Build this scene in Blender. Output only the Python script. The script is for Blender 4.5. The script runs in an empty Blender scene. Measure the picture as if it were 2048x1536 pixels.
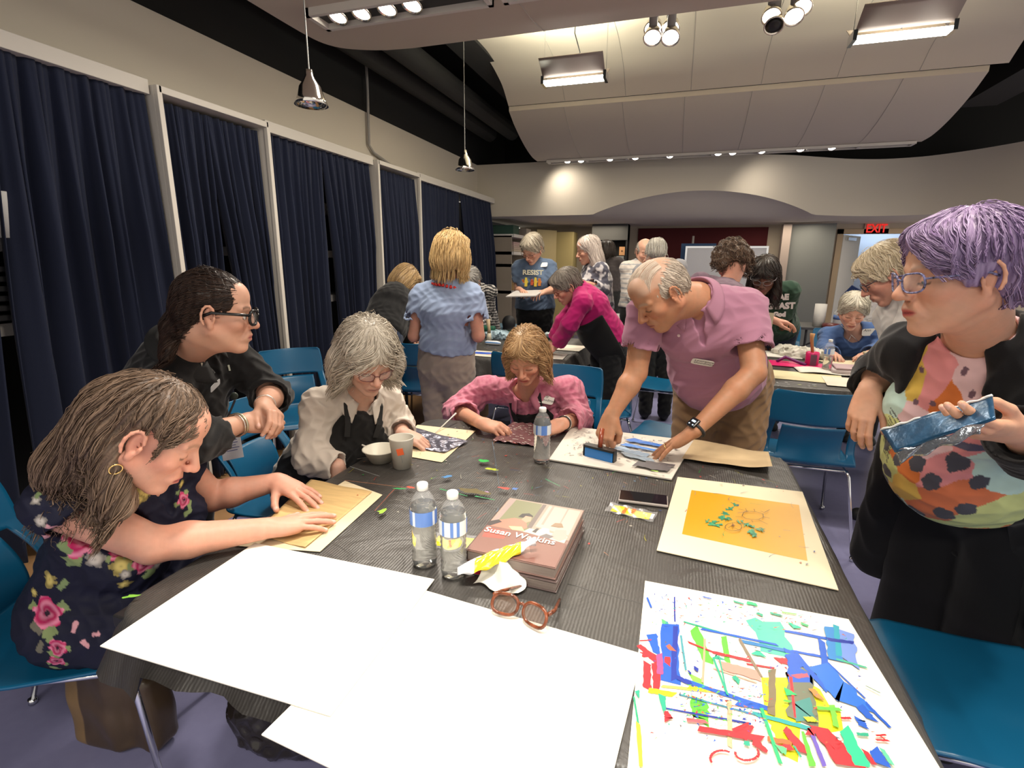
import bpy, math, random
import numpy as np
from mathutils import Matrix, Vector
SC = bpy.context.scene
COL = SC.collection
F32 = np.float32
rnd = random.Random(7)
nrs = np.random.RandomState(11)

# ---------------------------------------------------------------- camera
CAMH = 1.47
FPX = 1030.0
RM = np.array([[0.9503873529456193, -0.07970224718635795, 0.30068493669364893],
               [0.3109409298782233, 0.21568156985772716, -0.9256334039727456],
               [0.00892286318872819, 0.9732055344155988, 0.22976372710975115]])
CO = np.array([0, 0, CAMH])
cam = bpy.data.cameras.new('camera')
cam.sensor_width = 36; cam.lens = FPX / 2048 * 36; cam.clip_start = .05; cam.clip_end = 60
camo = bpy.data.objects.new('camera', cam); COL.objects.link(camo)
M4 = np.eye(4); M4[:3, :3] = RM; M4[:3, 3] = CO
camo.matrix_world = Matrix(M4.tolist()); SC.camera = camo

def ray(px, py):
    return RM @ np.array([px - 1024, 768 - py, -FPX])
def W(px, py, y):            # the place at depth y seen in that direction
    d = ray(px, py); return CO + d * (y / d[1])
def WZ(px, py, z):
    d = ray(px, py); return CO + d * ((z - CAMH) / d[2])
def WX(px, py, x):
    d = ray(px, py); return CO + d * (x / d[0])

# ---------------------------------------------------------------- materials
def N(t, kind, **kw):
    n = t.nodes.new(kind)
    for k, v in kw.items():
        if k.startswith('i_'): n.inputs[k[2:].replace('_', ' ')].default_value = v
        else: setattr(n, k, v)
    return n
def mat(name, col=(.5, .5, .5), rough=.6, metal=0, spec=.5, bump=0, bscale=60, var=0, vscale=8, attr=False,
        emit=None, estr=0, alpha=1, trans=0, sheen=0, coat=0, bdist=.002, stretch=None, sss=0):
    m = bpy.data.materials.new(name); m.use_nodes = True; t = m.node_tree
    b = t.nodes['Principled BSDF']
    b.inputs['Base Color'].default_value = (*col, 1); b.inputs['Roughness'].default_value = rough
    b.inputs['Metallic'].default_value = metal; b.inputs['Specular IOR Level'].default_value = spec
    if trans: b.inputs['Transmission Weight'].default_value = trans
    if sheen: b.inputs['Sheen Weight'].default_value = sheen
    if coat: b.inputs['Coat Weight'].default_value = coat
    if sss:
        b.inputs['Subsurface Weight'].default_value = sss; b.inputs['Subsurface Radius'].default_value = (1, .35, .2)
        b.inputs['Subsurface Scale'].default_value = .012
    if alpha < 1: b.inputs['Alpha'].default_value = alpha
    if emit: b.inputs['Emission Color'].default_value = (*emit, 1); b.inputs['Emission Strength'].default_value = estr
    co = None
    if bump or var:
        tc = N(t, 'ShaderNodeTexCoord'); co = tc.outputs['Object']
        if stretch:
            mp = N(t, 'ShaderNodeMapping'); mp.inputs['Scale'].default_value = stretch
            t.links.new(co, mp.inputs['Vector']); co = mp.outputs['Vector']
    src = None
    if attr:
        a = N(t, 'ShaderNodeAttribute', attribute_name='Col'); src = a.outputs['Color']
    if var:
        n = N(t, 'ShaderNodeTexNoise', i_Scale=vscale, i_Detail=4.0); t.links.new(co, n.inputs['Vector'])
        r = N(t, 'ShaderNodeMapRange'); r.inputs['From Min'].default_value = .3; r.inputs['From Max'].default_value = .7
        r.inputs['To Min'].default_value = 1 - var; r.inputs['To Max'].default_value = 1 + var
        t.links.new(n.outputs['Fac'], r.inputs['Value'])
        mx = N(t, 'ShaderNodeVectorMath', operation='SCALE')
        if src: t.links.new(src, mx.inputs[0])
        else: mx.inputs[0].default_value = col
        t.links.new(r.outputs['Result'], mx.inputs['Scale']); src = mx.outputs['Vector']
    if src: t.links.new(src, b.inputs['Base Color'])
    if bump:
        n = N(t, 'ShaderNodeTexNoise', i_Scale=bscale, i_Detail=3.0); t.links.new(co, n.inputs['Vector'])
        bm = N(t, 'ShaderNodeBump', i_Strength=bump, i_Distance=bdist); t.links.new(n.outputs['Fac'], bm.inputs['Height'])
        t.links.new(bm.outputs['Normal'], b.inputs['Normal'])
    return m
_mc = {}
def flat(col, rough=.6, **kw):
    k = (tuple(round(c, 4) for c in col), rough, tuple(sorted(kw.items())))
    if k not in _mc: _mc[k] = mat('plain', col, rough, **kw)
    return _mc[k]
def glass(name, tint=(1, 1, 1), ior=1.33, rough=0.0, mixf=.0):
    m = bpy.data.materials.new(name); m.use_nodes = True; t = m.node_tree
    b = t.nodes['Principled BSDF']; b.inputs['Base Color'].default_value = (*tint, 1); b.inputs['Roughness'].default_value = rough
    b.inputs['Transmission Weight'].default_value = 1; b.inputs['IOR'].default_value = ior
    return m
def film(name, tint=(.9, .9, .9), opacity=.2, rough=.1):          # thin clear sheet: partly see-through, glossy
    m = bpy.data.materials.new(name); m.use_nodes = True; t = m.node_tree
    b = t.nodes['Principled BSDF']; b.inputs['Base Color'].default_value = (*tint, 1); b.inputs['Roughness'].default_value = rough
    b.inputs['Alpha'].default_value = opacity; b.inputs['Specular IOR Level'].default_value = 1
    return m

# ---------------------------------------------------------------- objects
def link(o, parent=None):
    COL.objects.link(o)
    if parent: o.parent = parent
    return o
def tag(o, label, cat, group=None, kind=None):
    if label: o['label'] = label
    if cat: o['category'] = cat
    if group: o['group'] = group
    if kind: o['kind'] = kind
    return o
def thing(name, label, cat, loc=(0, 0, 0), rz=0, group=None):
    o = bpy.data.objects.new(name, None); o.empty_display_size = .1
    o.location = loc; o.rotation_euler = (0, 0, rz); link(o)
    return tag(o, label, cat, group)
def copy_tree(o, parent=None):
    c = o.copy(); COL.objects.link(c)
    c.parent = parent
    for ch in [x for x in bpy.data.objects if x.parent == o]: copy_tree(ch, c)
    return c
def npmesh(name, V, Q, mats, col=None, smooth=True, mi=None):
    me = bpy.data.meshes.new(name); V = np.asarray(V, F32); Q = np.asarray(Q, np.int32)
    me.vertices.add(len(V)); me.vertices.foreach_set('co', V.ravel())
    k = Q.shape[1]; me.loops.add(Q.size); me.loops.foreach_set('vertex_index', Q.ravel())
    me.polygons.add(len(Q)); me.polygons.foreach_set('loop_start', np.arange(0, Q.size, k, dtype=np.int32))
    if smooth: me.polygons.foreach_set('use_smooth', np.ones(len(Q), bool))
    if mi is not None: me.polygons.foreach_set('material_index', np.asarray(mi, np.int32))
    me.update(calc_edges=True)
    if col is not None:
        a = me.attributes.new('Col', 'FLOAT_COLOR', 'POINT')
        c4 = np.ones((len(V), 4), F32); c4[:, :3] = col; a.data.foreach_set('color', c4.ravel())
    for m in (mats if isinstance(mats, (list, tuple)) else [mats]): me.materials.append(m)
    return me
def npobj(name, V, Q, mats, parent=None, **kw):
    return link(bpy.data.objects.new(name, npmesh(name, V, Q, mats, **kw)), parent)

def frame(d, up=(0, 0, 1)):
    d = np.array(d, float); d /= np.linalg.norm(d); up = np.array(up, float)
    s = np.cross(d, up)
    if np.linalg.norm(s) < 1e-4: s = np.cross(d, (1, 0, 0))
    s /= np.linalg.norm(s); u = np.cross(s, d)
    return d, s, u
def nrm(v): v = np.array(v, float); return v / np.linalg.norm(v)

class MB:
    def __init__(s): s.v = []; s.f = []; s.m = []; s.c = []; s.cur = 0; s.col = None
    def add(s, vs, fs, mi=None, col=None):
        b = len(s.v); s.v += [tuple(map(float, v)) for v in vs]
        c = col or s.col or (1, 1, 1)
        for f in fs: s.f.append(tuple(b + i for i in f)); s.m.append(s.cur if mi is None else mi); s.c.append(c)
        return s
    def box(s, c, h, R=None, mi=None, col=None):
        vs = []
        for x in (-1, 1):
            for y in (-1, 1):
                for z in (-1, 1):
                    p = np.array([x * h[0], y * h[1], z * h[2]])
                    if R is not None: p = R @ p
                    vs.append(np.array(c) + p)
        return s.add(vs, [(0, 1, 3, 2), (4, 6, 7, 5), (0, 4, 5, 1), (2, 3, 7, 6), (0, 2, 6, 4), (1, 5, 7, 3)], mi, col)
    def bx(s, x0, x1, y0, y1, z0, z1, mi=None, col=None):
        return s.box(((x0 + x1) / 2, (y0 + y1) / 2, (z0 + z1) / 2), (abs(x1 - x0) / 2, abs(y1 - y0) / 2, abs(z1 - z0) / 2), None, mi, col)
    def tube(s, pts, r, n=8, closed=False, mi=None, col=None, caps=True):
        pts = [np.array(p, float) for p in pts]; k = len(pts)
        rs = r if isinstance(r, (list, tuple, np.ndarray)) else [r] * k
        vs = []; pu = None
        for i, p in enumerate(pts):
            a = pts[i - 1] if (i or closed) else p; b = pts[(i + 1) % k] if (i < k - 1 or closed) else p
            d, sd, u = frame(b - a, pu if pu is not None else ((0, 0, 1) if abs(nrm(b - a)[2]) < .9 else (1, 0, 0)))
            pu = u
            for j in range(n):
                t = 2 * math.pi * j / n; vs.append(p + rs[i] * (math.cos(t) * sd + math.sin(t) * u))
        fs = []
        for i in range(k if closed else k - 1):
            i2 = (i + 1) % k
            for j in range(n): fs.append((i * n + j, i * n + (j + 1) % n, i2 * n + (j + 1) % n, i2 * n + j))
        if caps and not closed: fs += [tuple(range(n))[::-1], tuple((k - 1) * n + j for j in range(n))]
        return s.add(vs, fs, mi, col)
    def lathe(s, prof, n=24, c=(0, 0, 0), R=None, mi=None, col=None, sx=1, sy=1):
        vs = []; c = np.array(c, float)
        for (r, z) in prof:
            for j in range(n):
                t = 2 * math.pi * j / n; p = np.array([r * sx * math.cos(t), r * sy * math.sin(t), z])
                if R is not None: p = R @ p
                vs.append(c + p)
        fs = []
        for i in range(len(prof) - 1):
            for j in range(n): fs.append((i * n + j, i * n + (j + 1) % n, (i + 1) * n + (j + 1) % n, (i + 1) * n + j))
        if prof[0][0] > 1e-6 or 1: fs.append(tuple(range(n))[::-1]); fs.append(tuple((len(prof) - 1) * n + j for j in range(n)))
        return s.add(vs, fs, mi, col)
    def grid(s, fn, nu, nv, mi=None, col=None, skip=None):
        vs = [fn(i / nu, j / nv) for i in range(nu + 1) for j in range(nv + 1)]
        fs = []
        for i in range(nu):
            for j in range(nv):
                if skip and skip((i + .5) / nu, (j + .5) / nv): continue
                a = i * (nv + 1) + j; fs.append((a, a + nv + 1, a + nv + 2, a + 1))
        return s.add(vs, fs, mi, col)
    def poly(s, pts, th=0, mi=None, col=None, nv=(0, 0, 1)):          # planar outline, optional thickness along nv
        n = len(pts); pts = [np.array(p, float) for p in pts]
        if not th: return s.add(pts, [tuple(range(n))], mi, col)
        o = np.array(nv, float) * th
        fs = [tuple(range(n))[::-1], tuple(range(n, 2 * n))] + [(i, (i + 1) % n, n + (i + 1) % n, n + i) for i in range(n)]
        return s.add(pts + [p + o for p in pts], fs, mi, col)
    def build(s, name, mats, parent=None, smooth=False, bevel=0, solid=0, auto=False):
        me = bpy.data.meshes.new(name); me.from_pydata(s.v, [], s.f)
        for m in (mats if isinstance(mats, (list, tuple)) else [mats]): me.materials.append(m)
        if s.m: me.polygons.foreach_set('material_index', s.m)
        if smooth: me.polygons.foreach_set('use_smooth', [True] * len(s.f))
        a = me.attributes.new('Col', 'FLOAT_COLOR', 'CORNER')
        cc = []
        for f, c in zip(s.f, s.c): cc += [c[0], c[1], c[2], 1] * len(f)
        a.data.foreach_set('color', cc)
        me.update()
        o = link(bpy.data.objects.new(name, me), parent)
        if solid:
            md = o.modifiers.new('s', 'SOLIDIFY'); md.thickness = solid; md.offset = 0
        if bevel:
            md = o.modifiers.new('b', 'BEVEL'); md.width = bevel; md.segments = 2; md.limit_method = 'ANGLE'
        return o
def text(body, size, M, m, name='lettering', parent=None, extrude=.0004, sx=1, shear=0, align='LEFT', bold=0):
    cu = bpy.data.curves.new(name, 'FONT'); cu.body = body; cu.size = size; cu.extrude = extrude; cu.shear = shear
    cu.align_x = align; cu.offset = bold; cu.resolution_u = 3
    o = bpy.data.objects.new(name, cu); COL.objects.link(o)
    dg = bpy.context.evaluated_depsgraph_get(); me = bpy.data.meshes.new_from_object(o.evaluated_get(dg))
    bpy.data.objects.remove(o); me.name = name; me.materials.clear(); me.materials.append(m)
    me.transform(Matrix.Diagonal((sx, 1, 1, 1))); me.transform(Matrix(M))
    return link(bpy.data.objects.new(name, me), parent)
def mtx(o, x, y, z):           # frame matrix, columns x y z at origin o
    m = np.eye(4); m[:3, 0] = x; m[:3, 1] = y; m[:3, 2] = z; m[:3, 3] = o; return m.tolist()

# ---------------------------------------------------------------- implicit surfaces for bodies, clothes and hair
def dt(P, v): return P[..., 0] * F32(v[0]) + P[..., 1] * F32(v[1]) + P[..., 2] * F32(v[2])
class Sdf:
    def __init__(s): s.it = []; s.noise = None
    def _add(s, f, c, r, op, k):
        s.it.append((f, np.array(c, float), r, op, k)); return s
    def cone(s, a, b, ra, rb=None, k=.01, op='u'):
        rb = ra if rb is None else rb
        a = np.array(a, float); b = np.array(b, float); ba = b - a; L = max(ba @ ba, 1e-9)
        def f(P):
            Q = P - a.astype(F32); t = np.clip(dt(Q, ba / L), 0, 1)
            dx = Q[..., 0] - t * F32(ba[0]); dy = Q[..., 1] - t * F32(ba[1]); dz = Q[..., 2] - t * F32(ba[2])
            return np.sqrt(dx * dx + dy * dy + dz * dz) - (F32(ra) + F32(rb - ra) * t)
        return s._add(f, (a + b) / 2, np.linalg.norm(ba) / 2 + max(ra, rb), op, k)
    def ell(s, c, r, R=None, k=.01, op='u'):
        c = np.array(c, float); R = np.eye(3) if R is None else np.asarray(R, float); r = np.array(r, float)
        def f(P):
            Q = P - c.astype(F32); x = dt(Q, R[:, 0]); y = dt(Q, R[:, 1]); z = dt(Q, R[:, 2])
            k0 = np.sqrt((x / F32(r[0])) ** 2 + (y / F32(r[1])) ** 2 + (z / F32(r[2])) ** 2)
            k1 = np.sqrt((x / F32(r[0] ** 2)) ** 2 + (y / F32(r[1] ** 2)) ** 2 + (z / F32(r[2] ** 2)) ** 2) + F32(1e-6)
            return np.where(k0 < .02, -F32(r.min()), k0 * (k0 - 1) / k1)
        return s._add(f, c, r.max(), op, k)
    def ec(s, a, b, ra, rb, side, k=.02, op='u'):          # tapering limb with an oval section (width along side, depth)
        a = np.array(a, float); b = np.array(b, float); ba = b - a; L = ba @ ba; ax = ba / math.sqrt(L)
        sd = np.array(side, float); sd = sd - ax * (sd @ ax); sd /= np.linalg.norm(sd); dp = np.cross(ax, sd)
        def f(P):
            Q = P - a.astype(F32); t = np.clip(dt(Q, ba / L), 0, 1)
            w = F32(ra[0]) + F32(rb[0] - ra[0]) * t; d = F32(ra[1]) + F32(rb[1] - ra[1]) * t; m = np.minimum(w, d)
            x = dt(Q, sd); y = dt(Q, dp); z = dt(Q, ax) - t * F32(math.sqrt(L))
            k0 = np.sqrt((x / w) ** 2 + (y / d) ** 2 + (z / m) ** 2)
            k1 = np.sqrt((x / w ** 2) ** 2 + (y / d ** 2) ** 2 + (z / m ** 2) ** 2) + F32(1e-6)
            return np.where(k0 < .02, -m, k0 * (k0 - 1) / k1)
        return s._add(f, (a + b) / 2, math.sqrt(L) / 2 + max(ra + rb), op, k)
    def cap(s, a, b, ra, rb, k=.004, op='u', flat2=None):                     # flat ended cone
        a = np.array(a, float); b = np.array(b, float); L = np.linalg.norm(b - a); ax = (b - a) / L
        def f(P):
            Q = P - a.astype(F32); h = dt(Q, ax); t = np.clip(h / F32(L), 0, 1)
            q2 = Q[..., 0] ** 2 + Q[..., 1] ** 2 + Q[..., 2] ** 2
            rr = np.sqrt(np.maximum(q2 - h * h, 0)) - (F32(ra) + F32(rb - ra) * t)
            return np.maximum(rr, np.maximum(-h, h - F32(L)))
        return s._add(f, (a + b) / 2, L / 2 + max(ra, rb) * 1.2, op, k)
    def box(s, c, h, R=None, rd=.005, k=.004, op='u'):
        c = np.array(c, float); R = np.eye(3) if R is None else np.asarray(R, float); h = np.array(h, float)
        def f(P):
            Q = P - c.astype(F32); q = [np.abs(dt(Q, R[:, i])) - F32(h[i] - rd) for i in range(3)]
            o = np.sqrt(sum(np.maximum(x, 0) ** 2 for x in q))
            return o + np.minimum(np.maximum(np.maximum(q[0], q[1]), q[2]), 0) - F32(rd)
        return s._add(f, c, np.linalg.norm(h), op, k)
    def cut(s, p, n, k=.004):                             # removes everything on the side the normal points to
        p = np.array(p, float); n = nrm(n)
        def f(P): return dt(P - p.astype(F32), -n)
        return s._add(f, p, 1e3, 's', k)
    def eval(s, P, rel=None):
        P = np.asarray(P, F32); D = np.full(P.shape[:-1], 9, F32)
        for it in s.it: D = s._op(D, it[0](P), it[3], it[4])
        if s.noise: D = D + s.noise(P)
        return D
    @staticmethod
    def _op(D, d, op, k):
        if op == 'u':
            h = np.maximum(F32(k) - np.abs(D - d), 0) / F32(k); return np.minimum(D, d) - h * h * F32(k * .25)
        if op == 'i': d = -d
        h = np.maximum(F32(k) - np.abs(D + d), 0) / F32(k); return np.maximum(D, -d) + h * h * F32(k * .25)
    def mesh(s, h):
        us = [i for i in s.it if i[3] == 'u']
        lo = np.min([i[1] - i[2] for i in us], 0) - 4 * h; hi = np.max([i[1] + i[2] for i in us], 0) + 4 * h
        B = 8; nb = np.ceil((hi - lo) / (h * B)).astype(int); n = nb * B
        bi = np.stack(np.meshgrid(*[np.arange(x) for x in nb], indexing='ij'), -1).reshape(-1, 3)
        C = (lo + (bi * B + (B - 1) / 2) * h).astype(F32); hd = h * B * .5 * 1.75
        vals = [it[0](C) for it in s.it]
        D = np.full(len(C), 9, F32)
        for it, v in zip(s.it, vals): D = s._op(D, v, it[3], it[4])
        act = np.nonzero(np.abs(D) < hd * 1.9 + .012)[0]
        G = np.where(D < 0, F32(-1), F32(1)).reshape(nb)
        G = np.repeat(np.repeat(np.repeat(G, B, 0), B, 1), B, 2)
        off = np.stack(np.meshgrid(*[np.arange(B)] * 3, indexing='ij'), -1).reshape(-1, 3)
        Da = D[act]
        CH = 3000
        for c0 in range(0, len(act), CH):
            ab = act[c0:c0 + CH]; dc = Da[c0:c0 + CH]
            P = (lo + (bi[ab][:, None, :] * B + off[None]) * h).astype(F32)
            A = np.full(P.shape[:2], 9, F32)
            for it, v in zip(s.it, vals):
                v = v[ab]
                if it[3] == 'u': m = v - 1.3 * hd < np.maximum(np.abs(dc), 0) + 1.5 * hd + it[4] + .01
                elif it[3] == 'i': m = np.ones(len(v), bool)
                else: m = -v + 1.3 * hd > -np.abs(dc) - 2.6 * hd - it[4] - .01
                if not m.any(): continue
                A[m] = s._op(A[m], it[0](P[m]), it[3], it[4])
            if s.noise: A = A + s.noise(P)
            ii = bi[ab][:, None, :] * B + off[None]
            G[ii[..., 0], ii[..., 1], ii[..., 2]] = A
        return nets(G, lo, h)
def nets(G, lo, h):
    S = G < 0; n = np.array(G.shape); ids = []; pos = []; quads = []
    st = np.array([n[1] * n[2], n[2], 1])
    for ax in range(3):
        a = [slice(None)] * 3; b = [slice(None)] * 3; a[ax] = slice(0, -1); b[ax] = slice(1, None)
        I = np.argwhere(S[tuple(a)] != S[tuple(b)])
        if not len(I): continue
        J = I.copy(); J[:, ax] += 1
        d0 = G[I[:, 0], I[:, 1], I[:, 2]]; d1 = G[J[:, 0], J[:, 1], J[:, 2]]
        p = I.astype(float); p[:, ax] += np.clip(d0 / (d0 - d1), .02, .98)
        u, v = [(1, 2), (2, 0), (0, 1)][ax]
        fl = I @ st
        c = np.stack([fl, fl - st[u], fl - st[u] - st[v], fl - st[v]], 1)
        c = np.where((d0 < 0)[:, None], c, c[:, ::-1])
        ids.append(c); pos.append(p)
    if not ids: return np.zeros((0, 3)), np.zeros((0, 4), int)
    ids = np.concatenate(ids); pos = np.concatenate(pos)
    uq, inv = np.unique(ids.ravel(), return_inverse=True)
    cnt = np.bincount(inv); V = np.stack([np.bincount(inv, np.repeat(pos[:, i], 4)) / cnt for i in range(3)], 1)
    return lo + V * h, inv.reshape(-1, 4)
def folds(f, amp, seed=0, st=(1, 1, 1), sharp=0.0):
    a, b, c = f * st[0], f * st[1], f * st[2]
    def g(P):
        x = P[..., 0] * F32(a); y = P[..., 1] * F32(b); z = P[..., 2] * F32(c)
        w = np.sin(x * 1.7 + 1.6 * np.sin(y * 1.1 + seed) + z * .6) + np.sin(y * 2.1 + 1.5 * np.sin(z * 1.3 + seed * 2) + x * .8) + np.sin(z * 1.9 + 1.4 * np.sin(x * 1.2 + seed * 3) + y * .5)
        w = w / 3
        if sharp:
            w = (1 - sharp) * w + sharp * (1 - 2.6 * np.abs(w))
            v = np.sin(x * 3.1 + y * 2.2 + 1.8 * np.sin(z * 1.9 + seed)) * np.sin(z * 3.7 - x * 1.4 + 1.7 * np.sin(y * 2.3)); w = w + F32(.5) * (1 - 2 * np.abs(v))
        return (-amp * w).astype(F32)
    return g
def vnoise(P, f, seed=0):
    x, y, z = P[:, 0] * f, P[:, 1] * f, P[:, 2] * f
    w = np.sin(x * 1.7 + 1.6 * np.sin(y * 1.1 + seed)) + np.sin(y * 2.1 + 1.5 * np.sin(z * 1.3 + seed * 2)) + np.sin(z * 1.9 + 1.4 * np.sin(x * 1.2 + seed * 3))
    w += .5 * (np.sin(x * 4.1 + y * 2 + seed) + np.sin(y * 4.7 - z * 2.2) + np.sin(z * 4.3 + x * 1.9))
    return w / 4.5
# ---------------------------------------------------------------- people
SKIN = [mat('skin', rough=.5, attr=True, spec=.35, bump=.25, bscale=420, bdist=.0006, sss=.12)]
HAIRM = mat('hair', rough=.42, attr=True, spec=.35)
CLOTH = mat('cloth', rough=.85, attr=True, spec=.2, bump=.25, bscale=500, sheen=.15, bdist=.0008)
SILKY = mat('knit', rough=.7, attr=True, spec=.25, bump=.15, bscale=300, bdist=.0006)
def hframe(fwd, up=(0, 0, 1)):
    f = nrm(fwd); r = nrm(np.cross(f, up)); return np.stack([r, f, np.cross(r, f)], 1)
class Head:
    def __init__(s, pos, fwd, up=(0, 0, 1), sc=1.0, wd=1.0, nose=1.0, jowl=0.0):
        s.p = np.array(pos, float); s.R = hframe(fwd, up); s.s = sc; s.wd = wd; s.nose = nose; s.jowl = jowl
    def T(s, x, y, z): return s.p + s.R @ (np.array([x * s.wd, y, z]) * s.s)
    def loc(s, V): return (V - s.p) @ s.R / s.s
    def ell(s, S, c, r, k=.01, op='u', rx=0, rz=0):
        R = s.R
        if rx: R = R @ np.array(Matrix.Rotation(rx, 3, 'X'))
        if rz: R = R @ np.array(Matrix.Rotation(rz, 3, 'Z'))
        S.ell(s.T(*c), np.array(r) * s.s, R, k, op)
    def cone(s, S, a, b, ra, rb=None, k=.01, op='u'):
        S.cone(s.T(*a), s.T(*b), ra * s.s, (ra if rb is None else rb) * s.s, k, op)
    def add(s, S, mouth='closed', ears=True):
        E = s.ell; Cn = s.cone
        E(S, (0, -.014, .034), (.0745, .094, .079), .01)
        E(S, (0, .028, -.018), (.0615 + s.jowl * .004, .06, .084), .02)
        E(S, (0, .045, .055), (.055, .04, .042), .02)
        for m in (-1, 1):
            Cn(S, (m * .056, -.002, -.048), (m * .012, .062, -.098), .019 + s.jowl * .006, .017 + s.jowl * .004, .022)
            E(S, (m * .038, .058, -.022), (.024, .022, .02), .02)
            Cn(S, (m * .012, .082, .021), (m * .045, .068, .022), .0095, .008, .012)
        E(S, (0, .075, -.098), (.02, .017, .015), .014)
        E(S, (0, .08, -.06), (.03, .02, .024), .016)
        for m in (-1, 1): E(S, (m * .032, .094, .002), (.019, .017, .0125), .012, 's')
        for m in (-1, 1): E(S, (m * .031, .0685, .0), (.0145, .0145, .0135), .004)
        Cn(S, (0, .084, .012), (0, .108, -.024), .0075, .0105 * s.nose, .01)
        E(S, (0, .108, -.028), (.011 * s.nose, .0115 * s.nose, .0095), .006)
        for m in (-1, 1):
            E(S, (m * .0125, .097, -.031), (.0085, .0105, .0075), .006)
            E(S, (m * .007, .104, -.0405), (.0036, .005, .003), .003, 's')
            Cn(S, (m * .021, .089, -.036), (m * .034, .076, -.066), .0035, .003, .008, 's')
            Cn(S, (m * .018, .078, -.0165), (m * .04, .07, -.018), .002, .002, .008, 's')
            Cn(S, (m * .021, .087, -.0605), (0, .0965, -.0575), .004, .0052, .004)
            Cn(S, (m * .018, .087, -.069), (0, .0945, -.069), .0045, .0062, .004)
            if ears:
                E(S, (m * .0765, -.006, -.008), (.0055, .016, .029), .006, 'u', .15, -m * .3)
                E(S, (m * .082, -.002, -.007), (.006, .010, .017), .003, 's')
                hp = [(m * (.0835 + .003 * math.cos(q)), -.009 - .0165 * math.cos(q), -.006 + .029 * math.sin(q)) for q in np.linspace(-1.0, 2.9, 8)]
                for a, b in zip(hp[:-1], hp[1:]): Cn(S, a, b, .0036, .0036, .003)
                Cn(S, (m * .081, .007, -.010), (m * .081, .006, -.016), .004, .003, .004)
                E(S, (m * .076, -.002, -.036), (.006, .008, .01), .005)
        if mouth == 'smile':
            Cn(S, (-.02, .097, -.0625), (0, .1015, -.0665), .003, .0035, .004, 's'); Cn(S, (.02, .097, -.0625), (0, .1015, -.0665), .003, .0035, .004, 's')
        else:
            Cn(S, (-.02, .0955, -.064), (0, .1035, -.0635), .002, .0022, .004, 's'); Cn(S, (.02, .0955, -.064), (0, .1035, -.0635), .002, .0022, .004, 's')
    def neck(s, S, nb, r=.052, up=None):
        nb = np.array(nb, float)
        S.cone(s.T(0, -.035, -.055), nb + (0, 0, .0), r, r * 1.12, .03)
        S.cone(s.T(0, .01, -.085), nb, r * .62, r * .8, .03)
    def color(s, V, C, skin, brow, lip, lash=(.05, .03, .02), scalp=None, blush=.16):
        L = s.loc(V); x = np.abs(L[:, 0]); y = L[:, 1]; z = L[:, 2]
        def put(w, c):
            w = np.clip(w, 0, 1)[:, None]; C[:] = C * (1 - w) + np.array(c) * w
        nearh = (np.linalg.norm(L, axis=1) < .15)
        if blush:
            w = np.exp(-(((x - .042) / .022) ** 2 + ((z + .03) / .02) ** 2)) + .9 * np.exp(-((x / .014) ** 2 + ((z + .03) / .014) ** 2)) + .5 * np.exp(-(((x - .078) / .012) ** 2))
            put(w * blush * 2 * (y > -.04) * nearh, np.array(skin) * (1.05, .55, .5))
        if scalp is not None:
            w = np.clip((z - (.048 - .55 * np.clip(.03 - y, 0, .2))) / .012, 0, 1) * np.clip((.085 - y) / .02, 0, 1) * nearh
            put(w * .7, scalp)
        if brow is not None:
            zc = .024 + .004 * np.sin((x - .012) / .036 * 3.14); w = np.clip(1.6 - np.abs(z - zc) / .0035, 0, 1) * (x > .011) * (x < .05) * (y > .05)
            put(w * .75, brow)
        put(np.clip(1.6 - np.abs(z + .0635) / .0066 - (x / .024) ** 4, 0, 1) * (y > .075), lip)
        put(np.clip(1.5 - np.abs(z + .0638) / .0018 - (x / .022) ** 6, 0, 1) * (y > .075) * .8, np.array(lip) * .25)
        put(np.clip(1.5 - np.abs(z + .0075 - (x - .031) ** 2 * 9) / .0022, 0, 1) * (np.abs(x - .031) < .0155) * (y > .06) * .85, lash)
        put(np.clip(1.3 - np.hypot(x - .007, z + .041) / .0035, 0, 1) * (y > .09) * .7, np.array(skin) * .2)
        return C

FL = dict(idx=(.042, .026, .02), mid=(.046, .029, .021), rng=(.042, .027, .02), pnk=(.033, .02, .018))
POSES = dict(
    flat=dict(c=[(6, 6, 4), (4, 5, 4), (5, 6, 4), (8, 8, 5)], sp=(7, 1, -5, -13), th=[(.75, .62, -.15), (.86, .5, -.05), (.93, .35, 0)]),
    relax=dict(c=[(18, 24, 14), (24, 30, 18), (28, 34, 20), (32, 34, 20)], sp=(4, 1, -3, -8), th=[(.78, .5, -.35), (.9, .3, -.3), (.95, .15, -.25)]),
    hold=dict(c=[(38, 42, 22), (42, 45, 25), (46, 48, 25), (50, 50, 25)], sp=(3, 1, -2, -5), th=[(.72, .45, -.5), (.85, .1, -.5), (.9, -.05, -.4)]),
    pinch=dict(c=[(48, 40, 28), (50, 55, 30), (48, 62, 34), (46, 64, 34)], sp=(2, 0, -2, -4), th=[(.7, .4, -.6), (.82, .08, -.56), (.86, -.05, -.5)]),
    fist=dict(c=[(70, 88, 50), (76, 92, 55), (78, 92, 55), (78, 88, 50)], sp=(2, 0, -1, -3), th=[(.75, .5, -.45), (.8, -.05, -.6), (.45, -.75, -.45)]),
    clip=dict(c=[(16, 22, 12), (20, 24, 14), (26, 28, 16), (34, 32, 18)], sp=(4, 1, -2, -6), th=[(.74, .42, -.55), (.9, .05, -.45), (.98, -.05, -.2)]))
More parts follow.
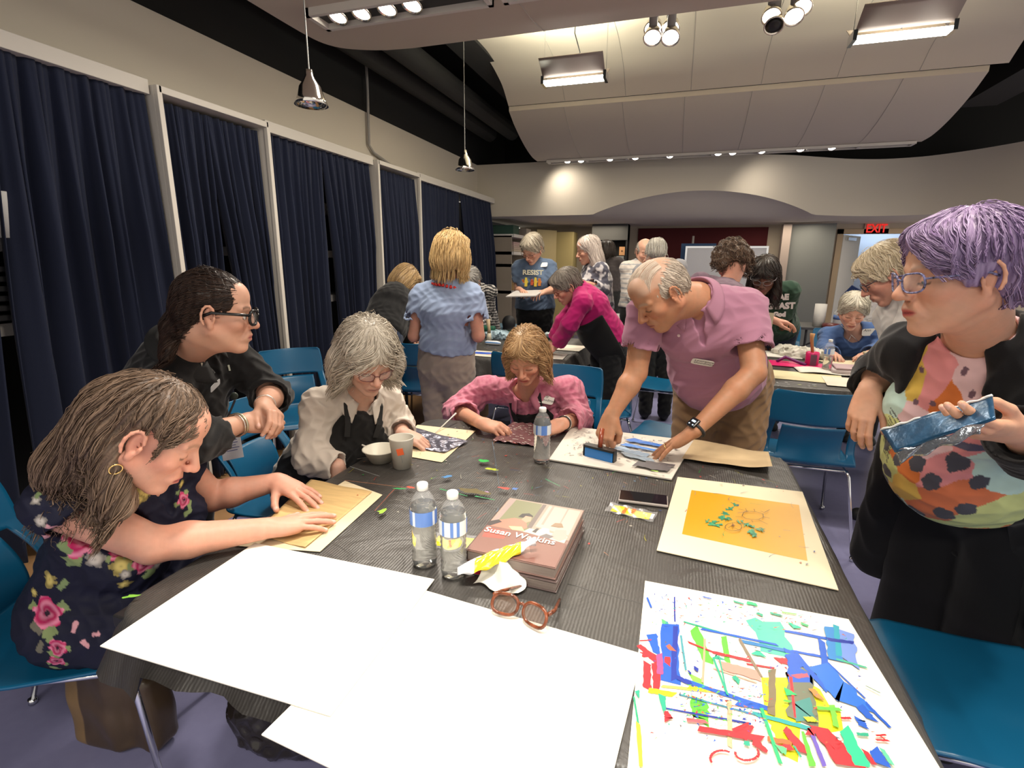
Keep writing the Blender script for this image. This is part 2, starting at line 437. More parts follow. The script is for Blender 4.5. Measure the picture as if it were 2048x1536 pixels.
def hand(S, w, X, Z, m, pose='relax', s=1.0, tips=None, thick=1.0):
    w = np.array(w, float); X = nrm(X); Z = np.array(Z, float); Z = nrm(Z - X * (Z @ X)); Y = np.cross(Z, X) * m
    A = np.stack([X, Y, Z], 1); po = POSES[pose] if isinstance(pose, str) else pose
    T = lambda p: w + A @ (np.array(p) * s)
    mcp = [(.088, .027, .001), (.091, .009, .004), (.087, -.0095, .002), (.078, -.026, -.002)]
    S.ec(T((-.012, 0, 0)), T((.022, 0, 0)), (.028 * s, .019 * s), (.03 * s, .017 * s), Y, .014)
    for i, c in enumerate(mcp):
        S.cone(T((.016, c[1] * .62, 0)), T((c[0] - .004, c[1], c[2] - .002)), .0145 * s * thick, .0112 * s * thick, .014)
    S.ell(T((.05, -.022, -.008)), np.array((.034, .013, .012)) * s, A, .014)
    S.ell(T((.045, .0, -.004)), np.array((.04, .028, .011)) * s, A, .014)
    R0 = (.0098, .0098, .0093, .0082)
    for i, (nm, c) in enumerate(zip(('idx', 'mid', 'rng', 'pnk'), mcp)):
        p = T(c); pit = 0; sp = math.radians(po['sp'][i]); r = R0[i] * s * thick
        for j, L in enumerate(FL[nm]):
            pit += math.radians(po['c'][i][j])
            d = A @ np.array([math.cos(pit) * math.cos(sp), math.sin(sp), -math.sin(pit) * math.cos(sp)])
            q = p + d * L * s; r2 = r * (.94 if j < 2 else .84)
            S.cone(p, q, r * (1.05 if j else 1), r2, .004 if j == 0 else .002); p = q; r = r2
        if tips is not None: tips.append((p, A @ np.array([math.sin(pit), 0, math.cos(pit)]), d))
    p = T((.02, .022, -.006)); r = .0165 * s
    for j, L in enumerate((.042, .032, .024)):
        d = A @ nrm(po['th'][j]); q = p + d * L * s; r2 = (.0125, .0108, .009)[j] * s
        S.cone(p, q, r, r2, .012 if j == 0 else .003); p = q; r = r2
    if tips is not None: tips.append((p, nrm(np.cross(d, np.cross(Z, d)) + Y * .5), d))

class Pose:
    """nb base of neck, pe pelvis, side the subject's right; elbows, wrists, knees, ankles are (right, left)"""
    def __init__(s, nb, pe, side, el=None, wr=None, kn=None, an=None, sw=.165, bend=0.0, shR=None, shL=None, sc=1.0):
        s.nb = np.array(nb, float); s.pe = np.array(pe, float); up = nrm(s.nb - s.pe)
        s.side = nrm(np.array(side, float) - up * (np.array(side) @ up)); s.up = up; s.fr = np.cross(up, s.side)
        L = np.linalg.norm(s.nb - s.pe); s.L = L; s.sc = sc
        s.ch = s.nb - up * .15 * sc - s.fr * bend * .8; s.wa = s.pe + up * (L - .15) * .42 - s.fr * bend
        s.sh = [np.array(shR, float) if shR is not None else s.nb - up * .045 + s.side * sw,
                np.array(shL, float) if shL is not None else s.nb - up * .045 - s.side * sw]
        s.el = [np.array(e, float) for e in el] if el else None
        s.wr = [np.array(e, float) for e in wr] if wr else None
        s.kn = kn and [np.array(e, float) for e in kn]; s.an = an and [np.array(e, float) for e in an]
    def torso(s, S, i=0.0, fat=1.0, bust=0.0, belly=0.0, k=.03, low=True):
        f = fat * s.sc; a = lambda w, d: (w * f + i, d * f + i)
        if low: S.ec(s.pe, s.wa, a(.165, .118), a(.142, .108), s.side, k)
        S.ec(s.wa, s.ch, a(.142, .108), a(.152, .112), s.side, k)
        S.ec(s.ch, s.nb - s.up * .075, a(.152, .112), a(.125, .08), s.side, k)
        S.ec(s.nb - s.up * .07, s.nb - s.up * .012, a(.105, .07), a(.06, .052), s.side, k)
        for q in s.sh:
            d = q - s.nb
            S.cone(s.nb - s.up * .035 + d * .25, q, .05 * s.sc + i, .05 * s.sc + i, k)
            S.cone(s.nb + s.up * .008, q - d * .12 + s.up * .012, .034 + i, .032 + i, k)
        if bust:
            for m in (-1, 1): S.ell(s.ch - s.up * .055 + s.fr * (.085 * f) + s.side * m * .075, np.array((.07, .06, .065)) * (.8 + bust * .5) + i, np.stack([s.side, s.fr, s.up], 1), .035)
        if belly: S.ell(s.wa + s.fr * (.045 + .03 * belly) * f - s.up * .03, np.array((.14, .1, .13)) * (.85 + .2 * belly) + i, np.stack([s.side, s.fr, s.up], 1), .05)
    def arm(s, S, j, i=0.0, thick=1.0, t0=0, k=.012):
        S.cone(s.sh[j], s.el[j], .047 * thick + i, .039 * thick + i, .02)
        m = s.el[j] + (s.wr[j] - s.el[j]) * .3
        S.cone(s.el[j], m, .038 * thick + i, .0385 * thick + i, .012); S.cone(m, s.wr[j], .0385 * thick + i, .0255 * (1 + thick) / 2 + i, .015)
    def sleeve(s, S, j, i=.01, end=None, thick=1.0, flare=0.0, hollow=True, drape=0.0):
        """end: fraction along upper arm (<1) or 1 + fraction along forearm"""
        r0, r1, r2 = .047 * thick + i, .04 * thick + i, .029 * thick + i
        sh, el, wr = s.sh[j], s.el[j], s.wr[j]
        if end <= 1:
            e = sh + (el - sh) * end; ax = nrm(el - sh); rr = r0 + (r1 - r0) * end + flare
            S.cap(sh, e, r0 + .004, rr, .03)
            if hollow: S.cone(e - ax * .02, e + ax * .1, rr - .006, rr, .003, 's')
        else:
            t = end - 1; e = el + (wr - el) * t; ax = nrm(wr - el); rr = r1 + (r2 - r1) * t + flare
            S.cone(sh, el, r0, r1 + flare * .5, .03)
            if drape: S.ell((sh + el) / 2 - np.array((0, 0, drape)), (.05, .05, .06), None, .05)
            S.cap(el, e, r1 + flare * .5, rr, .025)
            if hollow: S.cone(e - ax * .015, e + ax * .1, rr - .006, rr, .003, 's')
        return e, ax, rr

def smesh(S, h, name, m, parent, colf=None, col=None, smooth=1):
    V, Q = S.mesh(h)
    if colf is not None: C = colf(V)
    else:
        C = np.ones((len(V), 3)) * np.array(col); C *= (1 + .06 * vnoise(V, 30))[:, None]
    return npobj(name, V, Q, m, parent, col=np.clip(C, 0, 1)), V

def skincol(skin, V, heads=None, tips=(), mott=.1):
    C = np.ones((len(V), 3)) * np.array(skin)
    n = vnoise(V, 55, 2); n2 = vnoise(V, 170, 5)
    C *= (1 + mott * .5 * n + mott * .35 * n2)[:, None]; C[:, 1] *= 1 - mott * .5 * np.clip(n, -1, 1); C[:, 2] *= 1 - mott * .7 * np.clip(n, -1, 1)
    for p, nz, d in tips:
        q = V - (p - d * .002); a = q @ nz; on = (np.linalg.norm(q - a[:, None] * nz, axis=1) < .0062) & (a > .002) & (a < .014)
        C[on] = np.array(skin) * .4 + np.array((.78, .5, .44)) * .6
    return C

# ---- hair
def hair_prims(H, style, vol=1.0):
    S = Sdf(); E = lambda *a, **k: H.ell(S, *a, **k)
    v = vol
    if style == 'bob':
        E((0, -.018, .04), (.088 * v, .106, .09), .01)
        for m in (-1, 1): E((m * .078 * v, -.012, -.03), (.028, .058, .078), .02)
        E((0, -.075, -.03), (.085 * v, .05, .085), .03)
        E((0, .05, .082), (.066, .04, .026), .02)
        E((0, .098, -.05), (.067, .076, .107), .012, 's')
    elif style == 'fluffy':
        E((0, -.02, .04), (.1 * v, .115, .098), .01)
        for m in (-1, 1): E((m * .094 * v, -.008, -.035), (.036, .066, .075), .025)
        E((0, -.09, -.03), (.09 * v, .055, .09), .03)
        E((.03, .058, .072), (.062, .042, .034), .03)
        E((-.004, .1, -.055), (.066, .076, .104), .012, 's')
    elif style == 'short':
        E((0, -.018, .042), (.086 * v, .108, .088), .01)
        E((0, -.065, -.012), (.074 * v, .052, .062), .02)
        E((0, .052, .082), (.062, .038, .026), .02)
        for m in (-1, 1): E((m * .07, .008, .01), (.018, .036, .034), .012)
        E((0, .1, -.045), (.06, .07, .1), .012, 's')
        for m in (-1, 1): E((m * .09, -.008, -.028), (.022, .024, .036), .006, 's')
    elif style == 'long':
        E((0, -.018, .04), (.086 * v, .104, .088), .01)
        for m in (-1, 1):
            E((m * .076 * v, -.03, -.05), (.026, .052, .1), .02)
            E((m * .07 * v, -.03, -.14), (.04, .05, .08), .04)
        E((0, -.07, -.08), (.085 * v, .048, .15), .03)
        E((0, .1, -.05), (.066, .074, .105), .012, 's')
    elif style == 'crown':
        E((0, -.016, .036), (.083 * v, .1, .085), .01)
        E((0, -.06, -.03), (.074, .05, .075), .02)
        E((0, .102, -.045), (.078, .08, .112), .01, 's')
    elif style == 'slick':
        E((0, -.016, .038), (.0795, .1, .085), .01)
        E((0, -.07, -.02), (.06, .045, .06), .03)
        E((0, -.105, -.055), (.03, .03, .035), .02)
        H.cone(S, (0, -.11, -.07), (0, -.12, -.15), .024, .018, .02)
        E((0, .115, -.035), (.074, .08, .1), .01, 's')
        for m in (-1, 1): E((m * .09, .02, -.035), (.03, .052, .045), .008, 's')
    elif style == 'curly':
        E((0, -.02, .045), (.1 * v, .115, .095), .01)
        E((0, -.07, -.02), (.088 * v, .06, .08), .03)
        for m in (-1, 1): E((m * .075, -.005, -.01), (.034, .055, .06), .02)
        E((0, .1, -.05), (.055, .07, .1), .012, 's')
    elif style == 'bangs':
        E((0, -.018, .04), (.09 * v, .108, .09), .01)
        E((0, .064, .045), (.06, .036, .034), .015)
        for m in (-1, 1):
            E((m * .08 * v, -.012, -.05), (.024, .05, .1), .02)
            E((m * .075 * v, .01, -.14), (.035, .045, .08), .03)
        E((0, -.07, -.08), (.085 * v, .048, .13), .03)
        E((0, .105, -.06), (.064, .072, .088), .01, 's')
    elif style == 'fringe':                                # thin grey hair around a bald crown
        E((0, -.02, .025), (.0795, .095, .078), .01)
        E((0, -.06, -.01), (.068, .05, .055), .02)
        E((0, .06, .062), (.062, .118, .075), .02, 's', rx=-.05)
        E((0, .09, -.03), (.072, .09, .1), .012, 's')
        for m in (-1, 1): E((m * .09, -.006, -.03), (.024, .026, .04), .008, 's')
    return S
def flow(H, style, part=.0, wave=0.0):
    crown = np.array([part, {'slick': .09, 'bob': .02, 'fluffy': .0, 'fringe': .06}.get(style, -.02), .125])
    dn = H.R.T @ np.array([0, 0, -1.0])
    def f(L):
        if style == 'slick':
            d = np.zeros_like(L); d[:, 1] = -1; d[:, 2] = -.25 - 1.2 * np.clip(-L[:, 1] - .04, 0, .1) * 8; d[:, 0] = -L[:, 0] * 5 * (L[:, 1] < 0); return d
        if style == 'fringe':
            d = np.zeros_like(L); d[:, 1] = -.6; d[:, 2] = -1; return d
        d = L - crown; d[:, 2] *= .4; d /= np.linalg.norm(d, axis=1)[:, None] + 1e-6
        w = np.clip((.12 - L[:, 2]) * 7, 0, 2)[:, None]
        d = d * (1.2 - .5 * np.clip(w, 0, 1)) + dn * w * .55 + np.array([0, 0, -1]) * w * .55
        fr = np.clip(L[:, 1] * 30, 0, 1) * np.clip((.125 - L[:, 2]) * 30, 0, 1); d[:, 0] += fr * (1.3 * np.tanh((L[:, 0] - part) * 60)); d[:, 1] -= fr * .55
        if wave: d[:, 0] += wave * np.sin(L[:, 2] * 90 + L[:, 1] * 40); d[:, 1] += wave * np.cos(L[:, 2] * 80 + L[:, 0] * 40)
        return d
    return f
FZ = dict(crown=(.066, .10, -.03, .025), bob=(.060, .086, -.030, .03), fluffy=(.060, .086, -.030, .03), short=(.058, .088, -.034, .03), long=(.056, .09, -.036, .03), slick=(.07, .085, -.025, .02), bangs=(.054, .08, -.05, .03), curly=(.056, .09, -.034, .03), fringe=(.072, .10, -.02, .03))
def make_hair(parent, H, style, c1, c2=None, vol=1.0, n=900, h=.004, part=0.0, wave=0.0, fly=.004, rad=.0009, extra=None, K=13, curl=0, seed=1, name='hair', step=.011, ear=False):
    rs = np.random.RandomState(seed); c1 = np.array(c1); c2 = np.array(c2 if c2 is not None else c1 * .5)
    S = hair_prims(H, style, vol)
    if extra: extra(S)
    if curl: S.noise = folds(curl, .009, seed)
    else:
        def ns(P):
            L = (P - H.p.astype(F32)) @ H.R.astype(F32); az = np.arctan2(L[..., 0], L[..., 1] + F32(.03))
            return (F32(.0016) * np.sin(az * 21 + 2 * np.sin(L[..., 2] * 40)) + F32(.0012) * np.sin(az * 43 + 9 * L[..., 2])).astype(F32)
        S.noise = ns
    V, Q = S.mesh(h)
    L = H.loc(V); az = np.arctan2(L[:, 0], L[:, 1] + .03)
    t = .5 + .25 * np.sin(az * 34 + 3 * np.sin(L[:, 2] * 25)) + .25 * np.sin(az * 77 + L[:, 2] * 50)
    if curl: t = .5 + .5 * vnoise(V, curl * 1.4, seed)
    t = np.clip(t, 0, 1)[:, None]; C = (c2 * (1 - t) + c1 * t) * .92
    VV = [V]; QQ = [Q]; CC = [C]; base = len(V)
    if n:
        P = V[rs.randint(0, len(V), n)] + rs.normal(0, .003, (n, 3)); fl = flow(H, style, part, wave)
        off = rs.uniform(-.001, fly, n) ; pts = []; nr = []
        for k in range(K):
            e = 1e-3; f0 = S.eval(P); g = np.stack([S.eval(P + np.eye(3)[i] * e) - f0 for i in range(3)], 1) / e
            g /= np.linalg.norm(g, axis=1)[:, None] + 1e-6
            free = ((g @ np.array([0, 0, -1.0])) > .55)
            P = P - np.where(free[:, None], 0, g * np.clip(f0 - off - (k / K) ** 3 * fly * rs.rand(n), -.01, .01)[:, None])
            pts.append(P.copy()); nr.append(g)
            d = fl(H.loc(P)) @ H.R.T; d = d - g * np.sum(d * g, 1)[:, None] * np.where(free, .2, 1)[:, None]
            if curl: d = d + .9 * np.stack([np.sin(k * 1.3 + rs.rand(n) * 6), np.cos(k * 1.7 + rs.rand(n) * 6), np.sin(k * 1.1 + rs.rand(n) * 6)], 1)
            d += rs.normal(0, .10, (n, 3)); d /= np.linalg.norm(d, axis=1)[:, None] + 1e-6
            P = P + d * step * np.where(free, .5, 1)[:, None]
        pts = np.stack(pts, 1); nr = np.stack(nr, 1)
        LL = H.loc(pts.reshape(-1, 3)).reshape(n, K, 3); fz = FZ.get(style, (.056, .088, -.034, .03))
        bad = ((LL[..., 0] / fz[0]) ** 2 + ((LL[..., 2] - fz[2]) / fz[1]) ** 2 < 1) & (LL[..., 1] > fz[3])
        bad |= (LL[..., 2] < -.01) & (LL[..., 1] > .062) | ((style == 'short' or style == 'fringe') & ((LL[..., 2] < -.075) | ((LL[..., 2] < -.005) & (LL[..., 1] > -.005) & (LL[..., 1] < .1))))
        if ear: bad |= (np.abs(LL[..., 0]) > .05) & (LL[..., 1] > -.034) & (LL[..., 1] < .026) & (LL[..., 2] > -.06) & (LL[..., 2] < .022)
        dead = np.cumsum(bad, 1) > 0
        for k in range(1, K): pts[:, k] = np.where(dead[:, k][:, None], pts[:, k - 1], pts[:, k])
        keep = ~dead[:, 1]; pts = pts[keep]; nr = nr[keep]; n = int(keep.sum())
        tg = np.gradient(pts, axis=1); tg /= np.linalg.norm(tg, axis=2, keepdims=True) + 1e-9
        sd = np.cross(tg, nr); sd /= np.linalg.norm(sd, axis=2, keepdims=True) + 1e-9
        rr = (rad * np.sin(np.linspace(.5, 3.0, K)) ** .7)[None, :, None]
        ring = np.stack([pts + rr * 1.3 * sd, pts + rr * nr, pts - rr * 1.3 * sd, pts - rr * .6 * nr], 2)
        idx = np.arange(n * K * 4).reshape(n, K, 4) + base
        q = np.stack([idx[:, :-1], np.roll(idx[:, :-1], -1, 2), np.roll(idx[:, 1:], -1, 2), idx[:, 1:]], -1).reshape(-1, 4)
        tt = rs.rand(n, 1, 1, 1); cs = (c2 * (1 - tt) + c1 * tt) * rs.uniform(.85, 1.3, (n, 1, 1, 1))
        VV.append(ring.reshape(-1, 3)); QQ.append(q); CC.append(np.broadcast_to(cs, (n, K, 4, 3)).reshape(-1, 3))
    return npobj(name, np.concatenate(VV), np.concatenate(QQ), HAIRM, parent, col=np.clip(np.concatenate(CC), 0, 1))

def glasses_on(parent, H, col=(.02, .02, .02), r=.0016, w=.024, hh=.018, lens=True, yo=0.0, zo=0.0, cat=0.0, name='glasses'):
    b = MB(); m = flat(col, .25)
    for s_ in (-1, 1):
        pts = []
        for i in range(20):
            t = 2 * math.pi * i / 20; c, s = math.cos(t), math.sin(t)
            x = w * math.copysign(abs(c) ** .7, c); z = hh * math.copysign(abs(s) ** .8, s)
            if cat: z += cat * max(0, c) * (.5 + .5 * s)
            X = s_ * (.033 + x); pts.append(H.T(X, .1 + yo - (X * X) * 4.2, z - .002 + zo))
        b.tube(pts, r, 6, closed=True)
        e = s_ * (.033 + w); b.tube([H.T(e, .1 + yo - e * e * 4.2, .006 + zo), H.T(s_ * .076, .065, .006 + zo), H.T(s_ * .084, .0, .004 + zo * .3), H.T(s_ * .08, -.02, -.006)], r * 1.1, 6)
    b.tube([H.T(-.01, .1 + yo, .002 + zo), H.T(0, .103 + yo, .006 + zo), H.T(.01, .1 + yo, .002 + zo)], r, 6)
    o = b.build(name, m, parent, smooth=True)
    if lens:
        l = MB()
        for s_ in (-1, 1):
            pts = []
            for i in range(20):
                t = 2 * math.pi * i / 20; c, s = math.cos(t), math.sin(t)
                X = s_ * (.033 + w * math.copysign(abs(c) ** .7, c)); pts.append(H.T(X, .1 + yo - X * X * 4.2, hh * math.copysign(abs(s) ** .8, s) - .002 + zo))
            l.poly(pts)
        l.build('lens', LENS, o)
    return o
LENS = film('lens_glass', (.75, .8, .85), .12, .05)
def eye_balls(parent, H, iris=(.12, .08, .05), look=(0, 0), r=.0135):
    for m in (-1, 1):
        c = H.T(m * .031, .0705, -.001); d = H.R @ nrm((look[0], 1, look[1]))
        b = MB(); R = hframe(d)
        R3 = np.stack([R[:, 0], -R[:, 2], R[:, 1]], 1)
        prof = [(r * math.sin(a), r * math.cos(a)) for a in np.linspace(0.001, 3.14, 14)]
        for i in range(13):
            b.lathe([prof[i], prof[i + 1]], 14, c, R3, col=(.01, .01, .01) if i < 1 else (iris if i < 2 else (.75, .72, .68)))
        b.build('eye', mat('eye', rough=.15, attr=True, spec=.6), parent, smooth=True)
def ring(parent, c, ax, r, t, m, name):
    b = MB(); d, s, u = frame(ax)
    b.tube([c + r * (math.cos(a) * s + math.sin(a) * u) for a in np.linspace(0, 2 * math.pi, 20, endpoint=False)], t, 6, closed=True)
    return b.build(name, m, parent, smooth=True)
def name_tag(parent, c, x, nz, lines, w=.085, h=.055, size=.017, name='name_tag', blank=(.82, .81, .74)):
    x = nrm(x); z = nrm(np.array(nz) - x * (np.array(nz) @ x)); y = np.cross(z, x)
    b = MB(); n = 8
    cor = []
    for i in range(24):
        t = 2 * math.pi * i / 24; cx = math.copysign(abs(math.cos(t)) ** .35, math.cos(t)); cy = math.copysign(abs(math.sin(t)) ** .35, math.sin(t))
        cor.append(c + x * w / 2 * cx + y * h / 2 * cy)
    b.poly(cor, .0012, nv=z); o = b.build(name, flat(blank, .7), parent)
    for i, l in enumerate(lines):
        text(l, size, mtx(c - x * w * .4 + y * (h * .12 - i * h * .36) + z * .0016, x, y, z), flat((.02, .02, .02)), 'lettering', o, .0001, shear=.2)
    return o
# ---------------------------------------------------------------- the room
def struct(o): o['kind'] = 'structure'; return o
M_WALL = mat('painted_wall', (.67, .605, .50), .85, bump=.05, bscale=90)
M_TRIM = mat('painted_trim', (.66, .62, .55), .6)
M_BLK = mat('black_ceiling', (.006, .0055, .005), .9, bump=.2, bscale=3)
M_PANEL = mat('ceiling_panel', (.56, .485, .39), .7)
M_CURT = mat('curtain_cloth', (.006, .011, .034), .9, bump=.3, bscale=700, sheen=.05)
M_SHELF = mat('shelf_white', (.72, .69, .66), .5)
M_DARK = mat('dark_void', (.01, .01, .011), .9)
M_CHROME = mat('chrome', (.75, .76, .78), .12, metal=1)
M_BLKM = mat('black_metal', (.012, .012, .013), .4)
M_WOODT = mat('tan_floor', (.47, .27, .13), .45, var=.12, vscale=3)
XL, XC, YS, YB = -3.2, -2.9, 8.0, 10.6
ZT, ZB = 2.94, 2.17

# floor: grey lavender vinyl with tan fields whose borders swing in curves
def floor_mat():
    m = bpy.data.materials.new('floor_vinyl'); m.use_nodes = True; t = m.node_tree; b = t.nodes['Principled BSDF']
    tc = N(t, 'ShaderNodeTexCoord'); n = N(t, 'ShaderNodeTexNoise', i_Scale=30.0, i_Detail=4.0); t.links.new(tc.outputs['Object'], n.inputs['Vector'])
    r = N(t, 'ShaderNodeValToRGB'); r.color_ramp.elements[0].color = (.225, .225, .40, 1); r.color_ramp.elements[1].color = (.27, .27, .46, 1)
    t.links.new(n.outputs['Fac'], r.inputs['Fac']); t.links.new(r.outputs['Color'], b.inputs['Base Color']); b.inputs['Roughness'].default_value = .38
    return m
b = MB(); b.bx(-3.4, 6, -3, 12.5, -.1, 0); f = b.build('floor', floor_mat()); struct(f)
b = MB()
pts = [(-3.2, .2)] + [(-2.28 + .13 * math.sin(y * 2.3), y) for y in np.linspace(.2, 3.2, 24)] + [(-2.2, 3.6), (-2.0, 4.6), (-2.6, 5.0), (-3.2, 5.0)]
b.poly([(x, y, .0004) for x, y in pts], .0016)
pts = [(1.75 + .12 * math.sin(y * 2), y) for y in np.linspace(.6, 3.0, 16)] + [(4, 3.4), (4, .6)]
b.poly([(x, y, .0004) for x, y in pts], .0016)
struct(b.build('trim_floor_inlay', M_WOODT))
# ceiling: black slab high above, black upper walls
b = MB(); b.bx(-3.4, 6, -3, 12.5, 3.95, 4.0); struct(b.build('ceiling', M_BLK))
b = MB(); b.bx(XL - .12, XL - .03, -3, 9.5, ZT, 3.95); b.bx(-3.4, 6, 9.4, 9.5, ZT, 3.95); struct(b.build('trim_black_upper', M_BLK))
DUCT = mat('duct_black', (.012, .011, .01), .7)
for x, l in ((-2.95, 'round black duct closest to the left wall'), (-2.6, 'second round black duct from the left wall')):
    b = MB(); b.tube([(x, -1, 3.35), (x, 7.9, 3.35)], .11, 12); tag(b.build('ceiling_duct', DUCT, smooth=True), l, 'duct')
b = MB(); b.bx(-2.35, -2.05, 3, 7.6, 3.5, 3.95); tag(b.build('ceiling_duct', DUCT), 'square black duct left of the curved ceiling panels', 'duct')
b = MB(); b.bx(2.9, 3.3, 2, 8, 3.3, 3.95); tag(b.build('ceiling_duct', DUCT), 'square black duct right of the curved ceiling panels', 'duct')
t = thing('ceiling_grille', 'dark slatted grille at the upper right above the fascia', 'vent', (3.5, 5.4, 3.24))
for k in range(22): b = MB(); b.bx(-.37, .4, -.8 + k * .07, -.785 + k * .07, 0, .02); b.build('slat', mat('grille', (.02, .018, .016), .6) if k == 0 else DUCT, t)
# left wall above the curtains, behind the shelves and below
b = MB(); b.bx(XL - .12, XL, -3, 8.1, 2.42, ZT); struct(b.build('wall_left', M_WALL))
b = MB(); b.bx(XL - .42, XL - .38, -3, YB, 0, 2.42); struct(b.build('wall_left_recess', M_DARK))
b = MB(); b.bx(XL - .42, XL, -3, 8.1, 2.42, 2.45); struct(b.build('trim_recess_top', M_TRIM))
bays = [(-.6, 2.387, 0), (2.387, 3.2, 1), (3.2, 4.6, 0), (4.6, 5.44, 1), (5.44, 7.98, 0)]
b = MB()
for y0, y1, p in bays:
    x1 = XC + (.05 if p else .0); zt = 2.435 if not p else 2.41
    if p:
        b.bx(XL, x1, y0, y1, 2.372, zt); b.bx(x1 - .03, x1, y0 - .012, y0 + .018, 0, zt); b.bx(x1 - .03, x1, y1 - .018, y1 + .012, 0, zt)
        b.bx(XL - .3, x1 - .03, y0 - .012, y0 + .012, 0, zt); b.bx(XL - .3, x1 - .03, y1 - .012, y1 + .012, 0, zt)
    else:
        b.bx(XL, x1 + .004, y0 + .02, y1 - .02, 2.36, zt)
struct(b.build('trim_curtain_frame', M_TRIM, bevel=.003))
def curtain(y0t, y1t, y0b, y1b, x, zt, label, seed, zb=.03, nf=9, lean=0):
    rs = np.random.RandomState(seed); ph = rs.rand(6) * 6; nu, nv = 130, 40
    u = np.linspace(0, 1, nu + 1)[:, None]; v = np.linspace(0, 1, nv + 1)[None, :]
    y = (y0t + (y1t - y0t) * u) * (1 - v) + (y0b + (y1b - y0b) * u) * v
    a = .012 + .03 * np.clip(v * 3, 0, 1) ; fz = nf * 2 * math.pi
    w = np.sin(u * fz + ph[0] + .8 * np.sin(u * 9 + ph[1]) + v * .7) + .5 * np.sin(u * fz * 1.7 + ph[2] + v * 1.3) * (1 - .5 * v) + .35 * np.sin(u * fz * 3.3 + ph[3]) * (1 - v) ** 2
    X = x + a * w + .01 * np.sin(v * 5 + ph[4]); Z = zt + (zb - zt) * v + 0 * u; yy = y + .02 * np.cos(u * fz + ph[0]) * np.clip(v * 2, 0, 1)
    V = np.stack([X, yy, Z], -1).reshape(-1, 3)
    i = np.arange(nu)[:, None] * (nv + 1) + np.arange(nv)[None, :]; Q = np.stack([i, i + nv + 1, i + nv + 2, i + 1], -1).reshape(-1, 4)
    o = npobj('curtain', V, Q, M_CURT); md = o.modifiers.new('s', 'SOLIDIFY'); md.thickness = .004
    return tag(o, label, 'curtain', 'navy curtains along the left wall')
curtain(.35, 1.60, .2, 1.42, XC - .06, 2.36, 'navy curtain at the far left edge, left of the open shelf gap', 1)
curtain(1.655, 2.36, 1.53, 2.42, XC - .05, 2.37, 'wide navy curtain between the shelf gap and the first white post', 2, nf=7)
curtain(2.41, 2.765, 2.41, 2.66, XC - .03, 2.35, 'navy curtain just right of the first white post', 3, nf=6)
curtain(2.75, 3.19, 2.92, 3.19, XC - .03, 2.35, 'navy curtain left of the second white post', 4, nf=7)
curtain(3.23, 3.87, 3.23, 3.80, XC - .05, 2.36, 'navy curtain just right of the second white post', 5, nf=8)
curtain(3.88, 4.57, 4.05, 4.58, XC - .05, 2.36, 'navy curtain left of the third white post', 6, nf=9)
curtain(4.63, 5.42, 4.62, 5.42, XC - .03, 2.35, 'narrow navy curtain between the third and fourth white posts', 7, nf=11)
curtain(5.47, 6.68, 5.47, 6.5, XC - .05, 2.36, 'navy curtain right of the fourth white post', 8, nf=16)
curtain(6.70, 7.9, 7.15, 8.35, XC - .05, 2.36, 'farthest navy curtain, pulled aside beside the white shelves', 9, nf=13)
# shelving behind the curtains: one shelf unit per bay
def shelf_unit(y0, y1, label):
    t = thing('storage_shelf', label, 'shelf', (XL - .1, (y0 + y1) / 2, 0), group=None); t2 = (y1 - y0) / 2
    for z in (1.13, 1.53, 1.94):
        b = MB(); b.bx(-.26, .2, -t2, t2, z - .03, z + .03); b.build('shelf_board', M_SHELF, t)
    for s_ in (-1, 1):
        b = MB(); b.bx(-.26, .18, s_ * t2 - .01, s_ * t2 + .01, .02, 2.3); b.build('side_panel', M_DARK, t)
shelf_unit(.9, 2.34, 'white shelves seen through the gap in the leftmost curtains')
shelf_unit(2.44, 3.15, 'white shelf edges glimpsed between the curtains of the second bay')
shelf_unit(3.26, 4.55, 'white shelf edges glimpsed between the curtains of the third bay')
shelf_unit(5.5, 7.0, 'white shelf edges glimpsed through the slit in the last curtain bay')
p = WX(0, 270, -3.05); b = MB(); b.bx(-3.3, -3.0, 1.5, 1.66, 1.97, 2.14); tag(b.build('storage_box', flat((.45, .33, .02)), bevel=.005), 'yellow box on the top shelf at the far left edge', 'box')
b = MB(); b.lathe([(.045, 0), (.06, .2), (.06, .205), (.05, .2)], 20, (-3.03, 1.63, 1.56)); tag(b.build('paper_cup_stack', flat((.6, .6, .58)), smooth=True), 'tall pale cup on the middle shelf by the left edge', 'cup')
b = MB()
for i in range(6): b.bx(-3.3, -3.03, 1.45, 1.72, 1.18 + i * .045, 1.205 + i * .045)
tag(b.build('stacked_trays', flat((.03, .03, .035)), bevel=.003), 'dark stacked trays on the lower shelf behind the leftmost curtains', 'tray')

# fascia of the dropped back part: swings in plan, with an arched opening
fx = [-3.35, -2.2, -1.0, .08, 1.1, 1.75, 2.26, 2.77, 3.27, 3.76, 4.4]; fy = [7.99, 8.0, 7.99, 8.12, 8.3, 8.72, 9.03, 9.1, 8.9, 8.28, 7.2]
from bisect import bisect
def fY(x):
    t = np.interp(x, fx, fy); return float(np.mean([np.interp(x + d, fx, fy) for d in (-.3, -.2, -.1, 0, .1, .2, .3)]))
def fB(x):
    a = (x + 1.36) / (1.68 + 1.36)
    return ZB + (.31 * math.sin(math.pi * a) ** .85 if 0 < a < 1 else 0)
b = MB(); nx = 110; xs = np.linspace(-3.32, 4.4, nx + 1)
b.grid(lambda u, v: (lambda x: (x, fY(x), fB(x) + (ZT - fB(x)) * v))(float(np.interp(u, np.linspace(0, 1, nx + 1), xs))), nx, 4)
struct(b.build('wall_back_fascia', M_WALL, smooth=True))
b = MB()
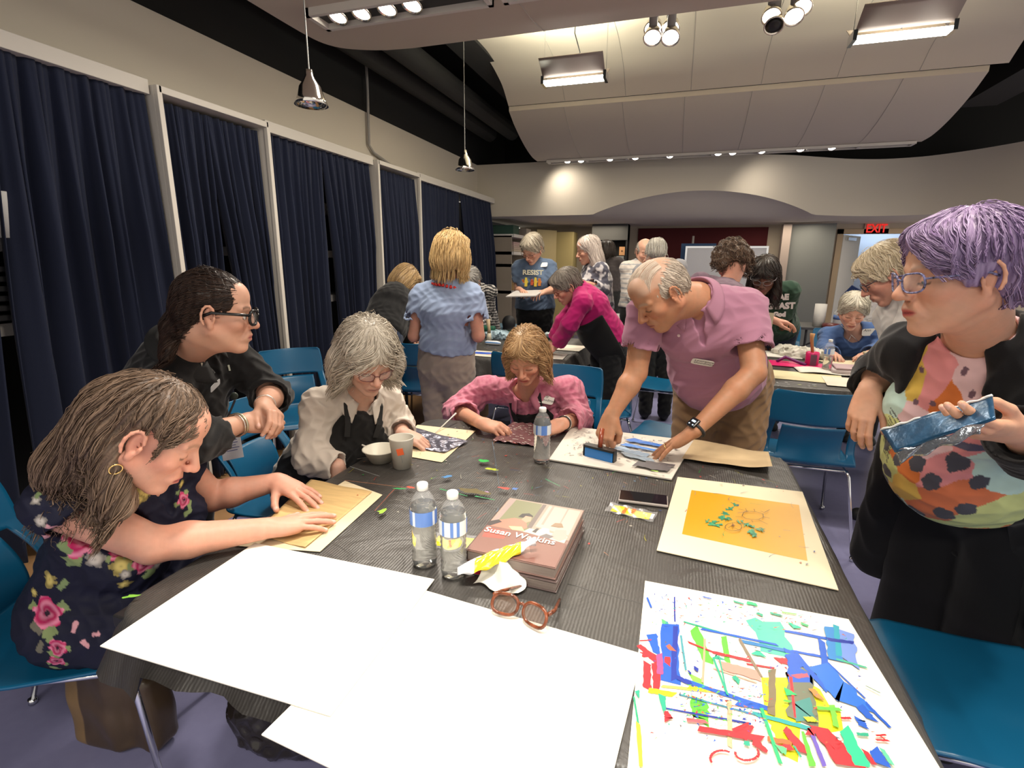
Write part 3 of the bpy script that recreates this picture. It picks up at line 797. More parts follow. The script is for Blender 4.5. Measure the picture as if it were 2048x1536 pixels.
def soff(u, v):
    x = -3.32 + 7.72 * u; y0 = fY(x); w = min(1, v * 2.4 / 1.0); y = y0 + (YB + 1.2 - y0) * v
    w = min(1, (y - y0) / .9); return (x, y, ZB + (fB(x) - ZB) * max(0, 1 - w * w * (3 - 2 * w)))
b.grid(soff, nx, 24); struct(b.build('ceiling_back', M_WALL, smooth=True))
b = MB(); b.grid(lambda u, v: (-3.32 + 7.72 * u, fY(-3.32 + 7.72 * u) + .002 + 1.2 * v, ZT), nx, 2); struct(b.build('trim_fascia_top', M_WALL))
# back wall with a doorway
DX0, DX1, DZ = 2.56, 3.44, 2.0
b = MB(); b.bx(-3.3, DX0, YB, YB + .1, 0, ZB); b.bx(DX1, 6, YB, YB + .1, 0, ZB); b.bx(DX0, DX1, YB, YB + .1, DZ, ZB)
struct(b.build('wall_back', mat('back_wall_paint', (.52, .44, .34), .8)))
b = MB()
for x0, x1, z0, z1 in ((DX0 - .09, DX0, 0, DZ + .08), (DX1, DX1 + .09, 0, DZ + .08), (DX0 - .09, DX1 + .09, DZ, DZ + .08)): b.bx(x0, x1, YB - .03, YB + .01, z0, z1)
d = struct(b.build('trim_door_frame', mat('door_frame_wood', (.50, .38, .24), .6)))
b = MB(); b.bx(DX0 - .2, 4.6, YB + .1, YB + .14, 0, 2.6); b.bx(DX0 - 1.2, 5.5, 12.35, 12.4, 0, 2.6); b.bx(DX0 - .3, DX0 - .2, YB + .1, 12.4, 0, 2.6)
b = MB(); b.bx(1.4, 6, 12.35, 12.4, 0, 2.6); b.bx(2.3, 2.36, YB + .1, 12.4, 0, 2.6); struct(b.build('wall_corridor', mat('corridor_paint', (.46, .52, .62), .8)))
b = MB(); b.bx(2.4, 6, 12.3, 12.35, 0, .2); struct(b.build('baseboard_corridor', flat((.6, .62, .65))))
t = bpy.data.objects.new('door_1', None); link(t); struct(t); t.location = (DX0 + .02, YB + .02, 0); t.rotation_euler = (0, 0, math.radians(58))
b = MB(); b.bx(0, .86, 0, .045, .01, DZ - .01); b.build('door_leaf', flat((.55, .54, .5)), t)
b = MB(); b.tube([(.8, -.01, 1.0), (.8, -.06, 1.0), (.7, -.06, 1.0)], .012); b.bx(.1, .5, -.05, 0, 1.9, 1.95); b.build('door_handle', M_CHROME, t)
# exit sign: red letters
ex = W(1732, 461, YB - .06)
t = thing('exit_sign', 'red illuminated EXIT sign above the open doorway', 'sign', (ex[0], YB - .03, ex[2] - .03))
b = MB(); b.bx(-.02, .34, .0, .012, -.02, .15); b.build('sign_plate', mat('sign_plate', (.5, .4, .3), .3), t)
text('EXIT', .19, mtx((0, -.016, .0), (1, 0, 0), (0, 0, 1), (0, -1, 0)), mat('exit_red', (.8, .02, .02), .5, emit=(1, .03, .02), estr=.45), 'exit_letters', t, .004, sx=.78, bold=.004)
# dark red board, blue board, whiteboard, grey panel, bookcase, yellow cabinets
def quadW(px0, py0, px1, py1, y):
    a = W(px0, py0, y); c = W(px1, py1, y); return a[0], c[0], c[2], a[2]
x0, x1, _, z1 = quadW(1277, 457, 1537, 458, YB - .03); b = MB(); b.bx(x0, x1, YB - .04, YB - .002, .9, z1)
tag(b.build('display_board', mat('red_felt', (.075, .006, .008), .9)), 'dark red display board on the back wall', 'board')
x0, x1, _, z1 = quadW(1363, 487, 1433, 487, 9.6); b = MB(); b.bx(x0, x1, 9.6, 9.63, .6, z1); b.bx(x0 + .1, x0 + .14, 9.63, 9.8, 0, z1); tag(b.build('pinboard', flat((.03, .09, .22))), 'blue pinboard standing behind the whiteboard', 'board')
t = thing('whiteboard', 'white rolling whiteboard in front of the dark red board', 'whiteboard', (0, 9.3, 0))
x0, x1, _, z1 = quadW(1375, 496, 1533, 498, 9.3); b = MB(); b.bx(x0, x1, 0, .02, .75, z1); b.build('board_face', mat('whiteboard_face', (.72, .72, .74), .2), t)
b = MB(); b.bx(x0 - .03, x1 + .03, -.01, .03, z1, z1 + .03); b.bx(x0 - .03, x0, -.01, .03, .2, z1); b.bx(x1, x1 + .03, -.01, .03, .2, z1); b.bx(x0 - .03, x1 + .03, -.01, .03, .72, .75); b.build('board_frame', M_CHROME, t)
for x in (x0, x1): b = MB(); b.tube([(x, 0, .2), (x, 0, .05)], .02); b.tube([(x, -.3, .04), (x, .3, .04)], .02); b.build('leg', M_BLKM, t)
a = W(1387, 472, 9.95); b = MB(); b.tube([(a[0], 9.95, .0), (a[0], 9.95, a[2])], .018); b.lathe([(.16, 0), (.16, .03)], 16, (a[0], 9.95, 0)); tag(b.build('microphone_stand', flat((.5, .48, .45)), smooth=True), 'thin pale upright pole in front of the red board', 'stand')
x0, x1, _, z1 = quadW(1584, 449, 1668, 447, 10.2); b = MB(); b.poly([(x0, 10.2, 0), (x1, 10.0, 0), (x1, 10.0, z1), (x0, 10.2, z1)], .06, nv=(0, 1, 0))
tag(b.build('partition_panel', mat('panel_grey', (.17, .18, .175), .8, bump=.1, bscale=200)), 'tall grey partition panel left of the doorway', 'partition')
b = MB(); b.bx(x0 - .14, x0 - .01, 10.1, 10.3, 0, z1); struct(b.build('trim_pier', mat('pier', (.33, .27, .24), .8)))
# columns either side of the board
x0, x1, _, z1 = quadW(1185, 449, 1257, 449, 9.9)
t = thing('bookcase', 'black bookcase with notices pinned to its side, left of the red board', 'bookcase', (x0, 9.9, 0)); w = x1 - x0
b = MB(); b.bx(0, w, .3, .34, 0, z1); b.bx(0, .03, 0, .3, 0, z1); b.bx(w - .03, w, 0, .3, 0, z1); b.build('frame', mat('bookcase_black', (.02, .02, .02), .7), t)
b = MB(); b.bx(0, w, -.02, .3, z1 - .28, z1); b.build('top_box', mat('bookcase_grey', (.07, .07, .068), .7), t)
for z in (.4, .8, 1.2, 1.55): b = MB(); b.bx(.03, w - .03, 0, .3, z - .012, z + .012); b.build('shelf', flat((.03, .03, .03)), t)
for (px, py, ww, hh, c, l) in ((1244, 502, .1, .15, (.55, .28, .12), 'tan notice, topmost on the bookcase'), (1240, 520, .13, .14, (.22, .23, .23), 'grey notice with dark figure on the bookcase'), (1231, 526, .07, .15, (.3, .5, .55), 'narrow pale blue notice on the bookcase'), (1237, 564, .17, .22, (.7, .1, .02), 'bright orange notice on the bookcase'), (1229, 552, .045, .15, (.75, .42, .03), 'slim yellow notice on the bookcase'), (1237, 596, .16, .2, (.6, .62, .66), 'white notice with two dark dots, lowest on the bookcase'), (1243, 538, .07, .1, (.25, .25, .26), 'small grey card on the bookcase')):
    a = W(px, py, 9.874); b = MB(); b.box(a, (ww / 2, .004, hh / 2)); o = tag(b.build('notice', flat(c)), l, 'notice', 'notices on the bookcase')
    b = MB(); b.lathe([(ww * .16, 0), (ww * .1, .006)], 10, a + np.array([0, -.005, .0]), np.array([[1, 0, 0], [0, 0, -1], [0, 1, 0.]]))
    b.build('printed_mark', flat(tuple(x * .25 for x in c)), o)
x0, x1, _, z1 = quadW(1105, 464, 1147, 468, 9.9)
b = MB(); b.bx(x0, x1, 9.9, 10.3, .0, z1); b.bx(x1 - .04, x1 - .03, 9.88, 9.9, .9, 1.1); tag(b.build('tall_cabinet', mat('cabinet_yellow', (.42, .34, .15), .5), bevel=.005), 'pale yellow tall cabinet behind the standing women', 'cabinet')
x0, x1, _, z1 = quadW(1080, 460, 1104, 464, 9.6); b = MB(); b.poly([(x0, 9.4, .003), (x1 + .03, 9.85, .003), (x1 + .03, 9.85, z1), (x0, 9.4, z1)], .03, nv=(-.7, .7, 0)); tag(b.build('cabinet_door', flat((.36, .29, .15))), 'open yellow cabinet door left of the tall yellow cabinet', 'door')
# shelving with boxes on the left of the back area
t = thing('open_shelf_unit', 'white open shelves with boxes beyond the last curtain', 'shelf', (-3.2, 8.35, 0))
for z in (.98, 1.42, 1.62, 1.9): b = MB(); b.bx(0, .5, 0, 1.7, z - .025, z + .025); b.build('shelf_board', M_SHELF, t)
for y in (.0, .85, 1.68): b = MB(); b.bx(0, .46, y, y + .02, .1, 1.9); b.build('side_panel', flat((.32, .27, .22)), t)
def stuffbox(name, c, h, col, label, cat='box', g=None): b = MB(); b.box(c, h); return tag(b.build(name, flat(col), bevel=.004), label, cat, g)
stuffbox('storage_bin', (-2.95, 8.62, 2.0), (.2, .16, .075), (.03, .08, .06), 'dark green bin on the top back shelf')
stuffbox('storage_bin', (-2.9, 9.2, 1.99), (.2, .14, .065), (.42, .36, .3), 'pale bin on the top back shelf, right of the green one')
for i in range(5): stuffbox('paper_stack', (-2.93, 8.75 + .02 * i, 1.665 + i * .032), (.2 - .008 * i, .3, .015), (.5, .42 - .02 * i, .34), ['lowest', 'second lowest', 'middle', 'second highest', 'topmost'][i] + ' box of paper on the second back shelf', g='paper boxes on the back shelf')
stuffbox('white_cabinet', (-2.9, 9.15, 1.2), (.2, .3, .19), (.6, .56, .52), 'white cubby unit under the back shelves', 'cabinet')
stuffbox('cardboard_box', (-2.88, 8.62, 1.13), (.17, .16, .12), (.45, .3, .14), 'brown cardboard box leaning on the lower back shelf')
stuffbox('cardboard_box', (-2.75, 8.95, 1.06), (.08, .08, .06), (.4, .25, .1), 'small brown box on the lower back shelf')
# music stand
a = W(1711, 578, 9.6); t = thing('music_stand', 'dark blue music stand in the doorway', 'music stand', (a[0], 9.6, 0))
b = MB(); b.box((0, 0, a[2] - .1), (.14, .012, .12), np.array(Matrix.Rotation(.5, 3, 'Y')) @ np.array(Matrix.Rotation(.5, 3, 'X'))); b.build('desk', flat((.02, .05, .16)), t)
b = MB(); b.tube([(0, 0, .1), (0, 0, a[2] - .1)], .012); b.build('pole', M_BLKM, t)
for k in range(3): b = MB(); q = k * 2.09; b.tube([(0, 0, .25), (.28 * math.cos(q), .28 * math.sin(q), .01)], .01); b.build('leg', M_BLKM, t)
# corridor light
def area(name, loc, size, e, col=(1, 1, 1), rot=(0, 0, 0), sy=None, spread=None, shape='RECTANGLE'):
    l = bpy.data.lights.new(name, 'AREA'); l.energy = e; l.color = col; l.shape = shape; l.size = size; l.size_y = sy or size
    if spread: l.spread = spread
    o = bpy.data.objects.new(name, l); o.location = loc; o.rotation_euler = rot; COL.objects.link(o); return o
area('corridor_light', (3.6, 11.5, 2.5), .8, 28, (.75, .87, 1))

# ---- hung ceiling panels (curved sheets running across the room)
def panel(name, prof, x0, x1, label, end_round=0.0, seams=6, th=.05):
    """prof: list of (y,z), far edge first"""
    b = MB(); n = len(prof)
    ys = [p[0] for p in prof]; zs = [p[1] for p in prof]; M = 40
    s = np.linspace(0, 1, n); y = np.interp(np.linspace(0, 1, M), s, ys); z = np.interp(np.linspace(0, 1, M), s, zs)
    for _ in range(4): y[1:-1] = (y[:-2] + y[1:-1] * 2 + y[2:]) / 4; z[1:-1] = (z[:-2] + z[1:-1] * 2 + z[2:]) / 4
    def ends(i):
        if not end_round: return x0, x1
        r = end_round; dd = (y[0] - y[i]) if y[0] > y[-1] else 0
        k = r - math.sqrt(max(0, r * r - (r - min(r, dd)) ** 2)); return x0 + k, x1 - k
    nu = 24; vs = []
    for sgn in (0, 1):
        for i in range(M):
            a, c = ends(i)
            for j in range(nu + 1): vs.append((a + (c - a) * j / nu, y[i], z[i] + sgn * th))
    f = []; K = M * (nu + 1)
    for i in range(M - 1):
        for j in range(nu):
            q = i * (nu + 1) + j; f.append((q, q + nu + 1, q + nu + 2, q + 1)); f.append((K + q, K + q + 1, K + q + nu + 2, K + q + nu + 1))
    for j in range(nu):
        f.append((j, j + 1, K + j + 1, K + j)); q = (M - 1) * (nu + 1) + j; f.append((q, K + q, K + q + 1, q + 1))
    for i in range(M - 1):
        q = i * (nu + 1); f.append((q, K + q, K + q + nu + 1, q + nu + 1)); q += nu; f.append((q, q + nu + 1, K + q + nu + 1, K + q))
    b.add(vs, f); b.f = [tuple(x) for x in b.f]
    o = tag(b.build(name, M_PANEL, smooth=False), label, 'ceiling panel'); o.data.polygons.foreach_set('use_smooth', [True] * len(f))
    o.modifiers.new('e', 'EDGE_SPLIT').split_angle = .9
    sb = MB()
    for k in range(1, seams):
        xx = x0 + (x1 - x0) * k / seams
        sb.tube([(xx, y[i], z[i] - .001) for i in range(M)], .003, 4)
    sb.build('seam', mat('seam', (.4, .36, .31), .7), o)
    return o
pc = panel('ceiling_panel', [(7.54, 2.862), (7.3, 2.866), (7.1, 2.895), (6.9, 2.94), (6.697, 3.0), (6.449, 3.09), (6.256, 3.19)], -2.1, 2.47, 'lower curved ceiling panel with the long row of spotlights along its edge', .0, 7)
panel('ceiling_panel', [(6.24, 3.24), (6.02, 3.40), (5.7, 3.49), (5.4, 3.53), (5.0, 3.53), (4.4, 3.5), (3.8, 3.42)], -2.1, 2.6, 'upper curved ceiling panel behind the two hanging tube lights', .0, 7)
panel('ceiling_panel', [(3.47, 2.86), (3.2, 2.815), (2.9, 2.80), (2.2, 2.80), (1.2, 2.82), (.2, 2.86)], -2.3, 4.5, 'nearest flat ceiling panel with a recessed tray of spotlights', .45, 5)
# spotlights
M_BULB = mat('lamp_glow', (1, 1, 1), .4, emit=(1, .93, .8), estr=22)
M_BULB2 = mat('lamp_glow_soft', (1, 1, 1), .4, emit=(1, .96, .86), estr=9)
M_BRASS = mat('lamp_rim', (.8, .72, .6), .2, metal=1)
def spot(loc, r, label, group, tilt=(0, 0), on=True):
    t = thing('spotlight', label, 'spotlight', loc, group=group); R = np.array((Matrix.Rotation(tilt[0], 3, 'X') @ Matrix.Rotation(tilt[1], 3, 'Y')))
    b = MB(); b.lathe([(r * .55, .09), (r * .9, .05), (r * 1.1, .0), (r * 1.12, -.012), (r, -.012), (r * .95, .0)], 20, R=R); b.build('housing', M_BRASS, t, smooth=True)
    b = MB(); b.lathe([(r * .93, -.004), (r * .5, -.012), (.001, -.015)], 18, R=R); b.build('bulb', M_BULB if on else M_BLKM, t, smooth=True); return t
T1 = 'recessed spotlights in the near ceiling tray'
for i, x in enumerate((-1.93, -1.78, -1.62, -1.47)): spot((x, 2.77, 2.785), .05, ['leftmost', 'second from left', 'third from left', 'fourth from left'][i] + ' spotlight in the near ceiling tray', T1, (-.35, .1))
t = thing('light_tray', 'white framed light tray set into the nearest ceiling panel', 'light tray', (-1.55, 2.77, 2.79))
for k in range(2):
    b = MB(); o_ = k * 1.08
    for (a0, a1, b0, b1) in ((-.52, .5, -.1, -.075), (-.52, .5, .075, .1), (-.52, -.495, -.1, .1), (.475, .5, -.1, .1)): b.bx(o_ + a0, o_ + a1, b0, b1, -.03, .012)
    b.build('frame', M_TRIM, t)
    b = MB(); b.bx(o_ - .5, o_ + .48, -.08, .08, .0, .012); b.build('recess', M_BLKM, t)
t = thing('light_track', 'long white light track along the lower edge of the far curved ceiling panel', 'light track', (.2, 7.54, 2.86))
b = MB()
for yy in (-.07, .07): b.bx(-2.15, 2.2, yy - .012, yy + .012, -.03, .0)
for k in range(9): b.bx(-2.15 + k * .54, -2.12 + k * .54, -.07, .07, -.03, 0)
b.bx(-2.15, 2.2, -.07, .07, -.002, 0); b.build('frame', M_TRIM, t)
b = MB(); b.bx(-2.12, 2.17, -.055, .055, -.006, -.003); b.build('recess', M_BLKM, t)
for i, (px, py) in enumerate(((1135, 316), (1162, 315), (1220, 312), (1271, 309), (1340, 306), (1437, 301), (1466, 300), (1524, 298), (1602, 293), (1665, 290))):
    a = W(px, py, 7.52); spot((a[0], 7.52, 2.845), .042, 'spotlight %s in the row on the far ceiling panel' % ['first from the left', 'second from the left', 'third from the left', 'fourth from the left', 'fifth from the left', 'sixth from the left', 'seventh from the left', 'third from the right', 'second from the right', 'last on the right'][i], 'spotlights along the far ceiling panel', (-.5, 0))
for i, (px, py, on) in enumerate(((1306, 57, 1), (1341, 56, 1), (1305, 74, 1), (1341, 74, 1), (1543, 32, 1), (1588, 32, 1), (1604, 14, 1), (1548, 50, 0))):
    a = W(px, py, 4.1 if i not in (2, 3) else 4.02); s_ = spot(a, .055, ['upper left', 'upper right', 'lower left', 'lower right', 'left', 'lower right', 'upper right', 'unlit middle'][i] + (' lamp of the left' if i < 4 else ' lamp of the right') + ' cluster between the two tube lights', 'clustered spotlights', (-.6, 0), on)
    b = MB(); b.tube([(0, .0, .06), (0, 0, 3.42 - a[2])], .03, 10); b.build('stem', flat((.35, .33, .3), .3), s_, smooth=True)
# hanging tube lights
M_TUBE = mat('tube_glow', (1, 1, 1), .4, emit=(1, .98, .88), estr=14)
def tube_light(c0, x1, label):
    w = (x1 - c0[0]) / 2; t = thing('tube_light', label, 'ceiling light', ((c0[0] + x1) / 2, c0[1], c0[2]), group='hanging tube lights')
    for s_ in (-1, 1):
        b = MB(); b.grid(lambda u, v: (-w + 2 * w * u, s_ * (.05 + .15 * v), .02 + .12 * v - .02 * v * v), 1, 6); b.build('reflector', mat('reflector', (.30, .24, .21), .6), t, solid=.006, smooth=True)
        b = MB(); b.tube([(-w * .98, s_ * .035, -.01), (w * .98, s_ * .035, -.01)], .014, 10); b.build('tube', M_TUBE, t, smooth=True)
        b = MB(); b.box((s_ * w, 0, .0), (.012, .07, .03)); b.build('end_cap', M_CHROME, t)
        b = MB(); b.tube([(s_ * w, 0, .02), (s_ * w, 0, .52)], .003); b.build('wire', M_CHROME, t)
    b = MB(); b.tube([(0, 0, .03), (.04, 0, .2), (-.01, 0, .35), (0, 0, .52)], .005); b.build('cord', M_BLKM, t, smooth=True)
    return t
a = W(1100, 150, 4.75); c = W(1212, 140, 4.75); tube_light((a[0] - .05, 4.75, 2.98), c[0], 'tube light hanging left, over the curved ceiling panels')
a = W(1705, 75, 4.35); c = W(1905, 42, 4.35); tube_light((a[0], 4.35, 2.93), c[0], 'larger tube light hanging at the upper right')
for (px, py, xx, lab) in ((622, 196, -1.9, 'chrome pendant lamp hanging nearer, left of the ceiling panels'), (930, 332, -1.9, 'small chrome pendant lamp hanging farther back')):
    a = WX(px, py, xx); t = thing('pendant_lamp', lab, 'lamp', a, group='chrome pendant lamps')
    b = MB(); b.lathe([(.018, .13), (.022, .1), (.03, .085), (.055, .05), (.068, .0), (.085, -.035), (.082, -.036), (.06, .0), (.02, .08)], 24); b.build('shade', mat('pendant_metal', (.75, .72, .66), .12, metal=1), t, smooth=True)
    b = MB(); b.tube([(0, 0, .12), (0, 0, 3.9 - a[2])], .0035, 6); b.build('cord', flat((.3, .3, .28)), t)
    b = MB(); b.lathe([(.03, .05), (.035, .01), (.001, -.01)], 14); b.build('bulb', M_BULB2, t, smooth=True)
# conduit on the left wall
a = WX(735, 180, XL + .03); b_ = WX(738, 290, XL + .03); c = WX(790, 333, XL + .03)
b = MB(); b.tube([a + (0, 0, .9), a, b_, b_ + (0, .08, -.06), (XL + .03, c[1] - .1, c[2]), c], .014, 8); tag(b.build('conduit_pipe', flat((.3, .28, .26), .4), smooth=True), 'grey conduit bending down the left wall to a small box', 'pipe')
# ---------------------------------------------------------------- chairs and tables
M_CHAIR = mat('blue_plastic', (.004, .10, .215), .33, spec=.5)
TZ = .742
def make_chair(label, group='blue plastic chairs'):
    t = thing('stacking_chair', label, 'chair', (0, 0, 0), 0, group)
    pr = [(.25, .412, .2), (.238, .438, .222), (.2, .447, .23), (.1, .441, .232), (0, .436, .232), (-.1, .437, .23), (-.165, .445, .226), (-.2, .47, .222), (-.215, .51, .218), (-.225, .56, .215), (-.236, .62, .213), (-.25, .68, .213), (-.262, .73, .214), (-.275, .79, .212), (-.288, .845, .204), (-.292, .858, .19)]
    P = np.array(pr); s = np.linspace(0, 1, len(pr)); nv, nu = 64, 44; b = MB()
    def fn(v, u):
        y = np.interp(v, s, P[:, 0]); z = np.interp(v, s, P[:, 1]); w = np.interp(v, s, P[:, 2]); x = (2 * u - 1)
        back = max(0, min(1, (v - .42) / .12))
        y2 = y + back * .055 * x * x; z2 = z + (1 - back) * .012 * x * x
        if .46 < v < .74:
            q = math.sin((v - .46) / .28 * math.pi)
            if abs(x) < .74: y2 += .03 * q
            else: y2 += .045 * q * 1.0; w *= 1 + .03 * q
        return (x * w, y2, z2)
    def skip(v, u):
        x = abs(2 * u - 1)
        return (.50 < v < .735 and .70 < x < .80) or (.715 < v < .735 and x < .8)
    b.grid(fn, nv, nu, skip=skip); b.build('seat_shell', M_CHAIR, t, smooth=True, solid=.007)
    for sx in (-1, 1):
        b = MB(); b.tube([(sx * .19, .235, .43), (sx * .205, .25, .40), (sx * .235, .30, .012)], .0085, 8); b.lathe([(.013, 0), (.013, .02)], 8, (sx * .235, .30, 0.002)); b.build('leg', M_CHROME, t, smooth=True)
        b = MB(); b.tube([(sx * .19, -.16, .43), (sx * .205, -.17, .40), (sx * .24, -.30, .012)], .0085, 8); b.lathe([(.013, 0), (.013, .02)], 8, (sx * .24, -.30, .002)); b.build('leg', M_CHROME, t, smooth=True)
    b = MB(); b.tube([(-.19, -.16, .425), (-.2, .23, .425), (.2, .23, .425), (.19, -.16, .425)], .008, 8, closed=True); b.build('frame', M_CHROME, t, smooth=True)
    return t
c0 = make_chair('x')
_first = [c0]
def chair(x, y, rz, label, z=0):
    o = _first.pop() if _first else copy_tree(c0)
    o.location = (x, y, z); o.rotation_euler = (0, 0, math.radians(rz)); o['label'] = label; o['category'] = 'chair'; o['group'] = 'blue plastic chairs'; return o
# rz: direction the sitter faces, 0 = away from the camera (+y), -90 = to the right (+x), 90 = to the left
chair(-1.60, .82, -60, 'blue chair under the seated woman in the floral dress')
chair(-1.58, 1.74, -80, 'blue chair behind the seated white-haired woman in black apron')
chair(-2.43, 2.78, -130, 'empty blue chair against the navy curtains, behind the woman in black')
chair(-.62, 2.80, 180, 'blue chair under the seated woman in the pink shirt')
chair(.83, 1.36, 90, 'large empty blue chair at the lower right, beside the black cardigan')
chair(.69, 3.08, 0, 'blue chair seen from behind, tucked at the right-hand table')
chair(-.48, 3.62, 100, 'blue chair right of the pink-shirt woman, turned to the left')
chair(.0, 3.12, 75, 'blue chair seen from its side behind the leaning man')
chair(-1.05, 3.62, 0, 'blue chair tucked at the near side of the middle table')
chair(-1.98, 3.75, 10, 'blue chair at the left end of the middle table')
chair(.35, 5.75, 180, 'blue chair beyond the right-hand table, behind the propped print')
chair(.96, 5.85, 170, 'blue chair beyond the right-hand table, below the green shirt')
chair(1.5, 5.62, 185, 'blue chair under the seated woman in the blue sweater')
chair(-.10, 4.55, 80, 'blue chair behind the magenta sweater woman')

M_CLOTH = bpy.data.materials.new('black_plastic_sheet'); M_CLOTH.use_nodes = True
def _cl():
    t = M_CLOTH.node_tree; b = t.nodes['Principled BSDF']; tc = N(t, 'ShaderNodeTexCoord')
    b.inputs['Roughness'].default_value = .42; b.inputs['Specular IOR Level'].default_value = .55
    n = N(t, 'ShaderNodeTexNoise', i_Scale=6.0, i_Detail=5.0); t.links.new(tc.outputs['Object'], n.inputs['Vector'])
    r = N(t, 'ShaderNodeValToRGB'); r.color_ramp.elements[0].color = (.030, .028, .026, 1); r.color_ramp.elements[1].color = (.062, .057, .052, 1)
    t.links.new(n.outputs['Fac'], r.inputs['Fac']); t.links.new(r.outputs['Color'], b.inputs['Base Color'])
    wv = N(t, 'ShaderNodeTexWave', i_Scale=42.0, i_Distortion=1.5); wv.bands_direction = 'X'; t.links.new(tc.outputs['Object'], wv.inputs['Vector'])
    n2 = N(t, 'ShaderNodeTexNoise', i_Scale=9.0, i_Detail=6.0, i_Distortion=1.2); t.links.new(tc.outputs['Object'], n2.inputs['Vector'])
    a = N(t, 'ShaderNodeMath', operation='MULTIPLY_ADD'); t.links.new(wv.outputs['Fac'], a.inputs[0]); a.inputs[1].default_value = .05; t.links.new(n2.outputs['Fac'], a.inputs[2])
    bm = N(t, 'ShaderNodeBump', i_Strength=.55, i_Distance=.012); t.links.new(a.outputs[0], bm.inputs['Height']); t.links.new(bm.outputs['Normal'], b.inputs['Normal'])
_cl()
def table(x0, x1, y0, y1, label, clabel, r=.05, drop=.2, seed=0, legs=True, split=True, wave=.012, tuck=False):
    t = thing('folding_table', label, 'table', ((x0 + x1) / 2, (y0 + y1) / 2, 0), 0); cx, cy = (x0 + x1) / 2, (y0 + y1) / 2
    b = MB(); b.bx(x0 - cx + .01, x1 - cx - .01, y0 - cy + .01, y1 - cy - .01, .705, TZ - .006); b.build('tabletop', M_BLKM, t, bevel=.004)
    for sx in (-1, 1):
        for sy in (-1, 1):
            b = MB(); px, py = sx * ((x1 - x0) / 2 - (.42 if tuck else .12)), sy * ((y1 - y0) / 2 - (.25 if tuck else .1)); b.tube([(px, py, .7), (px, py, .004)], .014, 8); b.build('leg', M_BLKM, t, smooth=True)
    rs = random.Random(seed); P = []; n = 26
    for (ccx, ccy, a0) in ((x1 - r, y1 - r, 0), (x0 + r, y1 - r, 90), (x0 + r, y0 + r, 180), (x1 - r, y0 + r, 270)):
        for k in range(7): a = math.radians(a0 + 15 * k); P.append((ccx + r * math.cos(a), ccy + r * math.sin(a)))
    Q = []
    for i in range(len(P)):
        a, c = np.array(P[i]), np.array(P[(i + 1) % len(P)]); m = max(1, int(np.linalg.norm(c - a) / .03))
        for k in range(m): Q.append(a + (c - a) * k / m)
    Q = np.array(Q); m = len(Q); cen = Q.mean(0); nrml = []
    for i in range(m):
        tg = Q[(i + 1) % m] - Q[i - 1]; nrml.append((tg[1], -tg[0]) / np.linalg.norm(tg))
    nrml = np.array(nrml); ph = [rs.uniform(0, 6) for _ in range(4)]; sl = np.cumsum(np.linalg.norm(np.roll(Q, -1, 0) - Q, axis=1))
    wv = np.sin(sl * 19 + ph[0] + 1.5 * np.sin(sl * 5 + ph[1])) * .6 + np.sin(sl * 47 + ph[2]) * .4
    V = []; F = []
    rings = [(-.30, TZ), (-.012, TZ), (-.003, TZ - .002), (.002, TZ - .008)] + [(.006 + d * .05, TZ - .008 - d * drop) for d in np.linspace(.12, 1, 9)]
    for k, (o, z) in enumerate(rings):
        dd = max(0, (k - 3) / 9); w = wave * wv * dd * (1.3 + .5 * dd)
        pts = Q + nrml * (o + w)[:, None] if k > 1 else (Q + nrml * o if k == 1 else cen + (Q - cen) * .5)
        zz = z + (.012 * np.sin(sl * 11 + ph[3]) * dd if k > 3 else 0) + np.zeros(m)
        if k > 3 and tuck: zz = TZ - .008 - (TZ - .008 - zz) * np.where((nrml[:, 1] < -.5) & (Q[:, 0] > x0 + .16), .38, 1)
        V += [(p[0], p[1], q) for p, q in zip(pts, zz)]
    for k in range(len(rings) - 1):
        for i in range(m): F.append((k * m + i, k * m + (i + 1) % m, (k + 1) * m + (i + 1) % m, (k + 1) * m + i)[::-1])
    b = MB(); b.add(V, F + [tuple(range(m))]); o = b.build('tablecloth', M_CLOTH, None, smooth=True)
    o.modifiers.new('e', 'EDGE_SPLIT').split_angle = 1.2
    tag(o, clabel, 'tablecloth', 'black plastic table coverings'); return o
cl1 = table(-1.105, .43, .63, 2.14, 'large near table carrying the art boards', 'black plastic cover on the big near table, spattered with paint', r=.09, seed=3, drop=.12, wave=.009, tuck=True)
cl2 = table(-2.32, -.80, 3.72, 5.02, 'middle table behind the seated women', 'black plastic cover on the middle table behind the seated women', seed=5, drop=.14)
cl3 = table(.40, 2.0, 3.46, 4.84, 'right-hand table behind the leaning man', 'black plastic cover on the right-hand table of prints', seed=8, drop=.13)
# bare folding table by the doorway
t = thing('folding_table', 'small bare dark folding table left of the blue-sweater woman', 'table', (2.15, 7.3, 0))
b = MB(); b.bx(-.75, .55, -.3, .35, .71, .74); b.build('tabletop', flat((.04, .04, .045), .4), t, bevel=.004)
for sx in (-.68, .48):
    for sy in (-.24, .28): b = MB(); b.tube([(sx, sy, .71), (sx, sy, .0)], .015, 8); b.build('leg', M_BLKM, t)
    b = MB(); b.tube([(sx, -.24, .45), (sx, .28, .45)], .01); b.tube([(sx, .02, .45), (sx * .3, .02, .7)], .01); b.build('brace', M_BLKM, t)
def aslab(x, y, z, w, d, h, col, name, label, cat, rz=0, g=None, m=None):
    R = np.array(Matrix.Rotation(math.radians(rz), 3, 'Z')); b = MB(); b.box((x, y, z), (w / 2, d / 2, h / 2), R); return tag(b.build(name, m or flat(col), bevel=min(.002, h / 4)), label, cat, g)
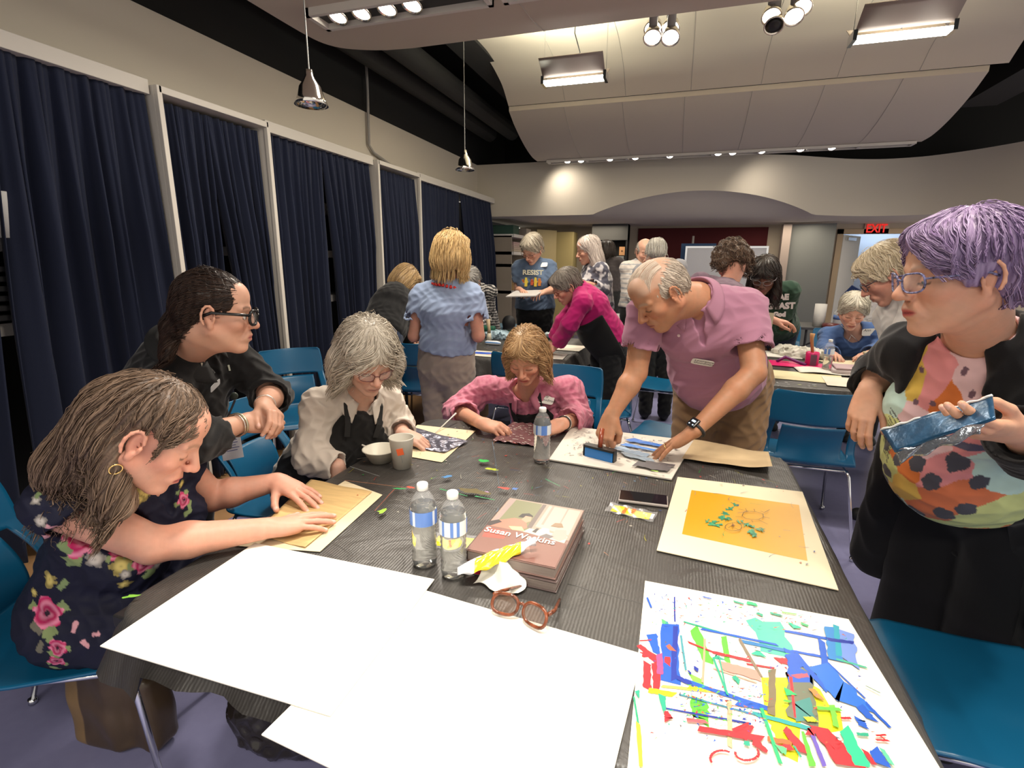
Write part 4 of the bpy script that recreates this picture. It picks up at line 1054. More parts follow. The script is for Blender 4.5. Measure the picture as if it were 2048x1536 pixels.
# table by shelves with papers near the bookcase
t = thing('work_table', 'pale small table with papers in front of the bookcase', 'table', (-.55, 6.6, 0))
b = MB(); b.bx(-.35, .6, -.3, .3, .80, .83); b.build('tabletop', flat((.5, .48, .46)), t)
for sx in (-.3, .55):
    for sy in (-.25, .25): b = MB(); b.tube([(sx, sy, .8), (sx, sy, .0)], .015); b.build('leg', M_BLKM, t)

# ---------------------------------------------------------------- flat paint marks
def decal(name, parent=None, rough=.5):
    b = MB(); b.lv = 0; b.z = TZ; return b
M_PAINT = mat('paint', rough=.4, attr=True, spec=.5)
def pnt(b, pts, col, z):
    b.lv += 1; b.poly([(p[0], p[1], z + .00004 * b.lv) for p in pts], col=col)
def blob(b, cx, cy, r, col, z, asp=1, rot=0, k=11, jag=.35, rs=rnd):
    pts = []
    for i in range(k):
        a = 2 * math.pi * i / k; q = r * (1 + rs.uniform(-jag, jag)); x, y = q * math.cos(a) * asp, q * math.sin(a) / asp
        pts.append((cx + x * math.cos(rot) - y * math.sin(rot), cy + x * math.sin(rot) + y * math.cos(rot)))
    pnt(b, pts, col, z)
def stroke(b, x0, y0, x1, y1, w0, w1, col, z, jag=.15, n=6, rs=rnd, bow=0):
    d = np.array([x1 - x0, y1 - y0]); L = np.linalg.norm(d) + 1e-9; d /= L; nn = np.array([-d[1], d[0]]); A = []; B = []
    for i in range(n + 1):
        t = i / n; w = w0 + (w1 - w0) * t; c = np.array([x0, y0]) + d * L * t + nn * bow * math.sin(math.pi * t)
        e = d * rs.uniform(-1, 1) * w * .5 if i in (0, n) else 0
        A.append(c + nn * w / 2 * (1 + rs.uniform(-jag, jag)) + e); B.append(c - nn * w / 2 * (1 + rs.uniform(-jag, jag)) - e)
    pnt(b, A + B[::-1], col, z)
# spatters on the near cloth
rs = random.Random(5); b = decal('d'); ZC = TZ + .0003
PC = [(.02, .05, .2), (.02, .25, .05), (.45, .03, .02), (.3, .28, .02), (.35, .33, .28), (.1, .2, .32), (.18, .18, .17), (.35, .15, .08), (.22, .21, .2)]
for _ in range(330):
    x = rs.uniform(-1.07, .38); y = rs.gauss(1.68, .25)
    if not (1.2 < y < 2.1): continue
    c = rs.choice(PC)
    if rs.random() < .5: blob(b, x, y, rs.uniform(.0012, .0045), c, ZC, rs.uniform(.7, 1.5), rs.uniform(0, 3), 7, .5, rs)
    else:
        a = rs.choice([rs.gauss(0, .5), rs.gauss(1.4, .4)]); L = rs.uniform(.01, .05); stroke(b, x, y, x + L * math.cos(a), y + L * math.sin(a), rs.uniform(.0008, .0022), .0006, c, ZC, .5, 4, rs, rs.uniform(-.004, .004))
def big(px, py, r, col, asp=1.3, rot=0, k=13):
    p = WZ(px, py, TZ); blob(b, p[0], p[1], r, col, ZC + .0004, asp, rot, k, .4, rs)
big(968, 928, .018, (.01, .42, .06)); big(983, 945, .015, (.42, .50, .02), 1.5); big(895, 960, .012, (.05, .2, .45), 1.5, .8); big(972, 992, .009, (.62, .32, .62), 1.1, 0, 5)
big(822, 982, .01, (.5, .05, .02)); big(1010, 984, .012, (.5, .05, .03), 1.6); big(1030, 985, .01, (.05, .15, .45), 1, 1); big(765, 1030, .014, (.25, .42, .03), .8, 0, 9)
big(945, 990, .03, (.10, .075, .015), 1.8, .1); big(265, 1203, .009, (.18, .42, .05), 1.6, .6); big(800, 985, .01, (.02, .3, .08), 2, .3)
for (a, c, d, e, w, co) in ((690, 968, 830, 985, .003, (.35, .14, .07)), (790, 985, 750, 1030, .003, (.28, .08, .05)), (880, 985, 935, 1000, .006, (.02, .22, .07)), (1090, 965, 1120, 980, .004, (.03, .25, .1)), (950, 1000, 990, 1008, .006, (.02, .26, .08)), (985, 890, 1000, 990, .002, (.08, .14, .2)), (700, 940, 760, 960, .003, (.2, .22, .22)), (715, 925, 770, 915, .0025, (.25, .25, .25))):
    p, q = WZ(a, c, TZ), WZ(d, e, TZ); stroke(b, p[0], p[1], q[0], q[1], w, w * .5, co, ZC + .0002, .5, 8, rs)
o = b.build('paint_splatter', M_PAINT, cl1); o['kind'] = 'stuff'; o['label'] = 'dried paint flecks and smears'
# crease lines in the plastic
b = MB()
for (x0, y0, x1, y1) in ((-.25, 1.42, .04, 1.40), (-.2, 1.05, .0, 1.03), (-.3, 1.73, -.2, 1.72), (.0, 1.3, .38, 1.22), (-1.05, 1.0, -.8, 1.24)):
    b.tube([(x0 + (x1 - x0) * k / 8, y0 + (y1 - y0) * k / 8 + .002 * math.sin(k * 2.3), TZ - .0002) for k in range(9)], .0012, 5)
b.build('crease', M_CLOTH, cl1, smooth=True)['kind'] = 'stuff'
b = decal('d')
for _ in range(90):
    x = rs.uniform(-2.2, -.85); y = rs.uniform(3.8, 4.5); blob(b, x, y, rs.uniform(.004, .012), rs.choice([(.3, .3, .3), (.2, .25, .3), (.35, .3, .2)]), TZ + .0003, rs.uniform(.7, 1.6), rs.uniform(0, 3), 7, .4, rs)
o = b.build('paint_splatter', M_PAINT, cl2); o['kind'] = 'stuff'
b = decal('d')
for _ in range(110):
    x = rs.uniform(.45, 1.9); y = rs.uniform(3.5, 3.95); blob(b, x, y, rs.uniform(.004, .014), rs.choice([(.5, .5, .46), (.35, .4, .12), (.4, .38, .34), (.25, .3, .3)]), TZ + .0003, rs.uniform(.7, 1.7), rs.uniform(-.4, .4), 7, .4, rs)
o = b.build('paint_splatter', M_PAINT, cl3); o['kind'] = 'stuff'
# ---------------------------------------------------------------- things on the near table
PAPER = (.78, .74, .62); CREAM = (.70, .58, .38)
def sheetP(name, corners, z, th, m, label, cat, g=None, curl=None):
    b = MB(); P = [WZ(px, py, z) for px, py in corners]; b.poly([(p[0], p[1], z) for p in P], th); return tag(b.build(name, m, bevel=min(th / 3, .001)), label, cat, g)
M_BOARD = mat('mat_board', (.80, .77, .68), .75)
def rectb(name, x, y, w, d, rz, z, th, m, label, cat, g=None):
    R = np.array(Matrix.Rotation(math.radians(rz), 3, 'Z')); b = MB(); b.box((x, y, z + th / 2), (w / 2, d / 2, th / 2), R); return tag(b.build(name, m, bevel=th / 3), label, cat, g)
Z0 = TZ + .0025
rectb('mat_board', -.295, .69, .52, .415, -5.0, Z0, .003, M_BOARD, 'blank white mat board nearer the middle of the table, lower of the overlapping pair', 'board', 'blank white mat boards')
rectb('mat_board', -.75, .757, .515, .39, 1.0, Z0 + .0034, .003, M_BOARD, 'blank white mat board overhanging the left table corner', 'board', 'blank white mat boards')
# kraft print pressed by the floral woman
o = sheetP('paper_sheet', ((690, 962), (765, 990), (640, 1104), (470, 1092)), Z0, .001, mat('cream_paper', CREAM, .8), 'cream sheet under the brown kraft paper at the left', 'paper')
kr = mat('kraft_paper', (.60, .40, .17), .8, var=.12, vscale=10, stretch=(1, 8, 1), bump=.4, bscale=12)
b = MB(); P = [WZ(*p, Z0 + .002) for p in ((622, 960), (745, 985), (612, 1097), (505, 1070))]
b.grid(lambda u, v: tuple(((P[0] * (1 - v) + P[1] * v) * (1 - u) + (P[3] * (1 - v) + P[2] * v) * u) + np.array([.002 * math.sin(v * 17), 0, .0022 + .0016 * math.sin(v * 9 + u * 5)])), 14, 22)
tag(b.build('kraft_paper', kr, smooth=True, solid=.0006), 'wrinkled brown kraft paper pressed by the floral-dress woman', 'paper')
# print in front of the white-haired woman
o = sheetP('paper_sheet', ((835, 850), (951, 862), (884, 925), (770, 905)), Z0, .001, mat('cream_paper', CREAM, .8), 'cream sheet in front of the white-haired woman', 'paper')
fo = mat('foil_plate', (.17, .165, .21), .22, metal=.5, bump=.9, bscale=22, bdist=.01, stretch=(1, 3, 1))
P = [WZ(*p, Z0 + .003) for p in ((820, 855), (936, 884), (889, 906), (800, 893))]
b = MB(); b.grid(lambda u, v: tuple(((P[0] * (1 - v) + P[1] * v) * (1 - u) + (P[3] * (1 - v) + P[2] * v) * u) + np.array([0, 0, .0035 + .003 * math.sin(v * 31 + 6 * math.sin(u * 4)) * math.sin(u * 3) + .002 * math.sin(u * 23 + v * 9)])), 30, 50)
tag(b.build('printing_plate', fo, smooth=True, solid=.0008), 'crinkled grey plastic-wrapped print plate on the cream sheet', 'print')
P = [WZ(*p, Z0 + .003) for p in ((1025, 846), (1098, 850), (1072, 893), (985, 882))]
b = MB(); b.grid(lambda u, v: tuple(((P[0] * (1 - v) + P[1] * v) * (1 - u) + (P[3] * (1 - v) + P[2] * v) * u) + np.array([0, 0, .0035 + .003 * math.sin(v * 29 + 5 * math.sin(u * 7)) * math.sin(u * 12 + 2)])), 26, 36)
o = tag(b.build('printing_plate', mat('plum_plate', (.17, .08, .085), .25, metal=.2, bump=.8, bscale=40, bdist=.006), smooth=True, solid=.0012), 'small plum foil plate under the pink-shirt woman\'s fingers', 'print')
b = decal('d'); r2 = random.Random(3)
for _ in range(60):
    u, v = r2.random(), r2.random(); p = (P[0] * (1 - v) + P[1] * v) * (1 - u) + (P[3] * (1 - v) + P[2] * v) * u; stroke(b, p[0], p[1], p[0] + r2.uniform(.005, .02), p[1] + r2.uniform(-.006, .003), .004, .002, (.6, .56, .5), Z0 + .0075, .5, 3, r2)
b.build('painted_highlight', M_PAINT, o)  # pale strokes paint highlights onto the crinkled foil
# inked board under the man's hands
bd = sheetP('ink_board', ((1143, 855), (1388, 884), (1343, 961), (1098, 921)), Z0, .006, mat('board_white', (.62, .57, .50), .6), 'white board with grey and blue ink under the leaning man\'s hands', 'board')
b = decal('d'); rs = random.Random(9)
def BP(u, v):
    c = [WZ(*p, Z0 + .0065) for p in ((1143, 855), (1388, 884), (1343, 961), (1098, 921))]; return (c[0] * (1 - u) + c[1] * u) * (1 - v) + (c[3] * (1 - u) + c[2] * u) * v
for _ in range(210):
    u = rs.uniform(.06, .9); v = rs.uniform(.08, .8) * (1 if u < .5 else .95); p = BP(u, v); a = rs.gauss(.3, .8); L = rs.uniform(.006, .026)
    stroke(b, p[0], p[1], p[0] + L * math.cos(a), p[1] + L * math.sin(a), rs.uniform(.002, .008), .0015, rs.choice([(.13, .11, .12), (.2, .17, .17), (.28, .24, .22), (.09, .08, .09)]), Z0 + .0062, .5, 5, rs, rs.uniform(-.006, .006))
for (u0, v0, u1, v1, w, c) in ((.52, .2, .83, .28, .045, (.03, .14, .5)), (.5, .36, .78, .42, .03, (.05, .2, .6)), (.45, .48, .74, .58, .05, (.28, .38, .5)), (.55, .62, .8, .68, .04, (.22, .28, .34)), (.68, .8, .95, .82, .06, (.11, .10, .105)), (.75, .74, .97, .72, .03, (.09, .08, .085))):
    p, q = BP(u0, v0), BP(u1, v1); stroke(b, p[0], p[1], q[0], q[1], w, w * .8, c, Z0 + .0062, .3, 9, rs)
for _ in range(110):
    u = rs.uniform(.42, .86); v = rs.uniform(.1, .7); p = BP(u, v); a = rs.gauss(-.1, .5); L = rs.uniform(.006, .03); stroke(b, p[0], p[1], p[0] + L * math.cos(a), p[1] + L * math.sin(a), rs.uniform(.001, .004), .001, rs.choice([(.75, .75, .76), (.55, .6, .68), (.3, .4, .55)]), Z0 + .0062, .5, 4, rs)
p = BP(.86, .93); blob(b, p[0], p[1], .008, (.35, .6, .08), Z0 + .0062, 1.6, 0, 9, .4, rs)
b.build('ink_marks', M_PAINT, bd)
P = [WZ(*p, Z0 + .001) for p in ((1378, 880), (1537, 905), (1543, 950), (1352, 918))]
b = MB(); b.grid(lambda u, v: tuple(((P[0] * (1 - v) + P[1] * v) * (1 - u) + (P[3] * (1 - v) + P[2] * v) * u) + np.array([0, .004 * math.sin(v * 14), .003 + .03 * v * v * u + .004 * math.sin(v * 6)])), 14, 22)
tag(b.build('kraft_paper', mat('kraft_pale', (.56, .42, .24), .8, var=.08, vscale=14), smooth=True, solid=.0008), 'curling brown paper at the far right end of the near table', 'paper')
# brayer: blue ink roller in the man's fist
a = WZ(1172, 898, Z0 + .03); c = WZ(1228, 912, Z0 + .03)
t = thing('ink_roller', 'bright blue ink roller held by the leaning man', 'roller', (a + c) / 2)
ax = nrm(c - a); L = np.linalg.norm(c - a) / 2; sdv = np.cross(ax, (0, 0, 1)); RR = np.stack([ax, -sdv, (0, 0, 1)], 1)
b = MB(); b.box((0, 0, -.006), (L, .014, .021), RR); b.build('roller_body', mat('blue_ink', (.01, .17, .52), .25), t, bevel=.005)
b = MB(); b.box((0, 0, .018), (L + .002, .016, .004), RR); b.box(ax * (L + .004), (.002, .012, .022), RR); b.box(-ax * (L + .004), (.002, .012, .022), RR); b.build('frame', M_BLKM, t)
b = MB(); b.tube([(0, .0, .02), (0.0, .012, .05), (.0, .04, .08)], .009, 10); b.build('handle', flat((.25, .05, .02), .3), t, smooth=True)
# yellow print on cream mat
mt = sheetP('print_mat', ((1355, 955), (1605, 985), (1677, 1182), (1313, 1102)), Z0, .003, mat('mat_cream', (.72, .63, .45), .8), 'cream mat board with the yellow print, right of the phone', 'print')
b = decal('d'); YZ = Z0 + .0032; P = [WZ(*p, YZ) for p in ((1383, 980), (1598, 1010), (1615, 1122), (1364, 1068))]
pnt(b, [(p[0], p[1]) for p in P], (.61, .31, .012), YZ); rs = random.Random(21)
def cr(cx, cy): return WZ(1240 + cx / 2.494, 920 + cy / 2.494, YZ)
def crs(x0, y0, x1, y1, w, col, jag=.3, w1=None, n=6, bow=0):
    p, q = cr(x0, y0), cr(x1, y1); stroke(b, p[0], p[1], q[0], q[1], w, w1 or w, col, YZ + .0002, jag, n, rs, bow)
G = (.03, .24, .12)
for (x, y, w) in ((575, 222, .014), (550, 245, .018), (525, 265, .02), (505, 290, .022), (480, 310, .024), (460, 320, .02), (490, 328, .016), (540, 292, .01), (440, 305, .008), (600, 312, .008), (628, 325, .01), (655, 335, .012), (655, 360, .022), (668, 378, .016), (690, 350, .01), (710, 355, .008), (535, 300, .008)):
    for k in range(6): crs(x + rs.uniform(-14, 14), y + rs.uniform(-8, 8), x + rs.uniform(-22, 22), y + rs.uniform(-12, 12), w * .5, rs.choice([G, (.06, .33, .16), (.02, .18, .10)]), .6, w * .2)
K = (.09, .06, .01)
pts = [(608, 285), (615, 268), (640, 262), (680, 265), (712, 275), (715, 292), (690, 303), (655, 303), (625, 298), (608, 285)]
for i in range(9): crs(*pts[i], *pts[i + 1], .0017, K, .4)
for s in ((590, 252, 640, 262), (625, 248, 632, 262), (668, 252, 672, 262), (720, 268, 745, 255), (715, 290, 745, 298), (690, 305, 735, 328), (655, 308, 662, 318), (575, 290, 605, 292), (700, 262, 720, 270), (560, 320, 565, 345), (540, 345, 560, 335), (565, 345, 600, 360)): crs(*s, .0016, K, .4)
for i in range(14): a0 = i / 14 * 6.283; a1 = (i + 1) / 14 * 6.283; crs(565 + 42 * math.cos(a0), 342 + 20 * math.sin(a0), 565 + 42 * math.cos(a1), 342 + 20 * math.sin(a1), .0018, K, .3)
b.build('printed_image', M_PAINT, mt)
# the multicoloured painting
ap = sheetP('abstract_painting', ((1290, 1162), (1697, 1239), (1885, 1545), (1840, 1640), (1245, 1640)), Z0, .001, mat('paper_white', (.80, .76, .64), .8), 'large paper with blue, red, green and yellow strokes at the lower right', 'painting')
b = decal('d'); PZ = Z0 + .0012; rs = random.Random(31)
def q_(x, y): return WZ(1250 + x / 3.413, 1150 + y / 3.413, PZ)
def S_(x0, y0, x1, y1, w0, col, w1=None, jag=.18, n=9, bow=0):
    p, q = q_(x0, y0), q_(x1, y1); k = 1 / 3.413 / 1030 * 1.12
    stroke(b, p[0], p[1], q[0], q[1], w0 * k, (w0 if w1 is None else w1) * k, col, PZ, jag, n, rs, bow)
BL = (.012, .09, .48); BD = (.01, .03, .28); RD = (.62, .02, .03); GR = (.10, .48, .04); TE = (.02, .32, .20); YE = (.66, .66, .01); GY = (.14, .15, .10); AQ = (.08, .50, .34); BR = (.2, .15, .1)
S_(930, 320, 1090, 540, 10, AQ); pnt(b, [q_(*p)[:2] for p in ((825, 310), (890, 290), (940, 318), (1060, 320), (1090, 370), (1090, 420), (1140, 480), (1150, 510), (1100, 560), (1000, 540), (925, 520), (920, 470), (890, 390), (850, 350))], AQ, PZ)
pnt(b, [q_(*p)[:2] for p in ((930, 700), (1150, 700), (1200, 1000), (1180, 1280), (1080, 1230), (1000, 1000), (950, 900))], YE, PZ); S_(1000, 900, 1090, 1150, 110, YE, 60)
pnt(b, [q_(*p)[:2] for p in ((1260, 740), (1330, 780), (1400, 900), (1470, 930), (1490, 1060), (1380, 1080), (1310, 1050), (1290, 860))], YE, PZ)
S_(470, 360, 570, 600, 60, GR); S_(480, 690, 500, 740, 60, (.2, .6, .06)); S_(500, 840, 520, 1000, 85, GR); S_(675, 420, 700, 600, 35, GR, 30); S_(650, 560, 600, 570, 50, TE, 5)
S_(270, 310, 275, 340, 40, (.08, .5, .15)); S_(305, 335, 305, 735, 105, BL); S_(345, 350, 330, 720, 30, BD); S_(290, 560, 290, 612, 34, RD); S_(290, 480, 330, 520, 30, (.5, .1, .05))
S_(180, 405, 215, 540, 70, BL, 40); S_(338, 150, 340, 320, 9, BD); S_(92, 480, 240, 600, 30, RD, 60); S_(110, 545, 145, 545, 40, RD); S_(150, 600, 150, 780, 45, RD); S_(215, 600, 215, 800, 60, RD, 30); S_(235, 540, 240, 680, 35, (.3, .06, .2))
S_(100, 450, 180, 445, 8, RD); S_(160, 790, 340, 820, 35, YE); S_(250, 760, 620, 800, 20, (.75, .6, .1)); S_(430, 770, 560, 790, 25, YE)
S_(400, 320, 760, 425, 14, TE); S_(520, 370, 1040, 480, 20, BL); S_(780, 450, 1140, 530, 30, (.02, .16, .4)); S_(1090, 385, 1480, 455, 24, BL, 30); S_(1130, 520, 1500, 590, 22, BL); S_(430, 460, 640, 545, 14, RD); S_(600, 530, 860, 590, 24, RD); S_(830, 610, 1020, 640, 14, RD); S_(1040, 590, 1125, 590, 50, RD)
S_(410, 725, 1000, 925, 30, BL); S_(350, 700, 460, 750, 30, BD); S_(370, 820, 900, 960, 10, (.03, .2, .3)); S_(280, 915, 860, 1020, 11, BD); S_(760, 880, 920, 910, 30, BL); S_(880, 950, 1290, 1060, 26, (.02, .3, .3))
S_(650, 620, 920, 690, 60, (.72, .25, .2), 80); S_(600, 640, 900, 740, 12, (.72, .35, .28))
S_(780, 440, 930, 700, 18, BR); S_(1005, 650, 1000, 960, 36, (.17, .13, .07)); S_(712, 860, 715, 1180, 22, (.5, .38, .22)); S_(545, 440, 530, 740, 12, (.65, .3, .2))
S_(1120, 520, 1190, 650, 60, BL, 120); S_(1190, 650, 1210, 1010, 130, GY); S_(1190, 640, 1195, 740, 120, BL, 110); S_(1200, 860, 1230, 1000, 90, (.05, .22, .2)); S_(1130, 700, 1160, 980, 18, RD, 10); S_(1150, 700, 1250, 690, 30, (.4, .08, .12))
S_(1160, 540, 1380, 800, 40, BL, 30); S_(1340, 450, 1370, 660, 36, BL); S_(1320, 620, 1570, 900, 130, (.02, .14, .55), 150); S_(1380, 600, 1640, 850, 10, BL); S_(1600, 900, 1690, 1000, 50, BL, 40); S_(1640, 880, 1810, 1050, 22, BL, 16)
S_(1400, 360, 1440, 590, 70, (.03, .2, .5)); S_(1500, 390, 1520, 600, 100, (.15, .25, .6)); S_(1440, 350, 1460, 560, 30, (.02, .3, .4)); S_(1380, 445, 1560, 470, 30, BD); S_(1440, 580, 1650, 640, 14, (.05, .4, .25)); S_(1600, 990, 1630, 1050, 40, BL)
S_(1130, 350, 1200, 370, 50, (.03, .5, .3), 20); S_(1200, 335, 1250, 355, 22, (.05, .4, .15)); S_(830, 195, 900, 210, 34, (.03, .42, .18)); S_(740, 185, 810, 205, 16, TE); S_(990, 265, 1070, 285, 20, TE); S_(1070, 260, 1170, 275, 10, GR); S_(900, 265, 940, 285, 25, TE)
S_(530, 155, 590, 170, 12, BL); S_(150, 160, 180, 230, 14, BL); S_(875, 535, 945, 550, 40, (.02, .4, .25)); S_(740, 700, 780, 740, 30, TE); S_(1090, 800, 1140, 830, 50, (.02, .42, .12)); S_(470, 640, 500, 660, 24, BD); S_(430, 660, 450, 685, 12, BD)
S_(380, 420, 415, 660, 12, (.05, .25, .3)); S_(600, 570, 700, 830, 12, TE); S_(640, 560, 690, 800, 8, TE)
S_(60, 840, 90, 1030, 10, (.02, .3, .15)); S_(88, 1020, 110, 1320, 24, (.5, .62, .03), 16); S_(250, 830, 270, 950, 40, TE, 12); S_(280, 940, 300, 1000, 20, RD, 50); S_(80, 800, 95, 850, 30, TE, 5)
S_(420, 1000, 560, 1015, 22, (.65, .1, .12)); S_(500, 1060, 940, 1130, 34, RD); S_(780, 1040, 850, 1100, 100, RD); S_(870, 1140, 970, 1220, 50, RD, 20); S_(970, 1130, 1140, 1160, 30, (.6, .12, .03)); S_(1030, 1190, 1140, 1190, 30, RD)
S_(930, 920, 1060, 1300, 18, (.02, .42, .15)); S_(1090, 1060, 1230, 1230, 40, RD, 50); S_(1210, 1080, 1280, 1320, 14, GR, 30); S_(1260, 1060, 1360, 1320, 20, (.12, .08, .4)); S_(1320, 1050, 1540, 1320, 70, RD, 120); S_(1360, 1100, 1480, 1200, 70, RD); S_(1490, 1060, 1620, 1320, 60, (.02, .48, .24), 70)
S_(1240, 1080, 1300, 1090, 40, RD); S_(1410, 900, 1440, 1050, 26, (.15, .5, .05)); S_(1300, 920, 1470, 930, 22, (.1, .45, .05)); S_(1470, 990, 1540, 990, 14, RD); S_(1710, 1110, 1780, 1105, 10, RD); S_(1710, 1140, 1800, 1145, 10, RD); S_(1730, 1105, 1780, 1145, 8, RD)
S_(1580, 1100, 1660, 1105, 18, TE); S_(1700, 1200, 1750, 1310, 44, BL, 70); S_(1630, 1210, 1700, 1310, 22, RD); S_(1750, 1200, 1820, 1310, 20, (.1, .5, .3)); S_(1640, 770, 1740, 820, 6, (.1, .2, .15))
S_(1270, 790, 1330, 860, 36, (.5, .2, .05)); S_(1230, 1000, 1300, 1000, 30, (.75, .6, .02)); S_(1080, 870, 1130, 880, 14, GR); S_(1150, 1180, 1200, 1260, 10, TE); S_(810, 1160, 850, 1170, 26, TE); S_(1040, 1200, 1100, 1220, 40, (.1, .5, .2))
for i in range(10):
    a0 = 2.6 + i * .28; a1 = a0 + .3; S_(660 + 80 * math.cos(a0), 1270 + 55 * math.sin(a0), 660 + 80 * math.cos(a1), 1270 + 55 * math.sin(a1), 11, RD)
for i in range(13):
    a0 = -.6 + i * .3; a1 = a0 + .32; S_(830 + 80 * math.cos(a0), 1235 + 50 * math.sin(a0), 830 + 80 * math.cos(a1), 1235 + 50 * math.sin(a1), 12, RD)
for _ in range(430):
    r = rs.random()
    if r < .4: x, y = rs.uniform(200, 1300), rs.uniform(140, 380)
    elif r < .75: x, y = rs.uniform(370, 950), rs.uniform(800, 1050)
    else: x, y = rs.uniform(150, 1700), rs.uniform(200, 1200)
    if y < 120 + (x - 150) * .185: continue
    if x > 1480 + (y - 300) * .42: continue
    a = rs.uniform(-.6, 2.2); L = rs.uniform(8, 45); S_(x, y, x + L * math.cos(a), y + L * math.sin(a) * .5, rs.uniform(3, 13), rs.choice([BL, BD, RD, TE, GR, BD, RD, (.1, .08, .1), (.45, .1, .04)]), 1, .5, 3)
b.build('paint_strokes', M_PAINT, ap)['kind'] = 'stuff'
# phone
a, c, d = WZ(1238, 1000, Z0), WZ(1335, 1012, Z0), WZ(1240, 985, Z0)
t = thing('mobile_phone', 'black-screened phone lying beside the yellow packet', 'phone', WZ(1286, 1001, TZ + .001), math.atan2(c[1] - a[1], c[0] - a[0]))
b = MB(); b.bx(-.075, .075, -.037, .037, .001, .011); b.build('case', flat((.45, .4, .37), .3), t, bevel=.004)
b = MB(); b.bx(-.072, .072, -.034, .034, .0112, .0118); b.build('screen', flat((.008, .008, .01), .05), t, bevel=.0003)
# packets
def packet(cx, cy, rz, w, d, label, txt, tilt=(0, 0), z=TZ + .002, g=None):
    t = thing('candy_packet', label, 'packet', (cx, cy, z), math.radians(rz)); t.rotation_euler = (tilt[0], tilt[1], math.radians(rz))
    b = MB(); b.grid(lambda u, v: ((u - .5) * w * 1.25, (v - .5) * d * 1.5, .004 + .002 * math.sin(u * 19 + v * 7)), 16, 10); b.build('clear_wrapper', film('cellophane', (.8, .8, .82), .22, .12), t, smooth=True)
    b = MB(); b.grid(lambda u, v: ((u - .5) * w, (v - .5) * d, .002 + .0015 * math.sin(u * 7)), 12, 4); b.build('yellow_label', mat('packet_yellow', (.82, .70, .01), .35), t, smooth=True, solid=.001)
    for i, l in enumerate(txt): text(l, d * .36, mtx((-.1 * w + .024 * (i - .5) , d * .42, .0062), (0, -1, 0), (1, 0, 0), (0, 0, 1)), flat((.6, .12, .02)), 'lettering', t, .0001, bold=.0006)
    b = MB(); b.bx(w * .5, w * .58, -d * .35, d * .4, .003, .004); b.build('white_end', flat((.75, .7, .75)), t)
    return t
p = WZ(1262, 1027, TZ); packet(p[0], p[1], -9, .115, .043, 'yellow candy packet in clear wrapper beside the phone', ['WASH', 'SUN'])
p = WZ(905, 1105, TZ); packet(p[0] + .02, p[1] + .05, 12, .17, .05, 'yellow packet lying behind the two near bottles', ['SUN'])
# books
RZb = math.radians(-3); p0 = WZ(945, 1090, .80)
def book(cx, cy, z, w, d, h, label, cover, spine, rz):
    t = thing('art_book', label, 'book', (cx, cy, z), math.radians(rz), 'stacked thick art books')
    b = MB(); b.bx(-w / 2 + .003, w / 2 - .004, -d / 2 + .004, d / 2 - .004, .003, h - .003); b.build('page_block', mat('pages', (.33, .27, .24), .7, bump=.6, bscale=300, stretch=(.02, .02, 1)), t)
    for z0 in (0, h - .003): b = MB(); b.bx(-w / 2, w / 2, -d / 2, d / 2, z0, z0 + .003); b.build('cover_board', cover, t, bevel=.0008)
    b = MB(); b.bx(-w / 2 - .002, -w / 2 + .002, -d / 2, d / 2, 0, h); b.build('spine', spine, t, bevel=.0008); return t
cvm = mat('book_cover', (.20, .115, .095), .38); spm = mat('book_spine', (.10, .07, .065), .25)
bx_, by_ = -.327, 1.165
book(bx_ + .004, by_ - .006, TZ + .001, .222, .30, .027, 'lower of the two stacked thick art books', spm, spm, -2)
t = book(bx_, by_, TZ + .0295, .222, .30, .03, 'upper art book with a painted scene and white title', cvm, spm, -2)
b = decal('d'); hz = .0305
def bc(pts, col): pnt(b, [((x - .5) * .218, (y - .5) * .296) for x, y in pts], col, hz)
bc([(0, .42), (1, .42), (1, 1), (0, 1)], (.32, .24, .19)); bc([(.02, .4), (.5, .45), (.46, .98), (.02, .98)], (.17, .17, .09)); bc([(.02, .5), (.08, .5), (.1, .98), (.02, .98)], (.3, .22, .2)); bc([(.46, .5), (.52, .5), (.52, .98), (.47, .98)], (.13, .10, .09))
bc([(.55, .55), (.97, .5), (.97, .97), (.56, .97)], (.42, .35, .29)); bc([(.6, .6), (.63, .6), (.63, .97), (.6, .97)], (.3, .24, .2)); bc([(.8, .6), (.82, .6), (.82, .97), (.8, .97)], (.3, .24, .2))
bc([(.0, .46), (.1, .55), (.25, .63), (.4, .62), (.47, .5), (.4, .42), (.2, .37), (.05, .39)], (.42, .16, .11)); bc([(.28, .66), (.3, .73), (.38, .76), (.45, .72), (.44, .66)], (.03, .025, .025)); bc([(.34, .62), (.36, .7), (.44, .7), (.46, .62), (.42, .58)], (.5, .25, .17)); bc([(.25, .47), (.4, .5), (.46, .44), (.32, .42)], (.5, .48, .22))
bc([(.0, .38), (.14, .52), (.08, .55), (.0, .5)], (.04, .03, .03)); bc([(.45, .42), (.97, .36), (.97, .48), (.5, .5)], (.55, .45, .36)); bc([(.6, .46), (.64, .55), (.72, .55), (.76, .47), (.7, .42)], (.5, .42, .36)); bc([(.78, .42), (.8, .56), (.92, .58), (.97, .44), (.9, .38)], (.42, .28, .24)); bc([(.66, .40), (.72, .46), (.82, .44), (.78, .38)], (.12, .10, .10)); bc([(.72, .6), (.75, .67), (.83, .68), (.87, .62), (.82, .6)], (.22, .14, .08)); bc([(.55, .45), (.58, .52), (.61, .52), (.6, .44)], (.05, .04, .04))
bc([(.0, .0), (1, .0), (1, .36), (.5, .42), (.0, .42)], (.19, .085, .065)); bc([(.55, .12), (.62, .22), (.68, .12)], (.32, .17, .13)); bc([(.05, .22), (.3, .25), (.3, .38), (.03, .38)], (.32, .07, .05))
b.build('cover_picture', mat('cover_print', rough=.38, attr=True, spec=.4), t)
